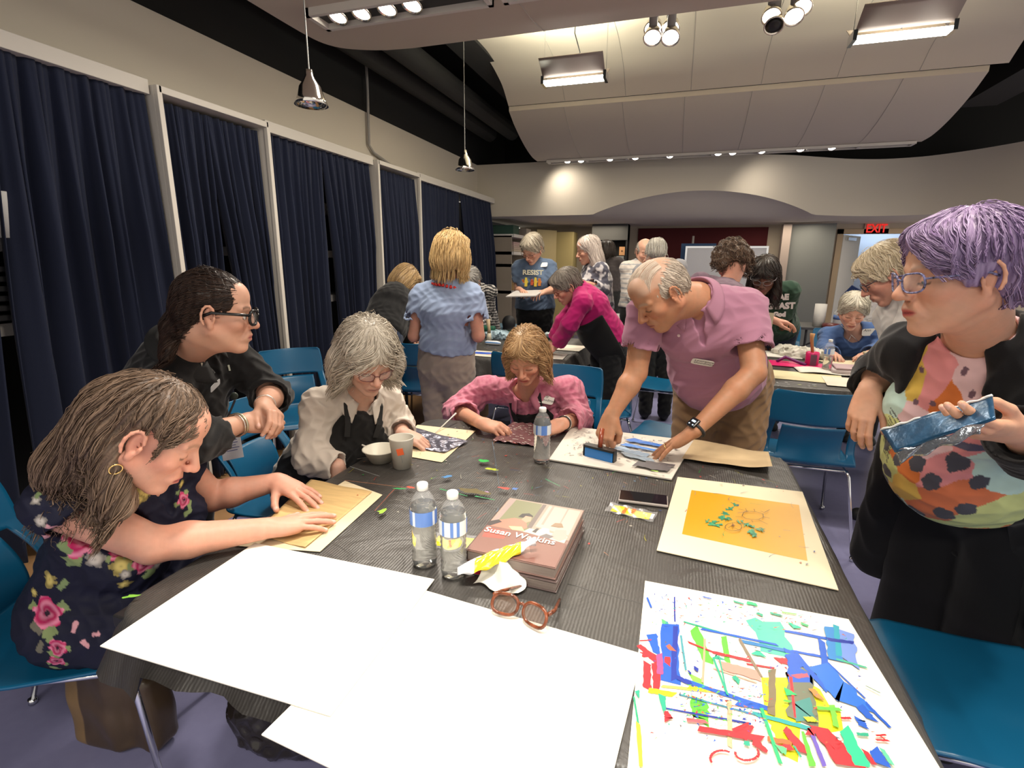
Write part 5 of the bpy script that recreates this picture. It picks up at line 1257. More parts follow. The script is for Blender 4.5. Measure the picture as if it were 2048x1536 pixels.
text('Susan Watkins', .034, mtx((-.105, -.058, hz + .0022), (1, 0, 0), (0, 1, 0), (0, 0, 1)), flat((.8, .76, .68)), 'title', t, .0001, sx=.93, bold=.0004)
# wrapper, tissue, boxes by the books
rs = np.random.RandomState(4)
def crumple(name, c, r, m, label, cat, seed, flatz=.6, f=40, amp=.012):
    S = Sdf(); c = np.array(c); S.ell(c, r); S.ell(c + (r[0] * .5, -r[1] * .5, -r[2] * .3), np.array(r) * .7, k=.01); S.ell(c + (-r[0] * .5, -r[1] * .4, -r[2] * .3), np.array(r) * .6, k=.01)
    S.noise = folds(f, amp, seed, sharp=.8); S.cut((0, 0, TZ + .001), (0, 0, -1), .002); V, Q = S.mesh(.0028); return tag(npobj(name, V, Q, m), label, cat)
c = WZ(1004, 1158, TZ); b = MB()
tis = mat('tissue', (.78, .76, .68), .8)
def tf(u, v):
    x = (u - .5) * .11; y = (v - .5) * .10; z = .010 + .048 * math.exp(-((u - .45) ** 2 + (v - .55) ** 2) * 7) + .007 * math.sin(u * 11 + 5 * v) * math.sin(v * 8) + .006 * abs(math.sin(u * 8 - v * 6))
    x += .012 * math.sin(v * 7); y += .014 * math.sin(u * 6 + 1) - .03 * (u - .5) ** 2
    return (c[0] + x, c[1] + y, TZ + z * max(.15, 1 - 1.4 * max(0, abs(v - .5) * 2 - .6)))
b.grid(tf, 44, 40); tag(b.build('tissue', tis, smooth=True, solid=.001), 'crumpled white tissue in front of the art books', 'tissue')
b = MB(); P0 = WZ(915, 1145, TZ + .03); P1 = WZ(1072, 1085, TZ + .082)
def wf(u, v):
    p = P0 * (1 - u) + P1 * u; w = .010 + .026 * math.sin(min(1, u * 1.15) * math.pi) ** .7
    return tuple(p + np.array([.3, -1, -.25]) * (v - .5) * w * 1.3 + np.array([0, 0, .012 * math.sin(v * 3.14) + .003 * math.sin(u * 30 + v * 12)]))
b.grid(wf, 46, 12); b.c = []
for i in range(46):
    for j in range(12): u = (i + .5) / 46; b.c.append((.85, .68, .02) if .22 < u < .80 and 1 < j else (.62, .62, .66))
tag(b.build('candy_wrapper', mat('wrapper', rough=.18, attr=True, spec=.8), smooth=True, solid=.0006), 'torn yellow and clear wrapper leaning on the art books', 'wrapper')
b = MB(); p = WZ(985, 1140, TZ); R = np.array(Matrix.Rotation(math.radians(0), 3, 'Z')); b.box((p[0], p[1] + .005, TZ + .012), (.062, .012, .009), R); tag(b.build('small_box', flat((.02, .33, .08)), bevel=.001), 'slim green box under the torn yellow wrapper', 'box')
b = MB(); b.box((p[0], p[1] - .022, TZ + .009), (.064, .012, .006), R); tag(b.build('small_box', flat((.65, .02, .06)), bevel=.001), 'slim red box in front of the green one', 'box')
# tortoiseshell sunglasses
H = Head(WZ(1042, 1216, TZ + .028), (-.15, -.6, .75), (-.1, .75, .6)); H.p = H.p - H.R @ np.array((0, .1, 0))
t = thing('sunglasses', 'brown tortoiseshell sunglasses lying before the white board', 'glasses', (0, 0, 0))
a = WZ(1042, 1216, TZ + .03); ex_ = nrm(WZ(1100, 1235, TZ) - WZ(985, 1192, TZ)); ey = nrm(np.cross((0, 0, 1), ex_)); ez = np.array((0, 0, 1.)); tn = nrm(ez * .8 + ey * .5)
TOR = mat('tortoise', (.16, .045, .02), .12, var=.6, vscale=60)
b = MB()
for s_ in (-1, 1):
    pts = []
    for i in range(22):
        q = 2 * math.pi * i / 22; x = .028 * math.copysign(abs(math.cos(q)) ** .75, math.cos(q)); z = .02 * math.copysign(abs(math.sin(q)) ** .85, math.sin(q)); pts.append(a + ex_ * (s_ * .035 + x) + tn * z - ey * (.3 * abs(s_ * .035 + x) ** 1.2))
    b.tube(pts, .0036, 8, closed=True)
    e = a + ex_ * s_ * .064 + tn * .012 - ey * .008; b.tube([e, e + ey * .03 - ez * .01, e + ey * (.11 if s_ < 0 else .1) - ex_ * s_ * .02 - ez * .035], [.0045, .004, .003], 8)
b.tube([a - ex_ * .01 + tn * .006, a + tn * .009, a + ex_ * .01 + tn * .006], .0035, 8)
b.build('frame', TOR, t, smooth=True)
b = MB()
for s_ in (-1, 1): b.poly([a + ex_ * (s_ * .035 + .027 * math.cos(q)) + tn * .019 * math.sin(q) - ey * .006 for q in np.linspace(0, 6.1, 18)])
b.build('lens', film('brown_lens', (.2, .12, .08), .45, .05), t)
# water bottles
SHELL = film('pet_plastic', (.9, .92, .93), .16, .06); WATER = glass('water', (1, 1, .93), 1.33)
def bottle(x, y, z, label, h=.212, lev=.75, warm=0):
    t = thing('water_bottle', label, 'bottle', (x, y, z), rnd.uniform(0, 3), 'clear water bottles'); k = h / .21
    pr = [(.012, .004), (.024, .0), (.0305, .008), (.0322, .02)]
    for i in range(7): zz = .026 + i * .0125; pr += [(.0318, zz), (.0296, zz + .006)]
    pr += [(.0318, .113), (.0325, .118), (.0325, .148), (.0318, .152), (.030, .162), (.024, .178), (.0155, .190), (.0125, .194), (.0125, .2)]
    b = MB(); b.lathe([(r, zz * k) for r, zz in pr], 28); b.build('shell', SHELL, t, smooth=True)
    top = lev * .2; wp = [(r - .0012, max(zz, .002)) for r, zz in pr if zz < top]; wp.append((float(np.interp(top, [p[1] for p in pr], [p[0] for p in pr])) - .0012, top)); wp.append((.001, top))
    b = MB(); b.lathe([(.001, .003)] + [(r, zz * k) for r, zz in wp], 28); b.build('water', WATER, t, smooth=True)
    b = MB(); b.lathe([(.0128, .196), (.0135, .197), (.0138, .209), (.012, .212), (.001, .212)][0:5] if k else [], 20); b.v = [(p[0], p[1], p[2] * k) for p in b.v]; b.build('cap', flat((.80, .80, .78), .4), t, smooth=True)
    b = MB(); lb = [(.0328, .112), (.033, .114), (.033, .150), (.0328, .151)]; b.lathe([(r, zz * k) for r, zz in lb], 28)
    lc = [(.75, .8, .85), (.12, .25, .65), (.5, .62, .85)]; rq = random.Random(int(abs(x) * 1000)); b.f = b.f[28:56]; b.m = b.m[28:56]; b.c = [lc[(rq.random() > .55) + (rq.random() > .7)] for _ in range(28)]
    b.build('paper_label', mat('bottle_label', rough=.4, attr=True), t, smooth=True); return t
p = WZ(850, 1128, TZ); bottle(p[0], p[1], TZ + .001, 'left of the two water bottles beside the art books', .213, .80)
p = WZ(908, 1150, TZ); bottle(p[0], p[1], TZ + .001, 'right of the two water bottles, nearer the art books', .213, .82)
p = WZ(1083, 924, TZ); bottle(p[0], p[1], TZ + .001, 'water bottle standing in front of the pink-shirt woman', .21, .86)
p = W(1657, 712, 4.1); bottle(p[0], 4.1, TZ + .001, 'water bottle on the right-hand table by the blue sweater', .22, .5)
# cup and bowl
p = WZ(805, 934, TZ); t = thing('paper_cup', 'white paper cup with an orange tea tag', 'cup', (p[0], p[1], TZ + .001))
b = MB(); b.lathe([(.001, .004), (.03, .004), (.03, .0), (.0315, .0), (.0435, .108), (.0455, .112), (.0445, .115), (.0425, .112), (.0305, .008), (.001, .008)], 40); b.build('cup_body', mat('paper_cup', (.66, .63, .55), .6), t, smooth=True)
vd = nrm(CO - p)[:2]; an = math.atan2(vd[1], vd[0]) - .15
b = MB(); RR = np.array(Matrix.Rotation(an, 3, 'Z')); b.box(RR @ np.array((.041, 0, .072)), (.001, .0115, .012), RR @ np.array(Matrix.Rotation(.2, 3, 'X'))); b.build('tea_tag', flat((.75, .12, .03)), t)
b = MB(); b.tube([RR @ np.array(q) for q in ((.042, .002, .06), (.0385, .004, .045), (.037, .006, .03))], .0006); b.build('string', flat((.3, .3, .3)), t)
p = WZ(762, 922, TZ); t = thing('paper_bowl', 'white paper bowl with small tab beside the cup', 'bowl', (p[0], p[1], TZ + .001))
b = MB(); b.lathe([(.001, .003), (.035, .003), (.035, 0), (.038, 0), (.062, .045), (.067, .047), (.066, .05), (.061, .048), (.036, .006), (.001, .006)], 40); b.build('bowl_body', mat('paper_bowl', (.72, .69, .58), .6), t, smooth=True)
b = MB(); b.tube([(-.06, .0, .047), (-.085, .01, .049)], [.004, .003], 8); b.build('spoon_tip', flat((.75, .72, .64)), t)
# small brushes near the far left edge
a, c = WZ(940, 795, .80), WZ(870, 870, TZ + .004); a = W(965, 780, 2.28)
b = MB(); p, q = WZ(868, 868, TZ + .004), WZ(900, 838, TZ + .03); b.tube([p, q, q + nrm(q - p) * .06], [.002, .003, .0045], 8); tag(b.build('cotton_swab', flat((.7, .68, .62)), smooth=True), 'slim white-tipped stick near the far left corner of the near table', 'stick')

# ---------------------------------------------------------------- middle table
def sh(x, y, w, d, rz, col, label, z=TZ + .003, th=.002, name='paper_sheet', cat='paper'): return rectb(name, x, y, w, d, rz, z, th, flat(col), label, cat)
p = WZ(835, 688, TZ); sh(p[0], p[1], .34, .2, 5, (.58, .56, .52), 'pale paper at the left end of the middle table')
p = WZ(832, 683, TZ); b = MB(); b.lathe([(.03, 0), (.035, .01), (.02, .025), (.001, .028)], 14, (p[0], p[1], TZ + .006)); tag(b.build('white_lump', flat((.7, .7, .7)), smooth=True), 'small white cup lid on the left of the middle table', 'lid')
p = WZ(988, 712, TZ); o = sh(p[0] - .03, p[1] + .05, .42, .24, -2, (.74, .70, .58), 'cream print with blue and pink marks on the middle table', name='print_sheet', cat='print')
b = decal('d'); stroke(b, p[0] - .2, p[1] + .06, p[0] - .03, p[1] + .07, .10, .09, (.05, .13, .62), TZ + .0055, .1); stroke(b, p[0] - .03, p[1] + .06, p[0] + .16, p[1] + .08, .10, .08, (.6, .16, .15), TZ + .0055, .3); b.build('printed_marks', M_PAINT, o)
p = WZ(1120, 712, TZ); sh(-1.02, 3.95, .36, .26, 2, (.72, .68, .60), 'white board under the magenta sweater woman\'s hand', z=TZ + .003, th=.004, name='art_board', cat='board')
sh(-.98, 4.40, .40, .30, -3, (.76, .70, .58), 'cream board behind the magenta sweater woman\'s hand', th=.004, name='art_board', cat='board')
p = WZ(985, 690, TZ); b = MB(); b.tube([(p[0] - .07, p[1], TZ + .02), (p[0] - .05, p[1], TZ + .02), (p[0] + .05, p[1] - .005, TZ + .02), (p[0] + .08, p[1] - .005, TZ + .02)], [.012, .02, .02, .012], 12); b.c = [(.75, .78, .82) if i % 3 else (.1, .3, .7) for i in range(len(b.f))]; tag(b.build('paint_tube', mat('tube_print', rough=.4, attr=True), smooth=True), 'white and blue paint tube lying on the middle table', 'tube')
M_BAGW = film('plastic_bag', (.62, .74, .80), .75, .25)
c = WZ(990, 680, TZ); S = Sdf(); S.ell((c[0], c[1] + .1, TZ + .03), (.15, .09, .045)); S.noise = folds(28, .016, 3, sharp=.9); S.cut((0, 0, TZ + .002), (0, 0, -1)); V, Q = S.mesh(.009); tag(npobj('plastic_bag', V, Q, mat('bag_blue', (.38, .52, .60), .3)), 'crumpled pale blue plastic bag on the middle table', 'bag')
c = WZ(1010, 668, TZ); b = MB(); c = (c[0], 4.74); b.bx(c[0] - .2, c[0] + .2, c[1] - .02, c[1] + .2, TZ + .002, TZ + .06); b.tube([(c[0] - .18, c[1] + .02, TZ + .09), (c[0] + .0, c[1] + .02, TZ + .09)], .03, 10)
tag(b.build('green_case', flat((.01, .09, .05), .5), bevel=.006), 'dark green box behind the pale blue bag', 'box')
a = W(978, 655, 4.5); t = thing('paint_brush', 'upright wooden-handled brush beside the green box', 'brush', (a[0], 4.5, TZ + .002)); b = MB(); b.tube([(0, 0, .08), (.0, 0, .12), (-.01, 0, .21)], [.018, .014, .02], 10); b.build('handle', flat((.42, .32, .2)), t, smooth=True); b = MB(); b.tube([(0, 0, 0), (0, 0, .08)], [.028, .018], 10); b.build('bristles', flat((.5, .46, .36)), t, smooth=True)
b = MB(); p = WZ(1018, 664, TZ); b.lathe([(.03, 0), (.03, .05), (.02, .06), (.001, .06)], 14, (p[0] + .02, min(p[1], 4.9), TZ + .002)); tag(b.build('ink_jar', flat((.02, .02, .02), .2), smooth=True), 'small black jar on the middle table behind the blonde head', 'jar')
p = WZ(1112, 676, TZ); S = Sdf(); S.ell((p[0], min(p[1], 4.85) + .05, TZ + .03), (.1, .06, .035)); S.noise = folds(30, .014, 8, sharp=.9); S.cut((0, 0, TZ + .002), (0, 0, -1)); V, Q = S.mesh(.009); tag(npobj('plastic_bag', V, Q, mat('bag_white', (.55, .65, .68), .3)), 'small crumpled clear bag left of the magenta sleeve', 'bag')
# cartons and backpack in the background
def wb(x, y, z, w, d, h, col, name, label, cat, rz=0): return aslab(x, y, z + h / 2, w, d, h, col, name, label, cat, rz)
wb(-1.95, 4.35, .003, .5, .4, .30, (.42, .27, .13), 'cardboard_box', 'tan cardboard box on the floor under the middle table', 'box', 8)
wb(-.93, 6.1, .003, .35, .3, .38, (.45, .33, .17), 'cardboard_box', 'tan cardboard box on the floor right of the RESIST shirt', 'box', 5)
a = W(1018, 610, 6.4); S = Sdf(); S.ell((a[0], 6.4, .35), (.17, .14, .30), k=.05); S.ell((a[0], 6.28, .25), (.12, .08, .16), k=.05); S.ell((a[0], 6.4, .70), (.09, .08, .1), k=.05); S.cut((0, 0, .004), (0, 0, -1)); V, Q = S.mesh(.015); tag(npobj('backpack', V, Q, mat('black_nylon', (.012, .012, .014), .6)), 'black backpack on the floor beside the last curtain', 'backpack')
b = MB(); b.bx(-2.6, -1.7, 6.55, 7.0, .003, .62); tag(b.build('storage_chest', flat((.12, .22, .30)), bevel=.01), 'pale blue storage chest behind the middle table', 'chest')
a = W(1118, 625, 5.2); S = Sdf(); S.cone((a[0] + .0, 5.25, 1.0), (a[0] + .06, 5.25, .72), .05, .10, .05); S.ell((a[0] + .08, 5.25, .62), (.10, .06, .14), k=.05); V, Q = S.mesh(.012)
bagV, bagQ = V, Q
# ---------------------------------------------------------------- right-hand table
p = WZ(1590, 750, TZ); sh(.78, 3.80, .52, .30, -8, (.70, .62, .38), 'pale yellow paper nearest the leaning man on the right-hand table')
b = MB(); b.grid(lambda u, v: (.98 + (u - .5) * .34, 4.02 + (v - .5) * .22, TZ + .006 + .05 * (1 - v) * (u - .3) ** 2 + .012 * math.sin(u * 5)), 14, 10); tag(b.build('paper_sheet', flat((.68, .66, .60)), smooth=True, solid=.001), 'curling white paper on the right-hand table', 'paper')
P = [WZ(*p, TZ + .004) for p in ((1631, 742), (1725, 752), (1700, 780), (1668, 770))]; o = rectb('print_sheet', 1.12, 3.68, .42, .30, -6, TZ + .0058, .002, flat((.74, .66, .55)), 'cream print with red marks at the right-hand table edge', 'print')
b = decal('d'); rs = random.Random(4)
for k in range(26): x, y = 1.16 + rs.uniform(-.03, .14), 3.70 + rs.uniform(-.08, .08); stroke(b, x, y, x + rs.uniform(-.07, .07), y + rs.uniform(-.03, .03), .012, .004, rs.choice([(.6, .05, .08), (.55, .15, .12), (.6, .3, .25)]), TZ + .0080, .4, 4, rs)
b.build('printed_marks', M_PAINT, o)
rectb('foam_tray', 1.18, 4.05, .30, .22, -8, TZ + .004, .03, flat((.52, .44, .44)), 'grey-pink foam tray on the right-hand table', 'tray'); rectb('foam_tray', 1.18, 4.05, .27, .19, -4, TZ + .036, .012, flat((.42, .30, .32)), 'dark pink tray lying on the foam tray', 'tray')
c = (1.52, 4.02, TZ + .06); S = Sdf(); S.box((1.52, 4.05, TZ + .05), (.17, .14, .045), rd=.02); S.noise = folds(30, .012, 5, sharp=.9); S.cut((0, 0, TZ + .002), (0, 0, -1)); V, Q = S.mesh(.008); C = np.where((V[:, 2] < TZ + .05)[:, None], (.02, .32, .48), (.45, .62, .68)); tag(npobj('wipes_packet', V, Q, mat('wipes', rough=.35, attr=True), col=C), 'blue and white wrapped packet in front of the blue-sweater woman', 'packet')
rectb('pallet_board', 1.50, 4.36, .36, .22, -4, TZ + .08, .02, flat((.5, .42, .28)), 'tan board lying across the blue packet', 'board')
rectb('paper_sheet', 1.24, 4.42, .3, .3, 20, TZ + .003, .002, flat((.70, .62, .42)), 'cream paper behind the bottle on the right-hand table', 'paper')
b = MB(); b.box((1.44, 3.62, TZ + .012), (.06, .012, .008)); tag(b.build('marker_pen', flat((.05, .03, .03), .3), bevel=.004), 'dark pen near the right edge of the right-hand table', 'pen')
p = W(1626, 705, 4.25); t = thing('paint_pot', 'magenta plastic pot holding a brush', 'pot', (p[0], 4.25, TZ + .001)); b = MB(); b.lathe([(.04, 0), (.045, .02), (.045, .10), (.04, .105), (.04, .09)], 20); b.build('pot_body', flat((.55, .01, .12), .35), t, smooth=True); b = MB(); b.tube([(0, 0, .08), (-.02, 0, .2), (-.02, 0, .24)], [.01, .012, .018], 8); b.build('brush_handle', flat((.45, .22, .08)), t, smooth=True)
b = MB(); b.box((.0, -.0452, .05), (.02, .002, .04)); b.build('pot_label', flat((.15, .08, .12)), t)
rectb('pink_sheet', .80, 4.24, .46, .22, -6, TZ + .004, .006, flat((.62, .01, .13), .35), 'hot pink plastic sheet on the right-hand table', 'sheet')
b = MB(); b.tube([(.72, 4.28, TZ + .015), (.78, 4.3, TZ + .05), (.84, 4.27, TZ + .03), (.9, 4.2, TZ + .015)], .012, 8); tag(b.build('purple_strap', flat((.12, .01, .12), .4), smooth=True), 'purple strap coiled on the hot pink sheet', 'strap')
S = Sdf(); S.ell((.98, 4.62, TZ + .03), (.2, .1, .05)); S.ell((.85, 4.7, TZ + .04), (.1, .08, .04)); S.noise = folds(26, .016, 7, sharp=.9); S.cut((0, 0, TZ + .002), (0, 0, -1)); V, Q = S.mesh(.009); tag(npobj('plastic_bag', V, Q, mat('bag_clear', (.55, .53, .46), .35)), 'crumpled clear bag behind the hot pink sheet', 'bag')
rectb('art_board', .74, 4.66, .42, .28, -4, TZ + .003, .012, flat((.66, .64, .58)), 'white board under the hands of the woman in green', 'board')
# things on the small folding table
t = thing('paper_towel_roll', 'white upright paper towel roll on the small folding table', 'paper roll', (1.62, 7.2, .741)); b = MB(); b.lathe([(.02, 0), (.065, 0), (.065, .27), (.02, .27), (.02, .2)], 24); b.build('roll', flat((.72, .70, .66)), t, smooth=True)
t = thing('water_jug', 'clear plastic jug with blue band beside the paper towel', 'jug', (1.84, 7.12, .741)); b = MB(); b.lathe([(.08, 0), (.09, .03), (.085, .12), (.09, .18), (.05, .23), (.03, .25), (.03, .27), (.001, .27)], 20); b.build('jug_body', flat((.45, .47, .5), .15), t, smooth=True); b = MB(); b.lathe([(.091, .10), (.091, .15)], 20); b.build('blue_band', flat((.1, .2, .5)), t, smooth=True)
S = Sdf(); S.ell((2.22, 7.35, .98), (.2, .12, .26)); S.ell((2.05, 7.3, .93), (.16, .1, .2), k=.05); S.ell((2.35, 7.3, .90), (.16, .1, .16), k=.05); S.noise = folds(18, .02, 3, sharp=.6); S.cut((0, 0, .742), (0, 0, -1)); V, Q = S.mesh(.014); tag(npobj('draped_cloth', V, Q, mat('white_linen', (.58, .55, .53), .9)), 'heaped white cloth on the small folding table', 'cloth')
b = MB(); b.lathe([(.12, 0), (.13, .02), (.12, .05), (.001, .055)], 16, (1.75, 7.04, .742)); tag(b.build('snack_tray', flat((.12, .02, .02), .3), smooth=True), 'dark red tray at the front of the small folding table', 'tray')
rectb('white_plate', 2.05, 7.1, .4, .2, 0, .742, .01, flat((.6, .6, .6)), 'white board at the front of the small folding table', 'board')
for i in range(5): rectb('paper_sheet', 1.0, 6.5, .3, .25, 6 * i, .82 + i * .004, .002, flat((.66, .65, .62)), 'white paper ' + ['at the bottom', 'second from the bottom', 'in the middle', 'second from the top', 'on the top'][i] + ' of the loose stack beside the green shirt', 'paper', 'loose papers beside the green shirt')
b = MB(); b.bx(.85, 1.15, 6.35, 6.65, .02, .815); tag(b.build('storage_cart', mat('cart_grey', (.22, .21, .2), .6), bevel=.01), 'grey cart with papers beside the woman in green', 'cart')
# bag and boot under the near table
p = WZ(480, 1455, .17); S = Sdf(); S.ell((p[0] + .02, p[1] + .1, .15), (.13, .10, .13), k=.05); S.ell((p[0] + .1, p[1] + .12, .10), (.12, .08, .08), k=.05); S.noise = folds(16, .012, 2, sharp=.6); S.cut((0, 0, .004), (0, 0, -1)); V, Q = S.mesh(.008); tag(npobj('tote_bag', V, Q, mat('patent_black', (.02, .016, .014), .18)), 'shiny black bag on the floor under the near table', 'bag')
p = WZ(170, 1400, .2); S = Sdf(); S.box((p[0] + .0, p[1] + .06, .17), (.10, .06, .16), rd=.03, k=.03); S.box((p[0] + .1, p[1] + .09, .14), (.09, .05, .13), rd=.03, k=.04); S.noise = folds(20, .006, 4); S.cut((0, 0, .004), (0, 0, -1)); V, Q = S.mesh(.007); C = np.where(((V[:, 0] - p[0]) < -.03)[:, None], (.24, .15, .06), (.07, .045, .025)); tag(npobj('handbag', V, Q, mat('bag_leather', rough=.35, attr=True, var=.2, vscale=9), col=C), 'brown and black leather handbag on the floor under the floral woman\'s chair', 'handbag')
# ================================================================ the people
FAIR = (.58, .32, .225); ROSY = (.62, .31, .22); TAN = (.45, .22, .125); DARK = (.085, .038, .022)
LIP = (.42, .13, .11)
def person(label, group=None):
    o = bpy.data.objects.new('person', None); o.empty_display_size = .1; link(o); return tag(o, label, 'person', group)
def body_mesh(P, S, H, skin, h, tips=(), brow=(.2, .13, .09), lip=LIP, scalp=None, blush=.16, lash=(.05, .03, .02), mott=.1):
    V, Q = S.mesh(h); C = skincol(skin, V, tips=tips, mott=mott)
    C = H.color(V, C, skin, brow, lip, lash, scalp, blush)
    return npobj('body', V, Q, SKIN, P, col=np.clip(C, 0, 1))
def root(P, xyz):          # put the thing's own origin under the person without moving the parts
    P.location = xyz
    for c in [o for o in bpy.data.objects if o.parent == P]: c.location = -Vector(xyz)
def garment(P, S, h, name, col, m=None, colf=None, var=.06):
    V, Q = S.mesh(h)
    C = colf(V) if colf else np.ones((len(V), 3)) * np.array(col) * (1 + var * vnoise(V, 22))[:, None]
    return npobj(name, V, Q, m or CLOTH, P, col=np.clip(C, 0, 1))
def collar(P, J, H, col, r=.066, w=.035, name='collar', m=None, open_=.5, tilt=.35, drop=0.0):
    """folded shirt collar standing round the neck, open at the front"""
    b = MB(); up = J.up; c = J.nb - up * .0 + J.fr * .004 - up * drop; n = 30
    def fn(u, v):
        a = open_ + (2 * math.pi - 2 * open_) * u; d = J.fr * math.cos(a) * 1.05 + J.side * math.sin(a)
        fr = max(0, math.cos(a)); s = min(1, v * 2); t = max(0, v * 2 - 1)
        rr = r + .010 + t * (.030 + .022 * fr) ; hh = .018 + .034 * s - t * (.034 + .03 * fr ** 2) - .034 * fr
        return tuple(c + d * rr + up * hh)
    b.grid(fn, n, 8); return b.build(name, m or flat(col, .85), P, smooth=True, solid=.003)
def arms(S, J, thick=1.0, which=(0, 1)):
    for j in which: J.arm(S, j, 0, thick)
def legs(S, J, i=.0, hip=.085, thick=1.0, flare=0.0, k=.04, cutz=None, end=None):
    for j, m in ((0, 1), (1, -1)):
        h0 = J.pe + J.side * m * hip - J.up * .02
        S.cone(h0, J.kn[j], .088 * thick + i, .062 * thick + i, k)
        S.cone(J.kn[j], J.an[j], .060 * thick + i, .042 * thick + i + flare, .02)
    S.ec(J.pe + J.up * .06, J.pe - J.up * .05, (.165 * thick + i, .12 * thick + i), (.16 * thick + i, .125 * thick + i), J.side, k)
def shoe(P, an, d, col=(.02, .02, .02)):
    an = np.array(an, float); d = nrm((d[0], d[1], 0)); S = Sdf(); z = .035
    S.cone((an[0], an[1], z + .01), np.array((an[0], an[1], z)) + d * .13, .042, .038, .03); S.cut((0, 0, .003), (0, 0, -1))
    V, Q = S.mesh(.008); return npobj('shoe', V, Q, flat(col), P)
def want(n): return True

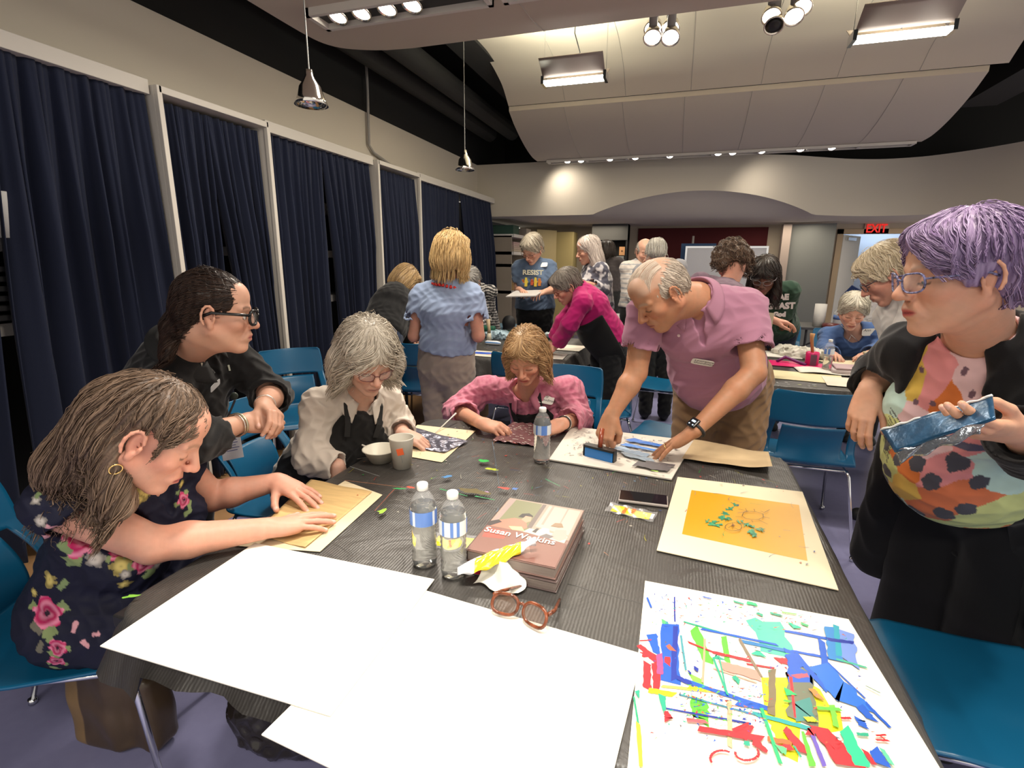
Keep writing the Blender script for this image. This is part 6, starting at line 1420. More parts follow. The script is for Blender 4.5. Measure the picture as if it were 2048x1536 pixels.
# ---------------------------------------------------------------- 1 woman in the floral dress, seated left
def floral():
    P = person('seated woman in navy floral dress pressing brown paper with both hands')
    H = Head(W(305, 864, .80), (.62, .46, -.63), (.42, .35, .84), 1.06, wd=1.0)
    J = Pose((-1.275, .86, .975), (-1.50, .87, .56), (.35, -.94, 0), el=((-1.165, .795, .80), (-1.30, 1.08, .775)), wr=((-.985, .965, .788), (-1.15, 1.19, .80)), sw=.175, shR=(-1.315, .70, .93), shL=(-1.33, .99, .93))
    S = Sdf(); H.add(S); H.neck(S, J.nb + (.02, 0, .01), .054); J.torso(S, -.01, 1.0); arms(S, J, 1.12)
    tips = []
    J2 = nrm(WZ(650, 1042, .76) - J.wr[0]); hand(S, J.wr[0], (J2[0], J2[1], -.10), (.05, .05, 1), 1, dict(POSES['flat'], sp=(9, 1, -7, -16)), .98, tips)
    J3 = nrm(WZ(628, 1005, .76) - J.wr[1]); hand(S, J.wr[1], (J3[0], J3[1], -.16), (.05, -.15, 1), -1, dict(c=[(12, 12, 6), (10, 12, 6), (10, 14, 8), (12, 16, 8)], sp=(8, 1, -5, -12), th=[(.6, .75, -.2), (.72, .68, -.1), (.85, .5, .05)]), .95, tips)
    body_mesh(P, S, H, ROSY, .0034, tips, brow=(.30, .16, .11), lip=(.48, .12, .12), mott=.13)
    # dress: short cap sleeves, V neck, full skirt over the thighs
    S = Sdf(); J.torso(S, .014, 1.02, bust=.9, belly=.8); S.ec(J.wa, J.pe, (.155, .13), (.17, .14), J.side, .05)
    for j in (0, 1):
        e = J.sh[j] + (J.el[j] - J.sh[j]) * .30; S.cap(J.sh[j] + (J.nb - J.sh[j]) * .2, e, .073, .076, .03)
        ax = nrm(J.el[j] - J.sh[j]); S.cone(e - ax * .02, e + ax * .12, .063, .058, .003, 's')
    for m in (1, -1): S.cone(J.pe + J.side * m * .09, J.pe + J.side * m * .10 + np.array((.40, .05, .0)), .12, .088, .05)
    S.ell(J.pe + np.array((.05, 0, -.03)), (.19, .19, .12), None, .05)
    S.cone(J.nb + np.array((.02, 0, .02)), J.nb + J.fr * .06 + J.up * .07, .075, .085, .01, 's')
    S.cone(J.nb + J.fr * .09 - J.up * .02, J.nb + J.fr * .12 - J.up * .11, .045, .008, .01, 's')
    S.noise = folds(19, .0045, 3, sharp=.35)
    S.cut((0, 0, .455), (0, 0, -1))
    fl = []   # flowers: pixel, radius, kind
    spec = [(90, 1228, .034, 'rose'), (175, 1075, .036, 'rose'), (240, 1100, .018, 'rose'), (88, 1160, .022, 'yel'), (108, 1300, .02, 'rose'), (95, 910, .014, 'pur'), (140, 885, .022, 'pur'), (175, 880, .014, 'yel'), (85, 925, .012, 'wht'), (135, 1135, .012, 'grn'),
            (240, 1135, .022, 'yel'), (190, 1120, .02, 'wht'), (290, 1130, .02, 'rose'), (300, 1150, .014, 'grn'), (250, 1175, .014, 'yel'), (290, 985, .018, 'yel'), (282, 1000, .012, 'yel'), (372, 970, .012, 'yel'), (372, 1000, .018, 'rose'), (380, 1025, .012, 'grn'), (365, 985, .008, 'grn'),
            (145, 1255, .012, 'bud'), (165, 1290, .012, 'bud'), (185, 1270, .010, 'bud'), (95, 1080, .010, 'bud'), (105, 1060, .010, 'bud'), (78, 1045, .014, 'wht'), (120, 1175, .016, 'grn'), (60, 1190, .012, 'yel'), (65, 1260, .018, 'gry'), (110, 1330, .016, 'rose'), (70, 1300, .016, 'gry'), (125, 1100, .016, 'grn'),
            (215, 1075, .012, 'wht'), (320, 1130, .014, 'wht'), (250, 1150, .012, 'wht'), (65, 1000, .012, 'wht'), (75, 960, .014, 'yel'), (75, 985, .012, 'grn'), (105, 1345, .012, 'grn')]
    def colf(V):
        C = np.ones((len(V), 3)) * np.array((.010, .011, .028)) * (1 + .2 * vnoise(V, 20))[:, None]
        q = (V - CO) @ RM; z = -q[:, 2]
        for i, (px, py, r, kd) in enumerate(spec):
            d = nrm(ray(px, py)); t = (V - CO) @ d; perp = np.linalg.norm(V - CO - t[:, None] * d, axis=1)
            near = perp < .012
            if not near.any(): continue
            t0 = np.percentile(t[near], 2); c = CO + d * t0; k = np.argmin(np.linalg.norm(V - c, axis=1)); c = V[k]
            D = V - c; R = np.linalg.norm(D, axis=1); a = np.arctan2(D @ np.array((0, 0, 1.)), D @ nrm(np.cross(d, (0, 0, 1)))); r *= 1.12
            if kd == 'rose':
                lim = r * (1 + .16 * np.sin(a * 5 + i)); m = R < lim; sw = .5 + .5 * np.sin(R / r * 11 + a * 1.0 + 1.2 * np.sin(a * 3 + i)); w = np.clip(R / r, 0, 1)
                cc = np.array((.42, .01, .09))[None] * (1 - sw[:, None]) + np.array((.68, .22, .33))[None] * sw[:, None]; cc = cc * (.45 + .75 * w[:, None]); cc[R < r * .17] = (.02, .01, .02); C[m] = cc[m]
                lf = (R > lim) & (R < r * 1.5) & (np.sin(a * 3 + i * 2) > .55); C[lf] = (.22, .28, .12)
            elif kd in ('yel', 'pur', 'wht'):
                lim = r * (.62 + .38 * np.abs(np.sin(a * 2.5 + i))); m = R < lim; base = dict(yel=(.62, .50, .16), pur=(.25, .13, .42), wht=(.50, .46, .42))[kd]; C[m] = np.array(base) * (.75 + .35 * np.sin(R[m] / r * 6))[:, None]
            else:
                base = dict(grn=(.20, .27, .12), gry=(.16, .15, .11), bud=(.6, .3, .34))[kd]; th = i * .9; e = np.abs(D @ nrm((math.cos(th), .2, math.sin(th)))); m = (R < r) & (e < r * .42); C[m] = base
        return C
    garment(P, S, .0036, 'dress', None, SILKY, colf)
    # legs below the seat edge
    def ex(S):
        a = H.T(0, -.085, .0); S.cone(a, a + np.array((-.10, -.03, -.13)), .055, .06, .05); S.cone(a + np.array((-.10, -.03, -.13)), a + np.array((-.17, -.05, -.22)), .06, .03, .04)
        b_ = H.T(.05, -.045, -.05); S.cone(b_, b_ + np.array((-.0, .0, -.13)), .03, .038, .04); H.ell(S, (.09, .008, -.012), (.035, .03, .045), .01, 's')
    make_hair(P, H, 'crown', (.235, .155, .105), (.055, .034, .022), .98, 2600, .0042, part=-.02, wave=.14, fly=.007, rad=.0010, K=17, seed=3, ear=True, extra=ex)
    gold = mat('gold', (.75, .5, .2), .2, metal=1)
    ring(P, H.T(.079, -.006, -.068), H.R[:, 0] * .8 + H.R[:, 1] * .6, .012, .0016, gold, 'hoop_earring')
    root(P, (-1.45, .85, 0)); return P
# ---------------------------------------------------------------- 2 woman in black
def black():
    P = person('standing dark-haired woman in black shirt with thick black glasses, bending over')
    H = Head(W(432, 624, 1.17), (.76, .62, -.16), (.12, .1, 1), .98)
    nb = W(368, 700, 1.21)
    J = Pose(nb, (-1.80, 1.34, .86), (.64, -.74, 0), el=(W(372, 885, .99), W(545, 790, 1.48)), wr=(W(485, 846, 1.20), W(528, 812, 1.30)), sw=.165)
    S = Sdf(); H.add(S); H.neck(S, J.nb + (.02, 0, .01), .054); J.torso(S, -.01, 1.0); arms(S, J, 1.08); tips = []
    a = W(575, 838, 1.30); hand(S, J.wr[0], a - J.wr[0], (.3, -.55, .75), 1, POSES['pinch'], .98, tips)
    a = W(592, 858, 1.22); hand(S, J.wr[1], a - J.wr[1], (.55, .3, .8), -1, POSES['hold'], .95, tips)
    body_mesh(P, S, H, FAIR, .0036, tips, brow=(.10, .05, .03), lip=(.50, .17, .15), mott=.08)
    S = Sdf(); J.torso(S, .018, 1.06, bust=.7, belly=.7); J.sleeve(S, 0, .018, 1.48, 1.05, .01); J.sleeve(S, 1, .018, 1.35, 1.05, .01)
    S.ec(J.wa, J.pe - J.up * .25, (.18, .15), (.22, .18), J.side, .05)
    S.cone(J.nb + J.up * .0, J.nb + J.up * .1 + J.fr * .02, .060, .07, .006, 's'); S.cone(J.nb + J.fr * .07 + J.up * .0, J.nb + J.fr * .13 - J.up * .10, .032, .006, .006, 's')
    S.noise = folds(17, .006, 8, sharp=.4)
    garment(P, S, .0045, 'shirt', (.010, .010, .011), CLOTH)
    collar(P, J, H, (.010, .010, .011), .064, open_=.45)
    # trousers
    kn = [J.pe + J.side * .09 + np.array((.03, 0, -.42)), J.pe - J.side * .09 + np.array((.02, 0, -.42))]; an = [np.array((k[0], k[1], .06)) for k in kn]; J.kn, J.an = kn, an
    S = Sdf(); legs(S, J, .015); garment(P, S, .008, 'trousers', (.007, .007, .008))
    for a in an: shoe(P, a, (1, -.2))
    make_hair(P, H, 'slick', (.040, .020, .013), (.010, .005, .004), 1.0, 1900, .004, fly=.003, rad=.0009, seed=5)
    glasses_on(P, H, (.006, .006, .007), .0044, .026, .021, yo=.010, zo=.002, cat=.006)
    eye_balls(P, H, (.08, .05, .03))
    sil = mat('silver', (.75, .73, .68), .25, metal=1)
    fc = J.ch + J.fr * .14
    def on(px, py, y): return W(px, py, y)
    gp = lambda px, py: surf(px, py, SHIRT)
    SHIRT = [o for o in bpy.data.objects if o.parent == P and o.name.startswith('shirt')][0]
    bpy.context.view_layer.update()
    c, n = gp(423, 768); name_tag(P, c + n * .013, nrm(np.cross((0, 0, 1), n)) + np.array((0, 0, .38)), n, [], .052, .026, blank=(.62, .64, .66))
    for (px, py, r, col, nm) in ((468, 792, .0145, (.10, .13, .11), 'round_badge'), (402, 732, .006, (.6, .55, .45), 'lapel_pin'), (457, 735, .005, (.45, .5, .42), 'lapel_pin')):
        c, n = gp(px, py); d, s, u = frame(n); RR = np.stack([s, u, d], 1); b = MB()
        if nm == 'lapel_pin': b.box(c + n * .003, (.003, .011, .002), np.stack([s, nrm(s * .2 + u), d], 1))
        else: b.lathe([(r, 0), (r, .003), (r * .9, .0045), (.0005, .005)], 24, c + n * .001, RR)
        b.build(nm, flat(col, .3), P, smooth=nm != 'lapel_pin')
    c, n = gp(463, 893); c = W(463, 893, 1.32); n = nrm(CO - c) * .7 + np.array((.2, 0, 0)); n = nrm(n); x = nrm(np.cross((0, 0, 1), n)); y = np.cross(n, x)
    b = MB(); b.box(c, (.033, .045, .0012), np.stack([x, y, n], 1)); o = b.build('id_badge', flat((.62, .62, .68), .3), P, bevel=.0005)
    b = MB()
    for k in range(5): b.box(c + y * (.022 - k * .009) + x * (.004 * (k % 2)) + n * .002, (.02 - .003 * (k % 3), .0012, .0003), np.stack([x, y, n], 1))
    b.box(c + y * .035 - x * .02 + n * .002, (.007, .005, .0003), np.stack([x, y, n], 1)); b.build('printed_lines', flat((.06, .07, .25)), o)
    b = MB(); b.tube([c + y * .045, c + y * .1 + x * .002, W(470, 800, 1.34)], .0035, 6); b.build('badge_reel', flat((.05, .05, .06)), P)
    w0 = J.wr[0]; ax = nrm(J.el[0] - w0); ring(P, w0 + ax * .018, ax, .034, .004, mat('charm_band', (.55, .52, .38), .3, metal=.8), 'bracelet'); ring(P, w0 + ax * .03, ax, .036, .0022, sil, 'bracelet')
    w1 = J.wr[1]; ax = nrm(J.el[1] - w1); ring(P, w1 + ax * .02, ax, .033, .002, sil, 'bracelet')
    root(P, (J.pe[0], J.pe[1], 0)); return P
def surf(px, py, o):
    """where the line of sight through a pixel meets object o"""
    d = Vector(ray(px, py)).normalized(); mi = o.matrix_world.inverted(); a = mi @ Vector(CO); b_ = (mi.to_3x3() @ d).normalized()
    hit, loc, n, _ = o.ray_cast(a, b_)
    if not hit: return np.array(W(px, py, 1.5)), nrm(CO - np.array(W(px, py, 1.5)))
    return np.array(o.matrix_world @ loc), nrm(np.array(o.matrix_world.to_3x3() @ n))
# ---------------------------------------------------------------- 3 white-haired woman
def white():
    P = person('seated white-haired woman in white shirt and black apron looking down')
    H = Head(W(736, 716, 1.60), (.67, -.52, -.54), (.42, -.33, .84), 1.04, jowl=.6)
    J = Pose(W(718, 795, 1.70), np.array((-1.42, 1.74, .55)), (-.62, -.72, 0), el=(W(616, 915, 1.50), W(800, 850, 1.95)), wr=(WX(676, 934, -1.165), WZ(806, 868, .79)), sw=.17, shR=W(640, 812, 1.58), shL=W(772, 795, 1.86), bend=-.0)
    S = Sdf(); H.add(S); H.neck(S, J.nb, .05); J.torso(S, -.012); arms(S, J); tips = []
    hand(S, J.wr[1], (.95, -.1, -.2), (.1, -.3, 1), -1, POSES['relax'], .92, tips); hand(S, J.wr[0], (.02, .15, -1), (1, 0, .1), 1, POSES['relax'], .92, tips)
    body_mesh(P, S, H, (.62, .36, .27), .0036, tips, brow=(.45, .33, .26), lip=(.50, .22, .18), mott=.12)
    S = Sdf(); J.torso(S, .016, 1.0, bust=.55, belly=.4); J.sleeve(S, 0, .018, 1.98, 1.0, .006); J.sleeve(S, 1, .018, 1.8, 1.0, .006)
    S.ec(J.wa, J.pe, (.19, .15), (.21, .18), J.side, .05)
    S.cone(J.nb, J.nb + J.up * .1 + J.fr * .03, .058, .07, .006, 's'); S.cone(J.nb + J.fr * .07, J.nb + J.fr * .13 - J.up * .06, .034, .006, .006, 's')
    S.noise = folds(18, .0062, 5, sharp=.5)
    garment(P, S, .0042, 'shirt', (.60, .53, .46), CLOTH, var=.03)
    sh_it = S.it
    collar(P, J, H, (.60, .54, .47), .056, open_=.42)
    A = Sdf(); J.torso(A, .016, 1.0, bust=.55, belly=.4); A.ec(J.wa, J.pe, (.19, .15), (.21, .18), J.side, .05); n0 = S.noise; A.noise = lambda P: n0(P) - F32(.014)
    A.cut(J.ch + J.fr * .01, -J.fr, .004); A.cut(J.nb - J.up * .035, J.up, .01)
    for m in (1, -1): A.cut(J.ch + J.side * m * (.10), nrm(J.side * m + J.up * .55 - J.fr * .35), .01)
    garment(P, A, .0045, 'apron', (.011, .0105, .0105))
    b = MB()
    for m in (1, -1):
        b2 = MB(); t0 = J.nb - J.up * .085 + J.side * m * .058 + J.fr * .140; t1 = J.nb + J.side * m * .070 + J.up * .01 + J.fr * .06; t2 = J.nb + J.side * m * .055 + J.up * .045 - J.fr * .03
        V2 = [t0, (t0 + t1) / 2 + J.fr * .016, t1, t2]; sd = J.side * .011
        b2.add([v + s_ * sd + q for v in V2 for s_ in (-1, 1) for q in (0,)], [(2 * i, 2 * i + 1, 2 * i + 3, 2 * i + 2) for i in range(3)]); b2.build('apron_strap', flat((.011, .0105, .0105), .85), P, solid=.003)
    S = Sdf(); kn = [J.pe + np.array((.40, -.10, .0)), J.pe + np.array((.40, .12, .0))]; an = [np.array((k[0], k[1], .07)) for k in kn]; J.kn, J.an = kn, an; legs(S, J, .02, k=.05); S.cut((0, 0, .46), (0, 0, -1)) if 0 else None; garment(P, S, .01, 'trousers', (.02, .022, .035))
    for a in an: shoe(P, a, (1, 0), (.05, .04, .04))
    make_hair(P, H, 'fluffy', (.72, .66, .56), (.36, .31, .25), .94, 2600, .0042, part=.0, wave=.32, fly=.013, rad=.0010, K=15, seed=9)
    glasses_on(P, H, (.12, .03, .035), .0014, .025, .0175)
    root(P, (-1.42, 1.80, 0)); return P
# ---------------------------------------------------------------- 4 pink shirt woman
def pink():
    P = person('seated blonde woman in mottled pink shirt and black apron behind the table')
    H = Head(W(1052, 712, 2.25), (.02, -.80, -.56), (.02, -.5, .85), 1.02, jowl=.4)
    J = Pose(W(1057, 782, 2.40), (-.58, 2.62, .56), (-1, 0, 0), el=(W(912, 822, 2.36), W(1158, 835, 2.34)), wr=(WZ(962, 846, .79), WZ(1124, 848, .79)), sw=.18, shR=W(972, 778, 2.42), shL=W(1138, 782, 2.42))
    S = Sdf(); H.add(S, 'smile'); H.neck(S, J.nb, .05); J.torso(S, -.012); arms(S, J); tips = []
    a = WZ(1032, 864, .775); hand(S, J.wr[0], a - J.wr[0], (.1, -.35, .93), 1, dict(POSES['hold'], c=[(30, 34, 18), (34, 36, 20), (38, 38, 20), (42, 40, 20)]), .93, tips)
    a = WZ(1068, 866, .775); hand(S, J.wr[1], a - J.wr[1], (.2, -.5, .8), -1, POSES['hold'], .92, tips)
    body_mesh(P, S, H, (.60, .30, .20), .0038, tips, brow=(.34, .19, .11), lip=(.45, .10, .09), mott=.14)
    S = Sdf(); J.torso(S, .016, 1.0, bust=.6, belly=.4); J.sleeve(S, 0, .020, 1.42, 1.0, .012, drape=.01); J.sleeve(S, 1, .020, 1.72, 1.0, .010)
    S.cone(J.nb, J.nb + J.up * .1 + J.fr * .03, .06, .07, .006, 's'); S.cone(J.nb + J.fr * .07 + J.up * .01, J.nb + J.fr * .13 - J.up * .085, .028, .006, .006, 's')
    S.noise = folds(20, .0065, 6, sharp=.5)
    def cf(V): t = np.clip(.5 + .6 * vnoise(V, 75, 3) + .35 * vnoise(V, 160, 4), 0, 1)[:, None]; return np.array((.47, .12, .20)) * (1 - t) + np.array((.66, .26, .34)) * t
    garment(P, S, .0044, 'shirt', None, CLOTH, cf)
    collar(P, J, H, (.58, .20, .28), .061, open_=.5)
    A = Sdf(); A.it = list(S.it[:]); n0 = S.noise; A.noise = lambda P: n0(P) - F32(.009); A.cut(J.ch + J.fr * .02, -J.fr, .004); A.cut(J.nb - J.up * .07, J.up, .01)
    for m in (1, -1): A.cut(J.ch + J.side * m * .09, nrm(J.side * m + J.up * .3 - J.fr * .3), .01)
    garment(P, A, .005, 'apron', (.011, .0105, .0105))
    for m in (1, -1):
        b2 = MB(); t0 = J.nb - J.up * .10 + J.side * m * .074 + J.fr * .140; t1 = J.nb - J.up * .04 + J.side * m * .078 + J.fr * .108; t2 = J.nb + J.side * m * .08 + J.up * .012 + J.fr * .06; t3 = J.nb + J.side * m * .06 + J.up * .05 - J.fr * .03
        b2.add([v + s_ * J.side * .012 for v in (t0, t1, t2, t3) for s_ in (-1, 1)], [(2 * i, 2 * i + 1, 2 * i + 3, 2 * i + 2) for i in range(3)]); b2.build('apron_strap', flat((.011, .0105, .0105), .85), P, solid=.003)
    bpy.context.view_layer.update(); SHIRT = [o for o in bpy.data.objects if o.parent == P and o.name.startswith('shirt')][0]
    c, n = surf(1092, 798, SHIRT); name_tag(P, c + n * .004, (1, 0, -.12), n, ['Betty', 'Goodman'], .078, .055, .019)
    kn = [J.pe + np.array((-.1, -.38, 0)), J.pe + np.array((.1, -.38, 0))]; J.kn, J.an = kn, [np.array((k[0], k[1], .07)) for k in kn]; S = Sdf(); legs(S, J, .01); garment(P, S, .01, 'trousers', (.02, .02, .03))
    for a in J.an: shoe(P, a, (0, -1))
    make_hair(P, H, 'bob', (.62, .41, .21), (.28, .155, .07), 1.0, 2600, .0042, part=.005, wave=.05, fly=.008, rad=.001, seed=12, K=15)
    pe = mat('pearl', (.8, .76, .68), .2)
    for m in (1, -1): b = MB(); b.lathe([(.006 * math.sin(a) + 1e-4, .006 * math.cos(a)) for a in np.linspace(0, 3.14, 9)], 12, H.T(m * .074, .03, -.062)); b.build('pearl_earring', pe, P, smooth=True)
    w = J.wr[1]; ax = nrm(J.el[1] - w); ring(P, w + ax * .02, ax, .032, .003, flat((.03, .03, .03)), 'bracelet'); ring(P, w + ax * .03, ax, .033, .002, mat('silver', (.75, .73, .68), .25, metal=1), 'bracelet')
    root(P, (J.pe[0], J.pe[1], 0)); return P
# ---------------------------------------------------------------- 5 man in the pink polo
def man():
    P = person('standing grey-haired man in pink polo shirt leaning over the table')
    H = Head(W(1318, 586, 2.00), (-.60, -.40, -.70), (-.60, -.40, .70), 1.06, wd=1.03, nose=1.2, jowl=1.0)
    J = Pose(W(1392, 600, 2.13), W(1442, 762, 2.55), (-1, -.12, -.05), el=(W(1272, 745, 2.06), W(1508, 745, 2.06)), wr=(W(1222, 832, 1.97), W(1388, 862, 1.90)), sw=.20, shR=W(1292, 620, 2.10), shL=W(1492, 612, 2.20), bend=-.02)
    S = Sdf(); H.add(S); H.neck(S, J.nb + J.up * .0, .062); J.torso(S, -.01, 1.05); arms(S, J, 1.12); tips = []
    hand(S, J.wr[0], WZ(1206, 880, .80) - J.wr[0], (-.25, -.9, .35), 1, POSES['fist'], 1.05, tips)
    d = WZ(1300, 905, .765) - J.wr[1]; hand(S, J.wr[1], (d[0], d[1], -.13), (0, -.1, 1), -1, dict(POSES['flat'], sp=(9, 2, -6, -15), th=[(.72, .65, -.15), (.8, .6, -.05), (.9, .4, 0)]), 1.06, tips)
    body_mesh(P, S, H, TAN, .0036, tips, brow=(.42, .30, .22), lip=(.36, .13, .09), scalp=(.52, .35, .26), blush=.22, mott=.16)
    S = Sdf(); J.torso(S, .018, 1.08, belly=1.0); J.sleeve(S, 0, .016, .62, 1.1, .014); J.sleeve(S, 1, .016, .66, 1.1, .016)
    S.ec(J.wa, J.pe + J.up * .06, (.19, .17), (.20, .165), J.side, .06)
    S.ell(J.wa + J.fr * .07 - J.up * .02, (.15, .11, .11), None, .07)
    S.cone(J.nb, J.nb + J.up * .12 + J.fr * .02, .060, .07, .006, 's'); S.cone(J.nb + J.fr * .07, J.nb + J.fr * .14 - J.up * .10, .026, .005, .006, 's')
    S.noise = folds(13, .0055, 11, sharp=.45); S.cut(J.pe + J.up * .05, -J.up + np.array((0, 0, -.3)), .01)
    garment(P, S, .0044, 'polo_shirt', (.37, .175, .255), CLOTH, var=.03)
    collar(P, J, H, (.36, .17, .245), .060, open_=.5)
    bpy.context.view_layer.update(); SHIRT = [o for o in bpy.data.objects if o.parent == P and o.name.startswith('polo')][0]
    c, n = surf(1405, 723, SHIRT); name_tag(P, c + n * .004, (1, .1, -.14), n, ['Lawrence', 'Goodman'], .085, .048, .019)
    c, n = surf(1358, 671, SHIRT); b = MB(); d, s, u = frame(n); b.lathe([(.006, 0), (.006, .002), (.001, .0025)], 14, c + n * .001, np.stack([s, u, d], 1)); b.build('button', flat((.75, .6, .6), .3), P)
    J.kn = [J.pe + np.array((-.10, -.02, -.40)), J.pe + np.array((.12, -.02, -.40))]; J.an = [np.array((k[0] + (.0), k[1], .07)) for k in J.kn]
    S = Sdf(); legs(S, J, .028, thick=1.08, hip=.095); S.ec(J.pe + J.up * .13, J.pe, (.185, .15), (.19, .15), J.side, .04); S.noise = folds(15, .007, 4, sharp=.5); garment(P, S, .006, 'trousers', (.27, .165, .085), CLOTH)
    b = MB(); b.tube([J.pe + J.up * .115 + J.side * .198 * math.cos(a) + J.fr * .16 * math.sin(a) for a in np.linspace(0, 2 * math.pi, 30, endpoint=False)], .014, 8, closed=True); b.build('belt', flat((.07, .015, .015), .4), P, smooth=True)
    for a in J.an: shoe(P, a, (0, -1), (.05, .03, .02))
    make_hair(P, H, 'fringe', (.62, .54, .45), (.36, .29, .23), 1.0, 1500, .004, fly=.003, rad=.0008, seed=2, K=9)
    # thin combed strands over the bald crown
    rs = np.random.RandomState(6); b = MB()
    for _ in range(170):
        x = rs.uniform(-.06, .06); pts = []
        for t in np.linspace(0, 1, 7):
            an = 1.95 - (1.5 + .2 * rs.rand()) * t; y = -.014 + .095 * math.cos(an); z = .034 + .080 * math.sin(an); k = math.sqrt(max(.05, 1 - (x / .076) ** 2)); pts.append(H.T(x * (1 + .25 * t) + .012 * t, -.014 + (y + .014) * k, .034 + (z - .034) * k + .0012 + .004 * rs.rand() * t))
        b.tube(pts, .00055, 3, caps=False)
    b.c = [tuple(np.array((.66, .56, .46)))] * len(b.f); b.build('hair_wisps', HAIRM, P, smooth=True)
    w = J.wr[1]; ax = nrm(J.el[1] - w); c = w + ax * .012; up = nrm(np.array((0, -.25, 1)) - ax * (np.array((0, -.25, 1)) @ ax)); ys = np.cross(up, ax)
    t = ring(P, c, ax, .034, .006, flat((.02, .02, .022)), 'watch_strap'); b = MB(); RR = np.stack([ax, ys, up], 1); b.box(c + up * .036, (.020, .018, .0055), RR); o = b.build('wrist_watch', flat((.01, .01, .012), .15), P, bevel=.005)
    b = MB(); b.box(c + up * .0422 + ax * .004, (.004, .008, .0003), RR, col=None); b.box(c + up * .0422 - ax * .011 + ys * .008, (.0022, .0022, .0003), RR); b.box(c + up * .0422 - ax * .011 - ys * .008, (.0022, .0022, .0003), RR)
    b.build('watch_display', mat('watch_glow', (.5, .7, .9), emit=(.6, .8, 1), estr=.8), o)
    ring(P, J.wr[1] + nrm(d_ := (WZ(1300, 905, .765) - J.wr[1])) * .118 + np.array((.0, -.022, -.002)), d_, .0115, .0018, mat('gold', (.75, .5, .2), .2, metal=1), 'wedding_ring')
    root(P, (J.pe[0], J.pe[1], 0)); return P
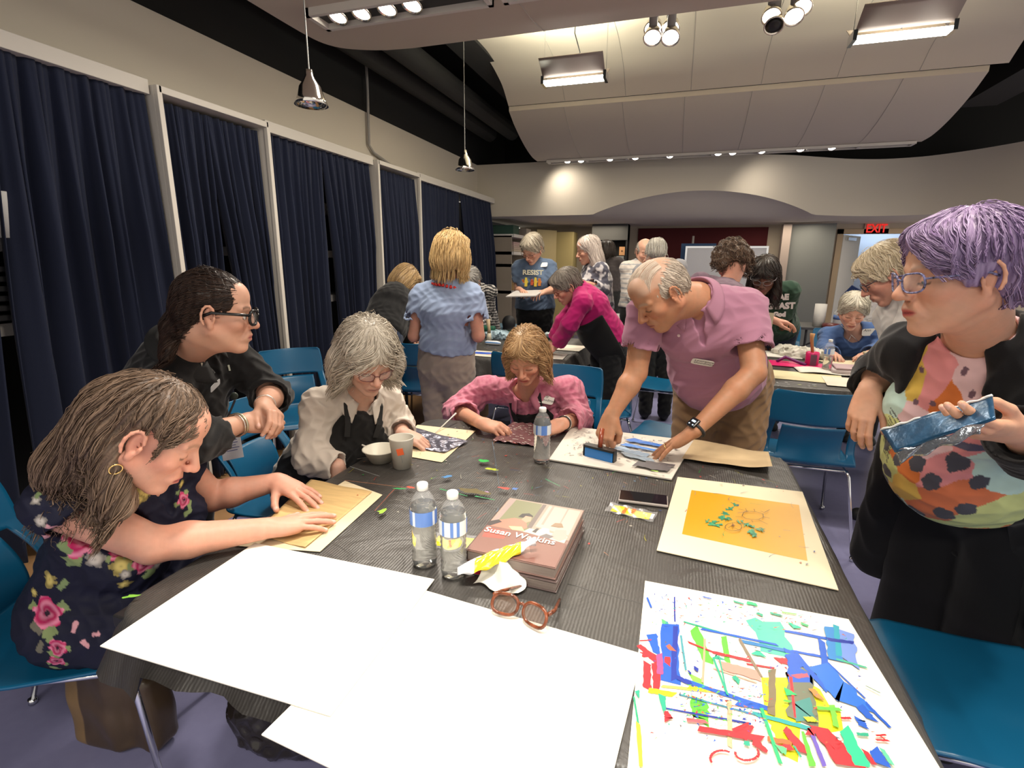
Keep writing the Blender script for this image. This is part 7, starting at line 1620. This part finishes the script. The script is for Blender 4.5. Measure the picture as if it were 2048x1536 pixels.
# ---------------------------------------------------------------- 6 purple-haired woman
def purple():
    P = person('standing woman with short purple hair, black cardigan and colourful print top')
    H = Head(W(1918, 548, 1.42), (-.96, -.14, -.17), (-.12, 0, 1), 1.10, jowl=.5, nose=1.1)
    J = Pose(W(1958, 668, 1.56), (.89, 1.79, .88), (-.62, .78, 0), el=(W(1738, 775, 1.86) + np.array((.03, 0, .08)), W(2075, 900, 1.46)), wr=(W(1738, 782, 1.72), W(2030, 862, 1.30)), sw=.175, shR=W(1822, 700, 1.66), shL=W(2060, 700, 1.52), bend=-.03)
    J.el[0] = W(1765, 745, 1.80)
    S = Sdf(); H.add(S); H.neck(S, J.nb, .058); J.torso(S, -.01, 1.05); arms(S, J, 1.05); tips = []
    a = W(1705, 885, 1.66); hand(S, J.wr[0], a - J.wr[0], (-.55, -.8, .1), 1, POSES['relax'], 1.0, tips)
    a = W(1945, 860, 1.24); hand(S, J.wr[1], a - J.wr[1], (.35, -.55, -.75), -1, POSES['clip'], 1.0, tips)
    body_mesh(P, S, H, (.60, .33, .22), .0034, tips, brow=(.42, .27, .2), lip=(.42, .07, .07), mott=.12)
    S = Sdf(); J.torso(S, .010, 1.02, bust=.8, belly=1.1); S.ell(J.wa + J.fr * .06, (.18, .15, .2), None, .06); S.ec(J.wa, J.pe, (.19, .17), (.19, .165), J.side, .05)
    S.cone(J.nb, J.nb + J.up * .1 + J.fr * .03, .070, .08, .006, 's'); S.noise = folds(13, .005, 3, sharp=.2); S.cut(J.pe + J.up * .03, -J.up, .01)
    for q in (0, 1): J.sleeve(S, q, .01, .3)
    def cf(V):
        u = (V - J.ch) @ J.side; v = (V - J.ch) @ J.up; C = np.ones((len(V), 3)) * np.array((.52, .66, .58))
        rs = np.random.RandomState(14); pal = [(.62, .42, .08), (.68, .26, .27), (.70, .48, .50), (.62, .17, .04), (.55, .60, .25), (.70, .66, .60), (.48, .66, .60), (.64, .18, .08), (.55, .62, .25), (.68, .45, .10)]
        cen = [(-.13, .07, 5), (-.05, .1, 2), (.03, .07, 1), (.08, .06, 0), (.12, .0, 6), (-.06, -.02, 1), (.06, -.02, 2), (.0, -.06, 2), (.11, -.08, 4), (.05, -.13, 3), (-.04, -.12, 1), (-.12, -.1, 6), (.12, -.19, 8), (.04, -.22, 9), (-.06, -.2, 7), (.0, -.27, 7), (.11, -.29, 0), (-.12, -.28, 4), (.05, -.33, 6), (-.03, -.36, 4), (.12, -.38, 5), (-.11, -.38, 3), (-.02, .05, 3), (-.15, 0, 5)]
        w = .018 * vnoise(V, 26, 1); d = np.stack([np.hypot(u + w - c[0], (v - w - c[1]) * .9) for c in cen], 1); k = np.argmin(d, 1)
        C = np.array([pal[c[2]] for c in cen])[k]; C *= (1 + .10 * vnoise(V, 60, 3))[:, None]
        for c in [(-.12, .10, .007), (-.08, .12, .007), (-.1, .06, .007), (-.05, .07, .007), (-.02, .11, .007), (-.14, .04, .006), (.02, .03, .007), (.06, .02, .007), (-.03, .0, .007), (-.08, .0, .007), (.07, .09, .007), (.03, -.085, .02), (-.055, -.10, .024), (.02, -.125, .018), (.1, -.20, .018), (-.02, -.16, .02), (.12, -.25, .02), (.12, -.33, .019), (.065, -.30, .022), (.02, -.30, .022), (-.05, -.26, .022), (-.09, -.23, .018), (.07, -.14, .013), (.12, -.13, .016), (.03, -.36, .018), (-.10, -.15, .016)]:
            m = np.hypot(u - c[0], (v - c[1]) * .85) < c[2] * (1 + .07 * np.sin(5 * np.arctan2(u - c[0], v - c[1]))); C[m] = (.07, .07, .09) if c[2] > .01 else (.16, .09, .12)
        C[(np.abs(v + .04 + .25 * (u + .07)) < .014 - .08 * np.abs(u + .06)) & (u < .06)] = (.09, .09, .15)
        for (u0, v0, n_, s_) in ((.10, -.03, 5, .013), (.12, -.10, 6, .011), (.03, -.40, 5, .011)):
            for i in range(n_): m = (np.abs((v - v0) - .6 * (u - u0) + i * s_) < .0022) & (np.abs(u - u0) < .022); C[m] = (.06, .06, .06)
        return C
    garment(P, S, .0036, 'print_top', None, CLOTH, cf)
    # long open cardigan
    S = Sdf(); J.torso(S, .020, 1.06, belly=.6); S.ec(J.wa, J.pe - J.up * .34, (.20, .16), (.26, .20), J.side, .06)
    J.sleeve(S, 0, .022, 1.80, 1.0, .008); J.sleeve(S, 1, .024, 1.82, 1.0, .008)
    for m in (1, -1): S.cone(J.pe + J.side * m * .19 + J.up * .1, J.pe + J.side * m * .23 + np.array((0, 0, -.42)), .07, .085, .06)
    S.cone(J.nb, J.nb + J.up * .12 + J.fr * .02, .074, .09, .006, 's')
    vc = J.nb + J.fr * .2; S.ec(vc - J.up * .02 + J.side * .01, J.pe - J.up * .02 + J.fr * .26, (.085, .20), (.155, .23), J.side, .02, 's')
    S.noise = folds(15, .008, 6, st=(1, 1, .35), sharp=.3)
    garment(P, S, .0048, 'cardigan', (.008, .008, .0095))
    J.kn = [J.pe + J.side * .10 + np.array((0, 0, -.40)), J.pe - J.side * .10 + np.array((0, 0, -.40))]; J.an = [np.array((k[0], k[1], .06)) for k in J.kn]
    S = Sdf(); legs(S, J, .03, thick=1.1, flare=.04, hip=.10); S.noise = folds(14, .006, 3, st=(1, 1, .3)); garment(P, S, .007, 'wide_trousers', (.008, .008, .0095))
    for a in J.an: shoe(P, a, (-.7, -.7))
    make_hair(P, H, 'short', (.37, .28, .45), (.13, .08, .18), .97, 2600, .0042, ear=True, wave=.05, fly=.006, rad=.0010, seed=21, K=14, extra=lambda S: (H.ell(S, (0, -.075, .01), (.085, .055, .085), .03), H.ell(S, (-.05, .035, .05), (.035, .05, .045), .02)))
    g = glasses_on(P, H, (.09, .09, .20), .0024, .026, .019, yo=.006, cat=.004); g.data.materials[0] = mat('marbled_frame', (.16, .16, .30), .2, var=.9, vscale=130)
    eye_balls(P, H, (.15, .2, .25), look=(.0, -.2))
    # print she holds
    c = W(1868, 870, 1.27); x = nrm(W(1985, 800, 1.22) - W(1765, 865, 1.34)); 
    return P, J, H
def held_print():
    a, b_, c, d = W(1762, 860, 1.36), W(1984, 792, 1.22), W(1990, 838, 1.16), W(1790, 905, 1.28)
    b = MB(); th = nrm(np.cross(b_ - a, d - a)) * .004
    b.grid(lambda u, v: tuple((a * (1 - u) + b_ * u) * (1 - v) + (d * (1 - u) + c * u) * v + th * math.sin(u * 9) * .4), 20, 8)
    t = thing('foil_print', 'blue foil-wrapped print held in the left hand of the purple-haired woman', 'print', (0, 0, 0))
    b.build('print_panel', mat('blue_foil', (.015, .07, .15), .25, metal=.3, bump=.6, bscale=30, var=.4, vscale=25, bdist=.004), t, smooth=True, solid=.003)
    b = MB(); b.tube([a * (1 - u) + b_ * u + np.array((0, 0, .002 * math.sin(u * 40))) for u in np.linspace(0, 1, 30)], .003, 6); b.build('white_edge', flat((.7, .72, .72), .3), t, smooth=True)
    b = MB(); e, f = W(1800, 925, 1.27), W(1960, 868, 1.15); b.grid(lambda u, v: tuple((d * (1 - u) + (c + (b_ - a) * -.08) * u) * (1 - v) + (e * (1 - u) + f * u) * v + np.array((0, .004, .003)) * math.sin(u * 17 + v * 5)), 30, 6)
    b.build('wrapper_fold', mat('foil_wrap', (.22, .25, .30), .15, metal=.7, bump=.8, bscale=50, bdist=.004), t, smooth=True, solid=.002)
if want('floral'): floral()
if want('black'): black()
if want('white'): white()
if want('pink'): pink()
if want('man'): man()
if want('purple'):
    _p = purple()[0]; root(_p, (.86, 1.72, 0)); held_print()
# ================================================================ people farther back
def bgp(label, head, fwd, up, nb, pe, side, el, wr, hair, skin=FAIR, top=(.3, .3, .3), topf=None, sleeve=1.8, bottom=(.02, .02, .02), kn=None, hands=('relax', 'relax'), hd=None, hs=1.0, fat=1.0, bust=.5, belly=.5,
        sh=None, sw=.165, h=.0075, face=True, gl=None, hem=.02, neckr=.058, ap=None, seated=False, hv=1.0, hn=500, bend=0.0, curl=0, extra=None, wave=.05, mouth='closed', neck_open=0.0, flare=.012, tname='top', noise=(15, .0055)):
    P = person(label); H = Head(head, fwd, up, hs)
    J = Pose(nb, pe, side, el, wr, sw=sw, bend=bend, shR=sh and sh[0], shL=sh and sh[1])
    hf = h * .62
    S = Sdf(); H.add(S, mouth); H.neck(S, J.nb, .05); V, Q = None, None
    J.torso(S, -.012, fat); tips = []
    for j in (0, 1):
        if J.el is None: continue
        J.arm(S, j)
        d = (np.array(hd[j]) if hd and hd[j] is not None else J.wr[j] - J.el[j]); hand(S, J.wr[j], d, (.0, -.15, 1) if abs(nrm(d)[2]) < .9 else (J.side * (1 if j == 0 else -1)), 1 if j == 0 else -1, hands[j], .95, tips)
    body_mesh(P, S, H, skin, hf if face else h, (), brow=tuple(np.array(skin) * .5), lip=LIP if skin[0] > .2 else (.25, .07, .06))
    S = Sdf(); J.torso(S, .02, 1.05 * fat, bust=bust, belly=belly)
    if J.el is not None:
        for j in (0, 1): J.sleeve(S, j, .02, sleeve if not isinstance(sleeve, tuple) else sleeve[j], 1.0, flare)
    S.ec(J.wa, J.pe, (.165 * fat, .13 * fat), (.178 * fat, .145 * fat), J.side, .05)
    S.cone(J.nb + J.up * .005, J.nb + J.up * .1 + J.fr * .02, neckr, .075, .006, 's')
    if neck_open: S.cone(J.nb + J.fr * .06, J.nb + J.fr * .12 - J.up * .05, .05 + neck_open, .03, .01, 's')
    S.noise = folds(noise[0], noise[1], len(label), sharp=.25); S.cut(J.pe - J.up * hem, -J.up, .01)
    sho = garment(P, S, h, tname, top, CLOTH, topf and (lambda V: topf(V, J)))
    if not seated:
        k = kn or [(0, 0), (0, 0)]
        J.kn = [J.pe + J.side * m * .09 + np.array((k[i][0], k[i][1], -.42)) for i, m in ((0, 1), (1, -1))]
        for q in J.kn: q[2] = .46
        J.an = [np.array((q[0], q[1], .08)) for q in J.kn]
        S = Sdf(); legs(S, J, .018, thick=fat, hip=.088); S.noise = folds(15, .006, 4, sharp=.4); garment(P, S, h * 1.2, 'trousers', bottom)
        for a in J.an: shoe(P, a, J.fr)
    else:
        J.kn = [J.pe + J.side * m * .09 + J.fr * .40 for m in (1, -1)]
        for q in J.kn: q[2] = J.pe[2]
        J.an = [np.array((q[0], q[1], .08)) for q in J.kn]; S = Sdf(); legs(S, J, .015); garment(P, S, h * 1.2, 'trousers', bottom)
        for a in J.an: shoe(P, a, J.fr)
    if ap: extra_ap(P, J, bust, belly, fat, h)
    c1, c2, st = hair
    make_hair(P, H, st, c1, c2, hv, hn, h * .8, wave=wave, fly=.006, rad=.0016, curl=curl, K=11, step=.013, seed=len(label))
    if gl: glasses_on(P, H, gl, .002, .024, .017, lens=False)
    if extra: extra(P, J, H, sho)
    root(P, (J.pe[0], J.pe[1], 0)); return P, J, H
def extra_ap(P, J, bust, belly, fat, h):
    A = Sdf(); J.torso(A, .034, 1.05 * fat, bust=bust, belly=belly); A.ec(J.wa, J.pe - J.up * .35, (.19 * fat, .15 * fat), (.20, .17), J.side, .05)
    A.cut(J.ch + J.fr * .0, -J.fr, .004); A.cut(J.nb - J.up * .2, J.up, .01); garment(P, A, h, 'apron', (.011, .0105, .0105))
def tagon(P, sho, px, py, lines=(), w=.08, hh=.05, x=(1, 0, 0), size=.018):
    bpy.context.view_layer.update(); c, n = surf(px, py, sho); name_tag(P, c + n * .005, x, n, list(lines), w, hh, size)
def noisy(c1, c2, f, thr=0):
    def g(V, J):
        w = vnoise(V, f, 3); t = np.clip((w - thr) * 6 + .5, 0, 1)[:, None]; return np.array(c1) * (1 - t) + np.array(c2) * t
    return g
if want('blouse'):      # blonde, light blue blouse, back turned
    def ex(P, J, H, sho):
        b = MB()
        for k in range(26):
            a = 2 * math.pi * k / 26; c = J.nb + J.up * .0 + (J.side * math.cos(a) * .098 + J.fr * math.sin(a) * .085) + J.up * (.012 - .014 * abs(math.cos(a))); b.tube([c - J.up * .004, c + J.up * .008, c + J.up * .002 + nrm(c - J.nb) * .012], .009, 6)
        b.build('red_trim', flat((.75, .05, .04), .8), P, smooth=True)
    p, J, H = bgp('standing blonde woman seen from behind in light blue blouse with red neck trim', W(905, 510, 3.0), (.15, .98, -.14), (0, 0, 1), W(897, 570, 2.98), W(893, 722, 3.05), (1, -.1, 0), (W(957, 672, 2.98), W(828, 672, 2.98)), (W(948, 668, 3.2), W(842, 668, 3.2)),
        ((.70, .50, .24), (.40, .25, .10), 'bob'), top=(.30, .38, .55), sleeve=.62, bottom=(.36, .30, .25), fat=1.06, bust=.2, belly=.6, sh=(W(945, 590, 2.99), W(843, 590, 2.99)), h=.006, hs=1.12, hn=1500, hv=1.02, flare=.022, extra=ex, tname='blouse', noise=(17, .005), skin=ROSY, hem=-.09)
if want('bent'):        # black top, bent over the middle table
    bgp('woman in loose black top bending over the left end of the middle table', W(812, 562, 3.95), (.45, .55, -.70), (.3, .55, .75), W(790, 580, 3.80), W(765, 660, 3.55), (.75, -.65, 0), (W(800, 655, 3.95), W(775, 650, 4.1)), (W(822, 682, 4.1), W(832, 676, 4.18)),
        ((.55, .38, .18), (.2, .12, .06), 'bob'), top=(.011, .011, .012), sleeve=1.9, bottom=(.035, .05, .09), fat=1.1, hs=1.05, belly=.4, hem=.06, sh=(W(815, 600, 3.78), W(760, 605, 3.95)))
if want('zebra'):
    bgp('grey-haired person in black and white patterned top, half hidden behind the blouse', W(940, 562, 5.0), (-.2, -.4, -.9), (.1, -.8, .6), W(950, 575, 5.12), W(965, 660, 5.4), (-1, 0, 0), (W(970, 640, 5.0), W(900, 640, 5.1)), (W(950, 655, 4.75), W(905, 665, 4.8)),
        ((.42, .40, .37), (.18, .17, .16), 'short'), top=(.1, .1, .1), topf=lambda V, J: np.where((np.sin(V[:, 2] * 210 + 3 * np.sin(V[:, 0] * 40)) * .6 + vnoise(V, 60) > .1)[:, None], (.42, .40, .38), (.02, .02, .022)), sleeve=1.85, fat=1.1, hs=1.15, gl=None)
if want('resist'):
    def ex(P, J, H, sho):
        tagon(P, sho, 1087, 530, (), .085, .052, x=(1, 0, .05)); c, n = surf(1066, 546, sho); n = nrm((0.05, -1, .1)); x = nrm(np.cross((0, 0, 1), -n)); x = np.array((1, 0, 0.)); y = nrm(np.cross(n, x))
        a, _ = surf(1045, 550, sho); text('RESIST', .066, mtx(W(1045, 549, a[1] - .025), x, (0, 0, 1), (0, -1, 0)), flat((.62, .60, .45)), 'shirt_lettering', P, .002, sx=1.15, bold=.002)
        for (px, c_, s_) in ((1052, (.62, .50, .06), 1), (1046, (.5, .14, .03), .6), (1071, (.62, .45, .05), 1), (1064, (.45, .08, .03), .6), (1079, (.6, .2, .03), .8)):
            b = MB(); q = W(px, 566, a[1] - .03); b.col = c_; b.box(q, (.014, .006, .035 * s_)); b.box(q + (0, 0, .045 * s_), (.010, .006, .010)); b.box(q + (.010, 0, .0), (.006, .005, .02 * s_), np.array(Matrix.Rotation(.5, 3, 'Y')))
            b.build('printed_figure', mat('shirt_ink', rough=.8, attr=True), P)
    bgp('standing woman in blue RESIST t-shirt drawing on a board', W(1064, 498, 5.20), (-.25, -.72, -.62), (-.1, -.5, .85), W(1068, 525, 5.30), W(1070, 612, 5.33), (-1, -.05, 0), (W(1036, 580, 5.22), W(1110, 578, 5.20)), (W(1045, 583, 4.98), W(1085, 585, 4.98)),
        ((.52, .47, .38), (.26, .22, .16), 'short'), top=(.085, .125, .20), sleeve=.75, bottom=(.01, .01, .011), fat=1.1, gl=(.12, .03, .02), hs=1.18, extra=ex, tname='tee_shirt', h=.007, hem=.02)
    P0, P1 = W(1022, 590, 4.88), W(1080, 584, 4.88); b = MB(); b.box((P0 + P1) / 2 + (0, .0, .0), (np.linalg.norm(P1 - P0) / 2, .16, .006), np.array(Matrix.Rotation(-.05, 3, 'Y')) @ np.array(Matrix.Rotation(.12, 3, 'X'))); tag(b.build('drawing_board', flat((.5, .48, .46)), bevel=.002), 'white board held by the woman in the RESIST shirt', 'board')
if want('magenta'):
    bgp('grey-haired woman in magenta sweater and black apron leaning on the middle table', W(1132, 572, 4.0), (-.75, -.35, -.56), (-.45, -.35, .82), W(1160, 580, 4.05), W(1215, 678, 4.22), (-.35, .94, -.3), (W(1128, 640, 4.1), W(1140, 648, 3.85)), (W(1108, 682, 4.15), W(1113, 690, 3.98)),
        ((.30, .26, .22), (.10, .085, .07), 'short'), top=(.42, .012, .13), sleeve=1.86, bottom=(.012, .012, .013), fat=1.05, gl=(.2, .05, .03), ap=True, hs=1.08, h=.0065, tname='sweater', hands=('flat', 'flat'), hd=((-.5, -.2, -.5), (-.5, -.2, -.5)), sh=(W(1158, 602, 4.15), W(1165, 606, 3.88)), skin=ROSY)
if want('longgrey'):
    bgp('standing woman with long grey hair and black and white patterned jacket', W(1176, 500, 5.26), (-.85, -.35, -.30), (0, 0, 1), W(1190, 530, 5.32), W(1192, 610, 5.32), (-.5, .86, 0), (W(1160, 575, 5.32), W(1210, 580, 5.16)), (W(1160, 568, 5.1), W(1178, 568, 5.05)),
        ((.66, .58, .52), (.34, .28, .25), 'long'), topf=noisy((.55, .53, .54), (.09, .09, .12), 34, -.1), sleeve=1.9, bottom=(.02, .02, .025), fat=1.15, belly=.6, hs=1.12, hem=.12, tname='jacket')
if want('far'):
    bgp('dark-haired person standing far back beside the bookcase', W(1214, 503, 7.2), (.2, .95, -.1), (0, 0, 1), W(1214, 520, 7.2), W(1214, 580, 7.2), (1, 0, 0), (W(1200, 560, 7.2), W(1228, 560, 7.2)), (W(1203, 560, 7.4), W(1226, 560, 7.4)), ((.05, .035, .025), (.015, .01, .008), 'curly'), top=(.06, .05, .05), face=False, h=.012, hn=200, hs=1.1)
    def st(V, J): return np.where((np.sin(V[:, 2] * 130) > .75)[:, None], (.30, .32, .34), (.60, .55, .50))
    bgp('bald man in white striped shirt behind the leaning man', W(1290, 503, 5.6), (.35, -.85, -.35), (0, 0, 1), W(1285, 528, 5.65), W(1280, 610, 5.65), (-.9, -.3, 0), (W(1258, 585, 5.6), W(1320, 580, 5.5)), (W(1275, 600, 5.35), W(1315, 600, 5.3)), ((.5, .45, .4), (.3, .26, .22), 'fringe'), topf=st, skin=(.62, .36, .26), h=.009, hn=150, fat=1.15, hs=1.08, tname='shirt')
    bgp('short grey-haired person just behind the leaning man\'s head', W(1312, 508, 5.0), (-.1, .9, -.4), (0, 0, 1), W(1318, 530, 4.98), W(1325, 610, 4.98), (1, 0, 0), (W(1345, 580, 5.0), W(1295, 580, 5.0)), (W(1340, 590, 5.2), W(1305, 590, 5.2)), ((.50, .48, .42), (.3, .28, .25), 'short'), top=(.25, .25, .27), h=.009, face=False, hn=250, hs=1.05)
if want('curly'):
    bgp('person with curly brown hair and glasses bending behind the leaning man', W(1462, 525, 3.75), (-.45, .35, -.80), (-.3, .55, .75), W(1452, 578, 3.62), W(1430, 655, 3.32), (.8, .5, .1), (W(1500, 620, 3.55), W(1420, 620, 3.75)), (W(1508, 636, 3.80), W(1545, 640, 3.80)),
        ((.20, .125, .08), (.035, .02, .014), 'curly'), top=(.16, .10, .14), sleeve=1.8, h=.007, hn=900, curl=62, hs=1.05, hv=1.0, face=True, skin=ROSY)
    a = W(1448, 632, 3.72); c = W(1540, 655, 3.72); b = MB(); RR = np.array(Matrix.Rotation(.08, 3, 'Y')) @ np.array(Matrix.Rotation(-.25, 3, 'X')); m_ = (a + c) / 2; b.box(m_, (.155, .004, .075), RR); o = tag(b.build('print_card', flat((.62, .53, .36))), 'cream card print held up behind the leaning man', 'print'); b = MB(); b.box(m_ + np.array((-.0, -.006, -.005)), (.075, .001, .045), RR); b.build('printed_panel', flat((.46, .38, .30)), o)
if want('green'):
    def ex(P, J, H, sho):
        bpy.context.view_layer.update(); a, n = surf(1530, 600, sho)
        for l, px, py, s in (('DAE', 1544, 600, .062), ('GTAST', 1533, 618, .066), ('God', 1546, 633, .05)): text(l, s, mtx(W(px, py, a[1] - .035), (1, 0, .06), (-.06, -.1, 1), (0, -1, 0)), flat((.62, .58, .56)), 'shirt_lettering', P, .002, bold=.004)
    bgp('woman with straight black hair, glasses and dark green t-shirt with white lettering', W(1529, 550, 4.50), (-.20, -.82, -.52), (-.1, -.5, .85), W(1535, 578, 4.72), W(1545, 655, 5.12), (-1, 0, 0), (W(1512, 645, 4.72), W(1568, 640, 4.85)), (WZ(1519, 684, .79), WZ(1548, 684, .79)),
        ((.035, .022, .016), (.008, .006, .005), 'bangs'), skin=(.13, .06, .038), top=(.018, .045, .028), sleeve=.85, bottom=(.03, .035, .06), fat=1.1, gl=(.25, .24, .25), hs=1.15, extra=ex, h=.0068, tname='tee_shirt', hands=('flat', 'flat'), hd=((-.1, -.55, -.35), (.2, -.55, -.35)), mouth='smile', hn=700)
if want('sweater'):
    def ex(P, J, H, sho):
        tagon(P, sho, 1738, 664, ('Ann',), .10, .06, x=(1, 0, .1), size=.03)
        b = MB(); b.tube([H.T(.05, -.02, -.13), J.nb + J.fr * .10 - J.up * .05 - J.side * .04, J.nb + J.fr * .17 - J.up * .17, J.nb + J.fr * .10 - J.up * .05 + J.side * .05, H.T(-.05, -.02, -.13)], .0022, 5); b.build('necklace', mat('silver', (.75, .73, .68), .25, metal=1), P, smooth=True)
        b = MB(); b.lathe([(.006, 0), (.012, .01), (.001, .02)], 10, J.nb + J.fr * .175 - J.up * .19); b.build('pendant', mat('pearl', (.8, .76, .68), .2), P, smooth=True)
    bgp('seated woman with short white hair and blue sweater at the right-hand table', W(1706, 622, 4.75), (-.12, -.83, -.45), (0, -.3, 1), W(1706, 660, 4.88), (1.55, 5.25, .56), (-1, .1, 0), (W(1650, 700, 4.8), W(1760, 700, 4.8)), (W(1665, 708, 4.62), W(1735, 708, 4.62)),
        ((.62, .58, .48), (.34, .31, .25), 'short'), skin=(.60, .34, .25), top=(.07, .13, .30), seated=True, hs=1.15, fat=1.05, gl=None, extra=ex, h=.0068, neck_open=.02, hn=800, hv=1.03, sleeve=1.9, tname='sweater', sw=.185)
if want('whitetop'):
    bgp('woman with wavy blonde-grey hair and white top bending, half hidden by the purple-haired woman', W(1772, 548, 3.1), (-.72, .15, -.62), (-.6, .1, .78), W(1812, 562, 3.12), W(1850, 690, 3.2), (.1, .99, 0), (W(1790, 690, 3.35), W(1800, 690, 2.95)), (W(1775, 720, 3.4), W(1780, 720, 3.2)),
        ((.78, .68, .50), (.42, .34, .22), 'short'), skin=ROSY, top=(.58, .55, .52), gl=(.04, .04, .05), hs=1.18, h=.0065, hn=1200, wave=.5, hv=1.05, sleeve=1.8, tname='shirt')
# ---------------------------------------------------------------- light
def spotl(name, loc, tgt, e, ang, col=(1, .9, .76), bl=.6, sz=.05):
    l = bpy.data.lights.new(name, 'SPOT'); l.energy = e; l.color = col; l.spot_size = math.radians(ang); l.spot_blend = bl; l.shadow_soft_size = sz
    o = bpy.data.objects.new(name, l); o.location = loc; d = Vector(tgt) - Vector(loc); o.rotation_euler = d.to_track_quat('-Z', 'Y').to_euler(); COL.objects.link(o); return o
WARM = (1, .90, .77)
# the ceiling fittings over the near table (recessed downlights) and the rest of the room, plus added soft fill
spotl('downlight', (-.45, .70, 2.77), (-.48, .66, .7), 165, 58, (1, .95, .86), 1.0, .07)
spotl('downlight', (-1.5, 2.7, 2.75), (-.9, 1.7, .8), 90, 80, WARM, .9, .06)
spotl('downlight', (.9, 1.3, 2.77), (.3, 1.6, .8), 38, 85, WARM, .9, .06)
area('tray_light', (-1.4, 2.7, 2.74), .7, 26, WARM, (0, 0, 0), .15)
area('ceiling_fill', (.4, 1.2, 2.76), 1.2, 30, WARM, (0, 0, 0), .5)  # added soft fill over the near table, out of view
area('ceiling_fill', (.5, -1.2, 2.9), 2.2, 105, WARM, (math.radians(-25), 0, 0), 1.2)  # added soft fill behind the camera
area('tube_light_glow', (-1.1, 4.75, 3.05), .6, 30, (1, 1, .8), (math.pi, 0, 0), .1)
area('tube_light_glow', (1.2, 4.35, 3.0), .6, 30, (1, 1, .8), (math.pi, 0, 0), .1)
area('tube_light_down', (-1.1, 4.75, 2.94), .6, 30, WARM, (0, 0, 0), .1)
area('tube_light_down', (1.2, 4.35, 2.89), .6, 30, WARM, (0, 0, 0), .1)
area('ceiling_fill', (3.2, 3.6, 2.9), 1.5, 40, WARM, (0, 0, 0), .8)  # added soft fill beyond the right of the view
for x in (-1.6, -.6, .4, 1.4): spotl('track_spot', (x, 7.45, 2.82), (x, 6.2, .8), 45, 95, WARM, .8, .05)
for x in (-1.9, .8): spotl('wall_washer', (x, 7.66, 2.80), (x + .2, 8.1, 2.35), 12, 120, WARM, 1, .05)
area('back_area_light', (-1.5, 9.4, 2.14), .8, 12, (1, .86, .66)); area('back_area_light', (1.6, 9.6, 2.14), .8, 12, (1, .86, .66)); area('back_area_light', (3.4, 9.6, 2.14), .6, 7, (1, .8, .58))
w = bpy.data.worlds.new('world'); SC.world = w; w.use_nodes = True
w.node_tree.nodes['Background'].inputs[0].default_value = (.9, .84, .76, 1); w.node_tree.nodes['Background'].inputs[1].default_value = .85
SC.view_settings.view_transform = 'Standard'; SC.view_settings.look = 'None'; SC.view_settings.gamma = 1; SC.view_settings.exposure = 0.32
SC.view_settings.use_curve_mapping = False
SC.cycles.max_bounces = 5; SC.cycles.diffuse_bounces = 3; SC.cycles.glossy_bounces = 3; SC.cycles.transmission_bounces = 5; SC.cycles.transparent_max_bounces = 10
SC.cycles.sample_clamp_indirect = 4; SC.cycles.use_denoising = True; SC.cycles.caustics_reflective = False; SC.cycles.caustics_refractive = False
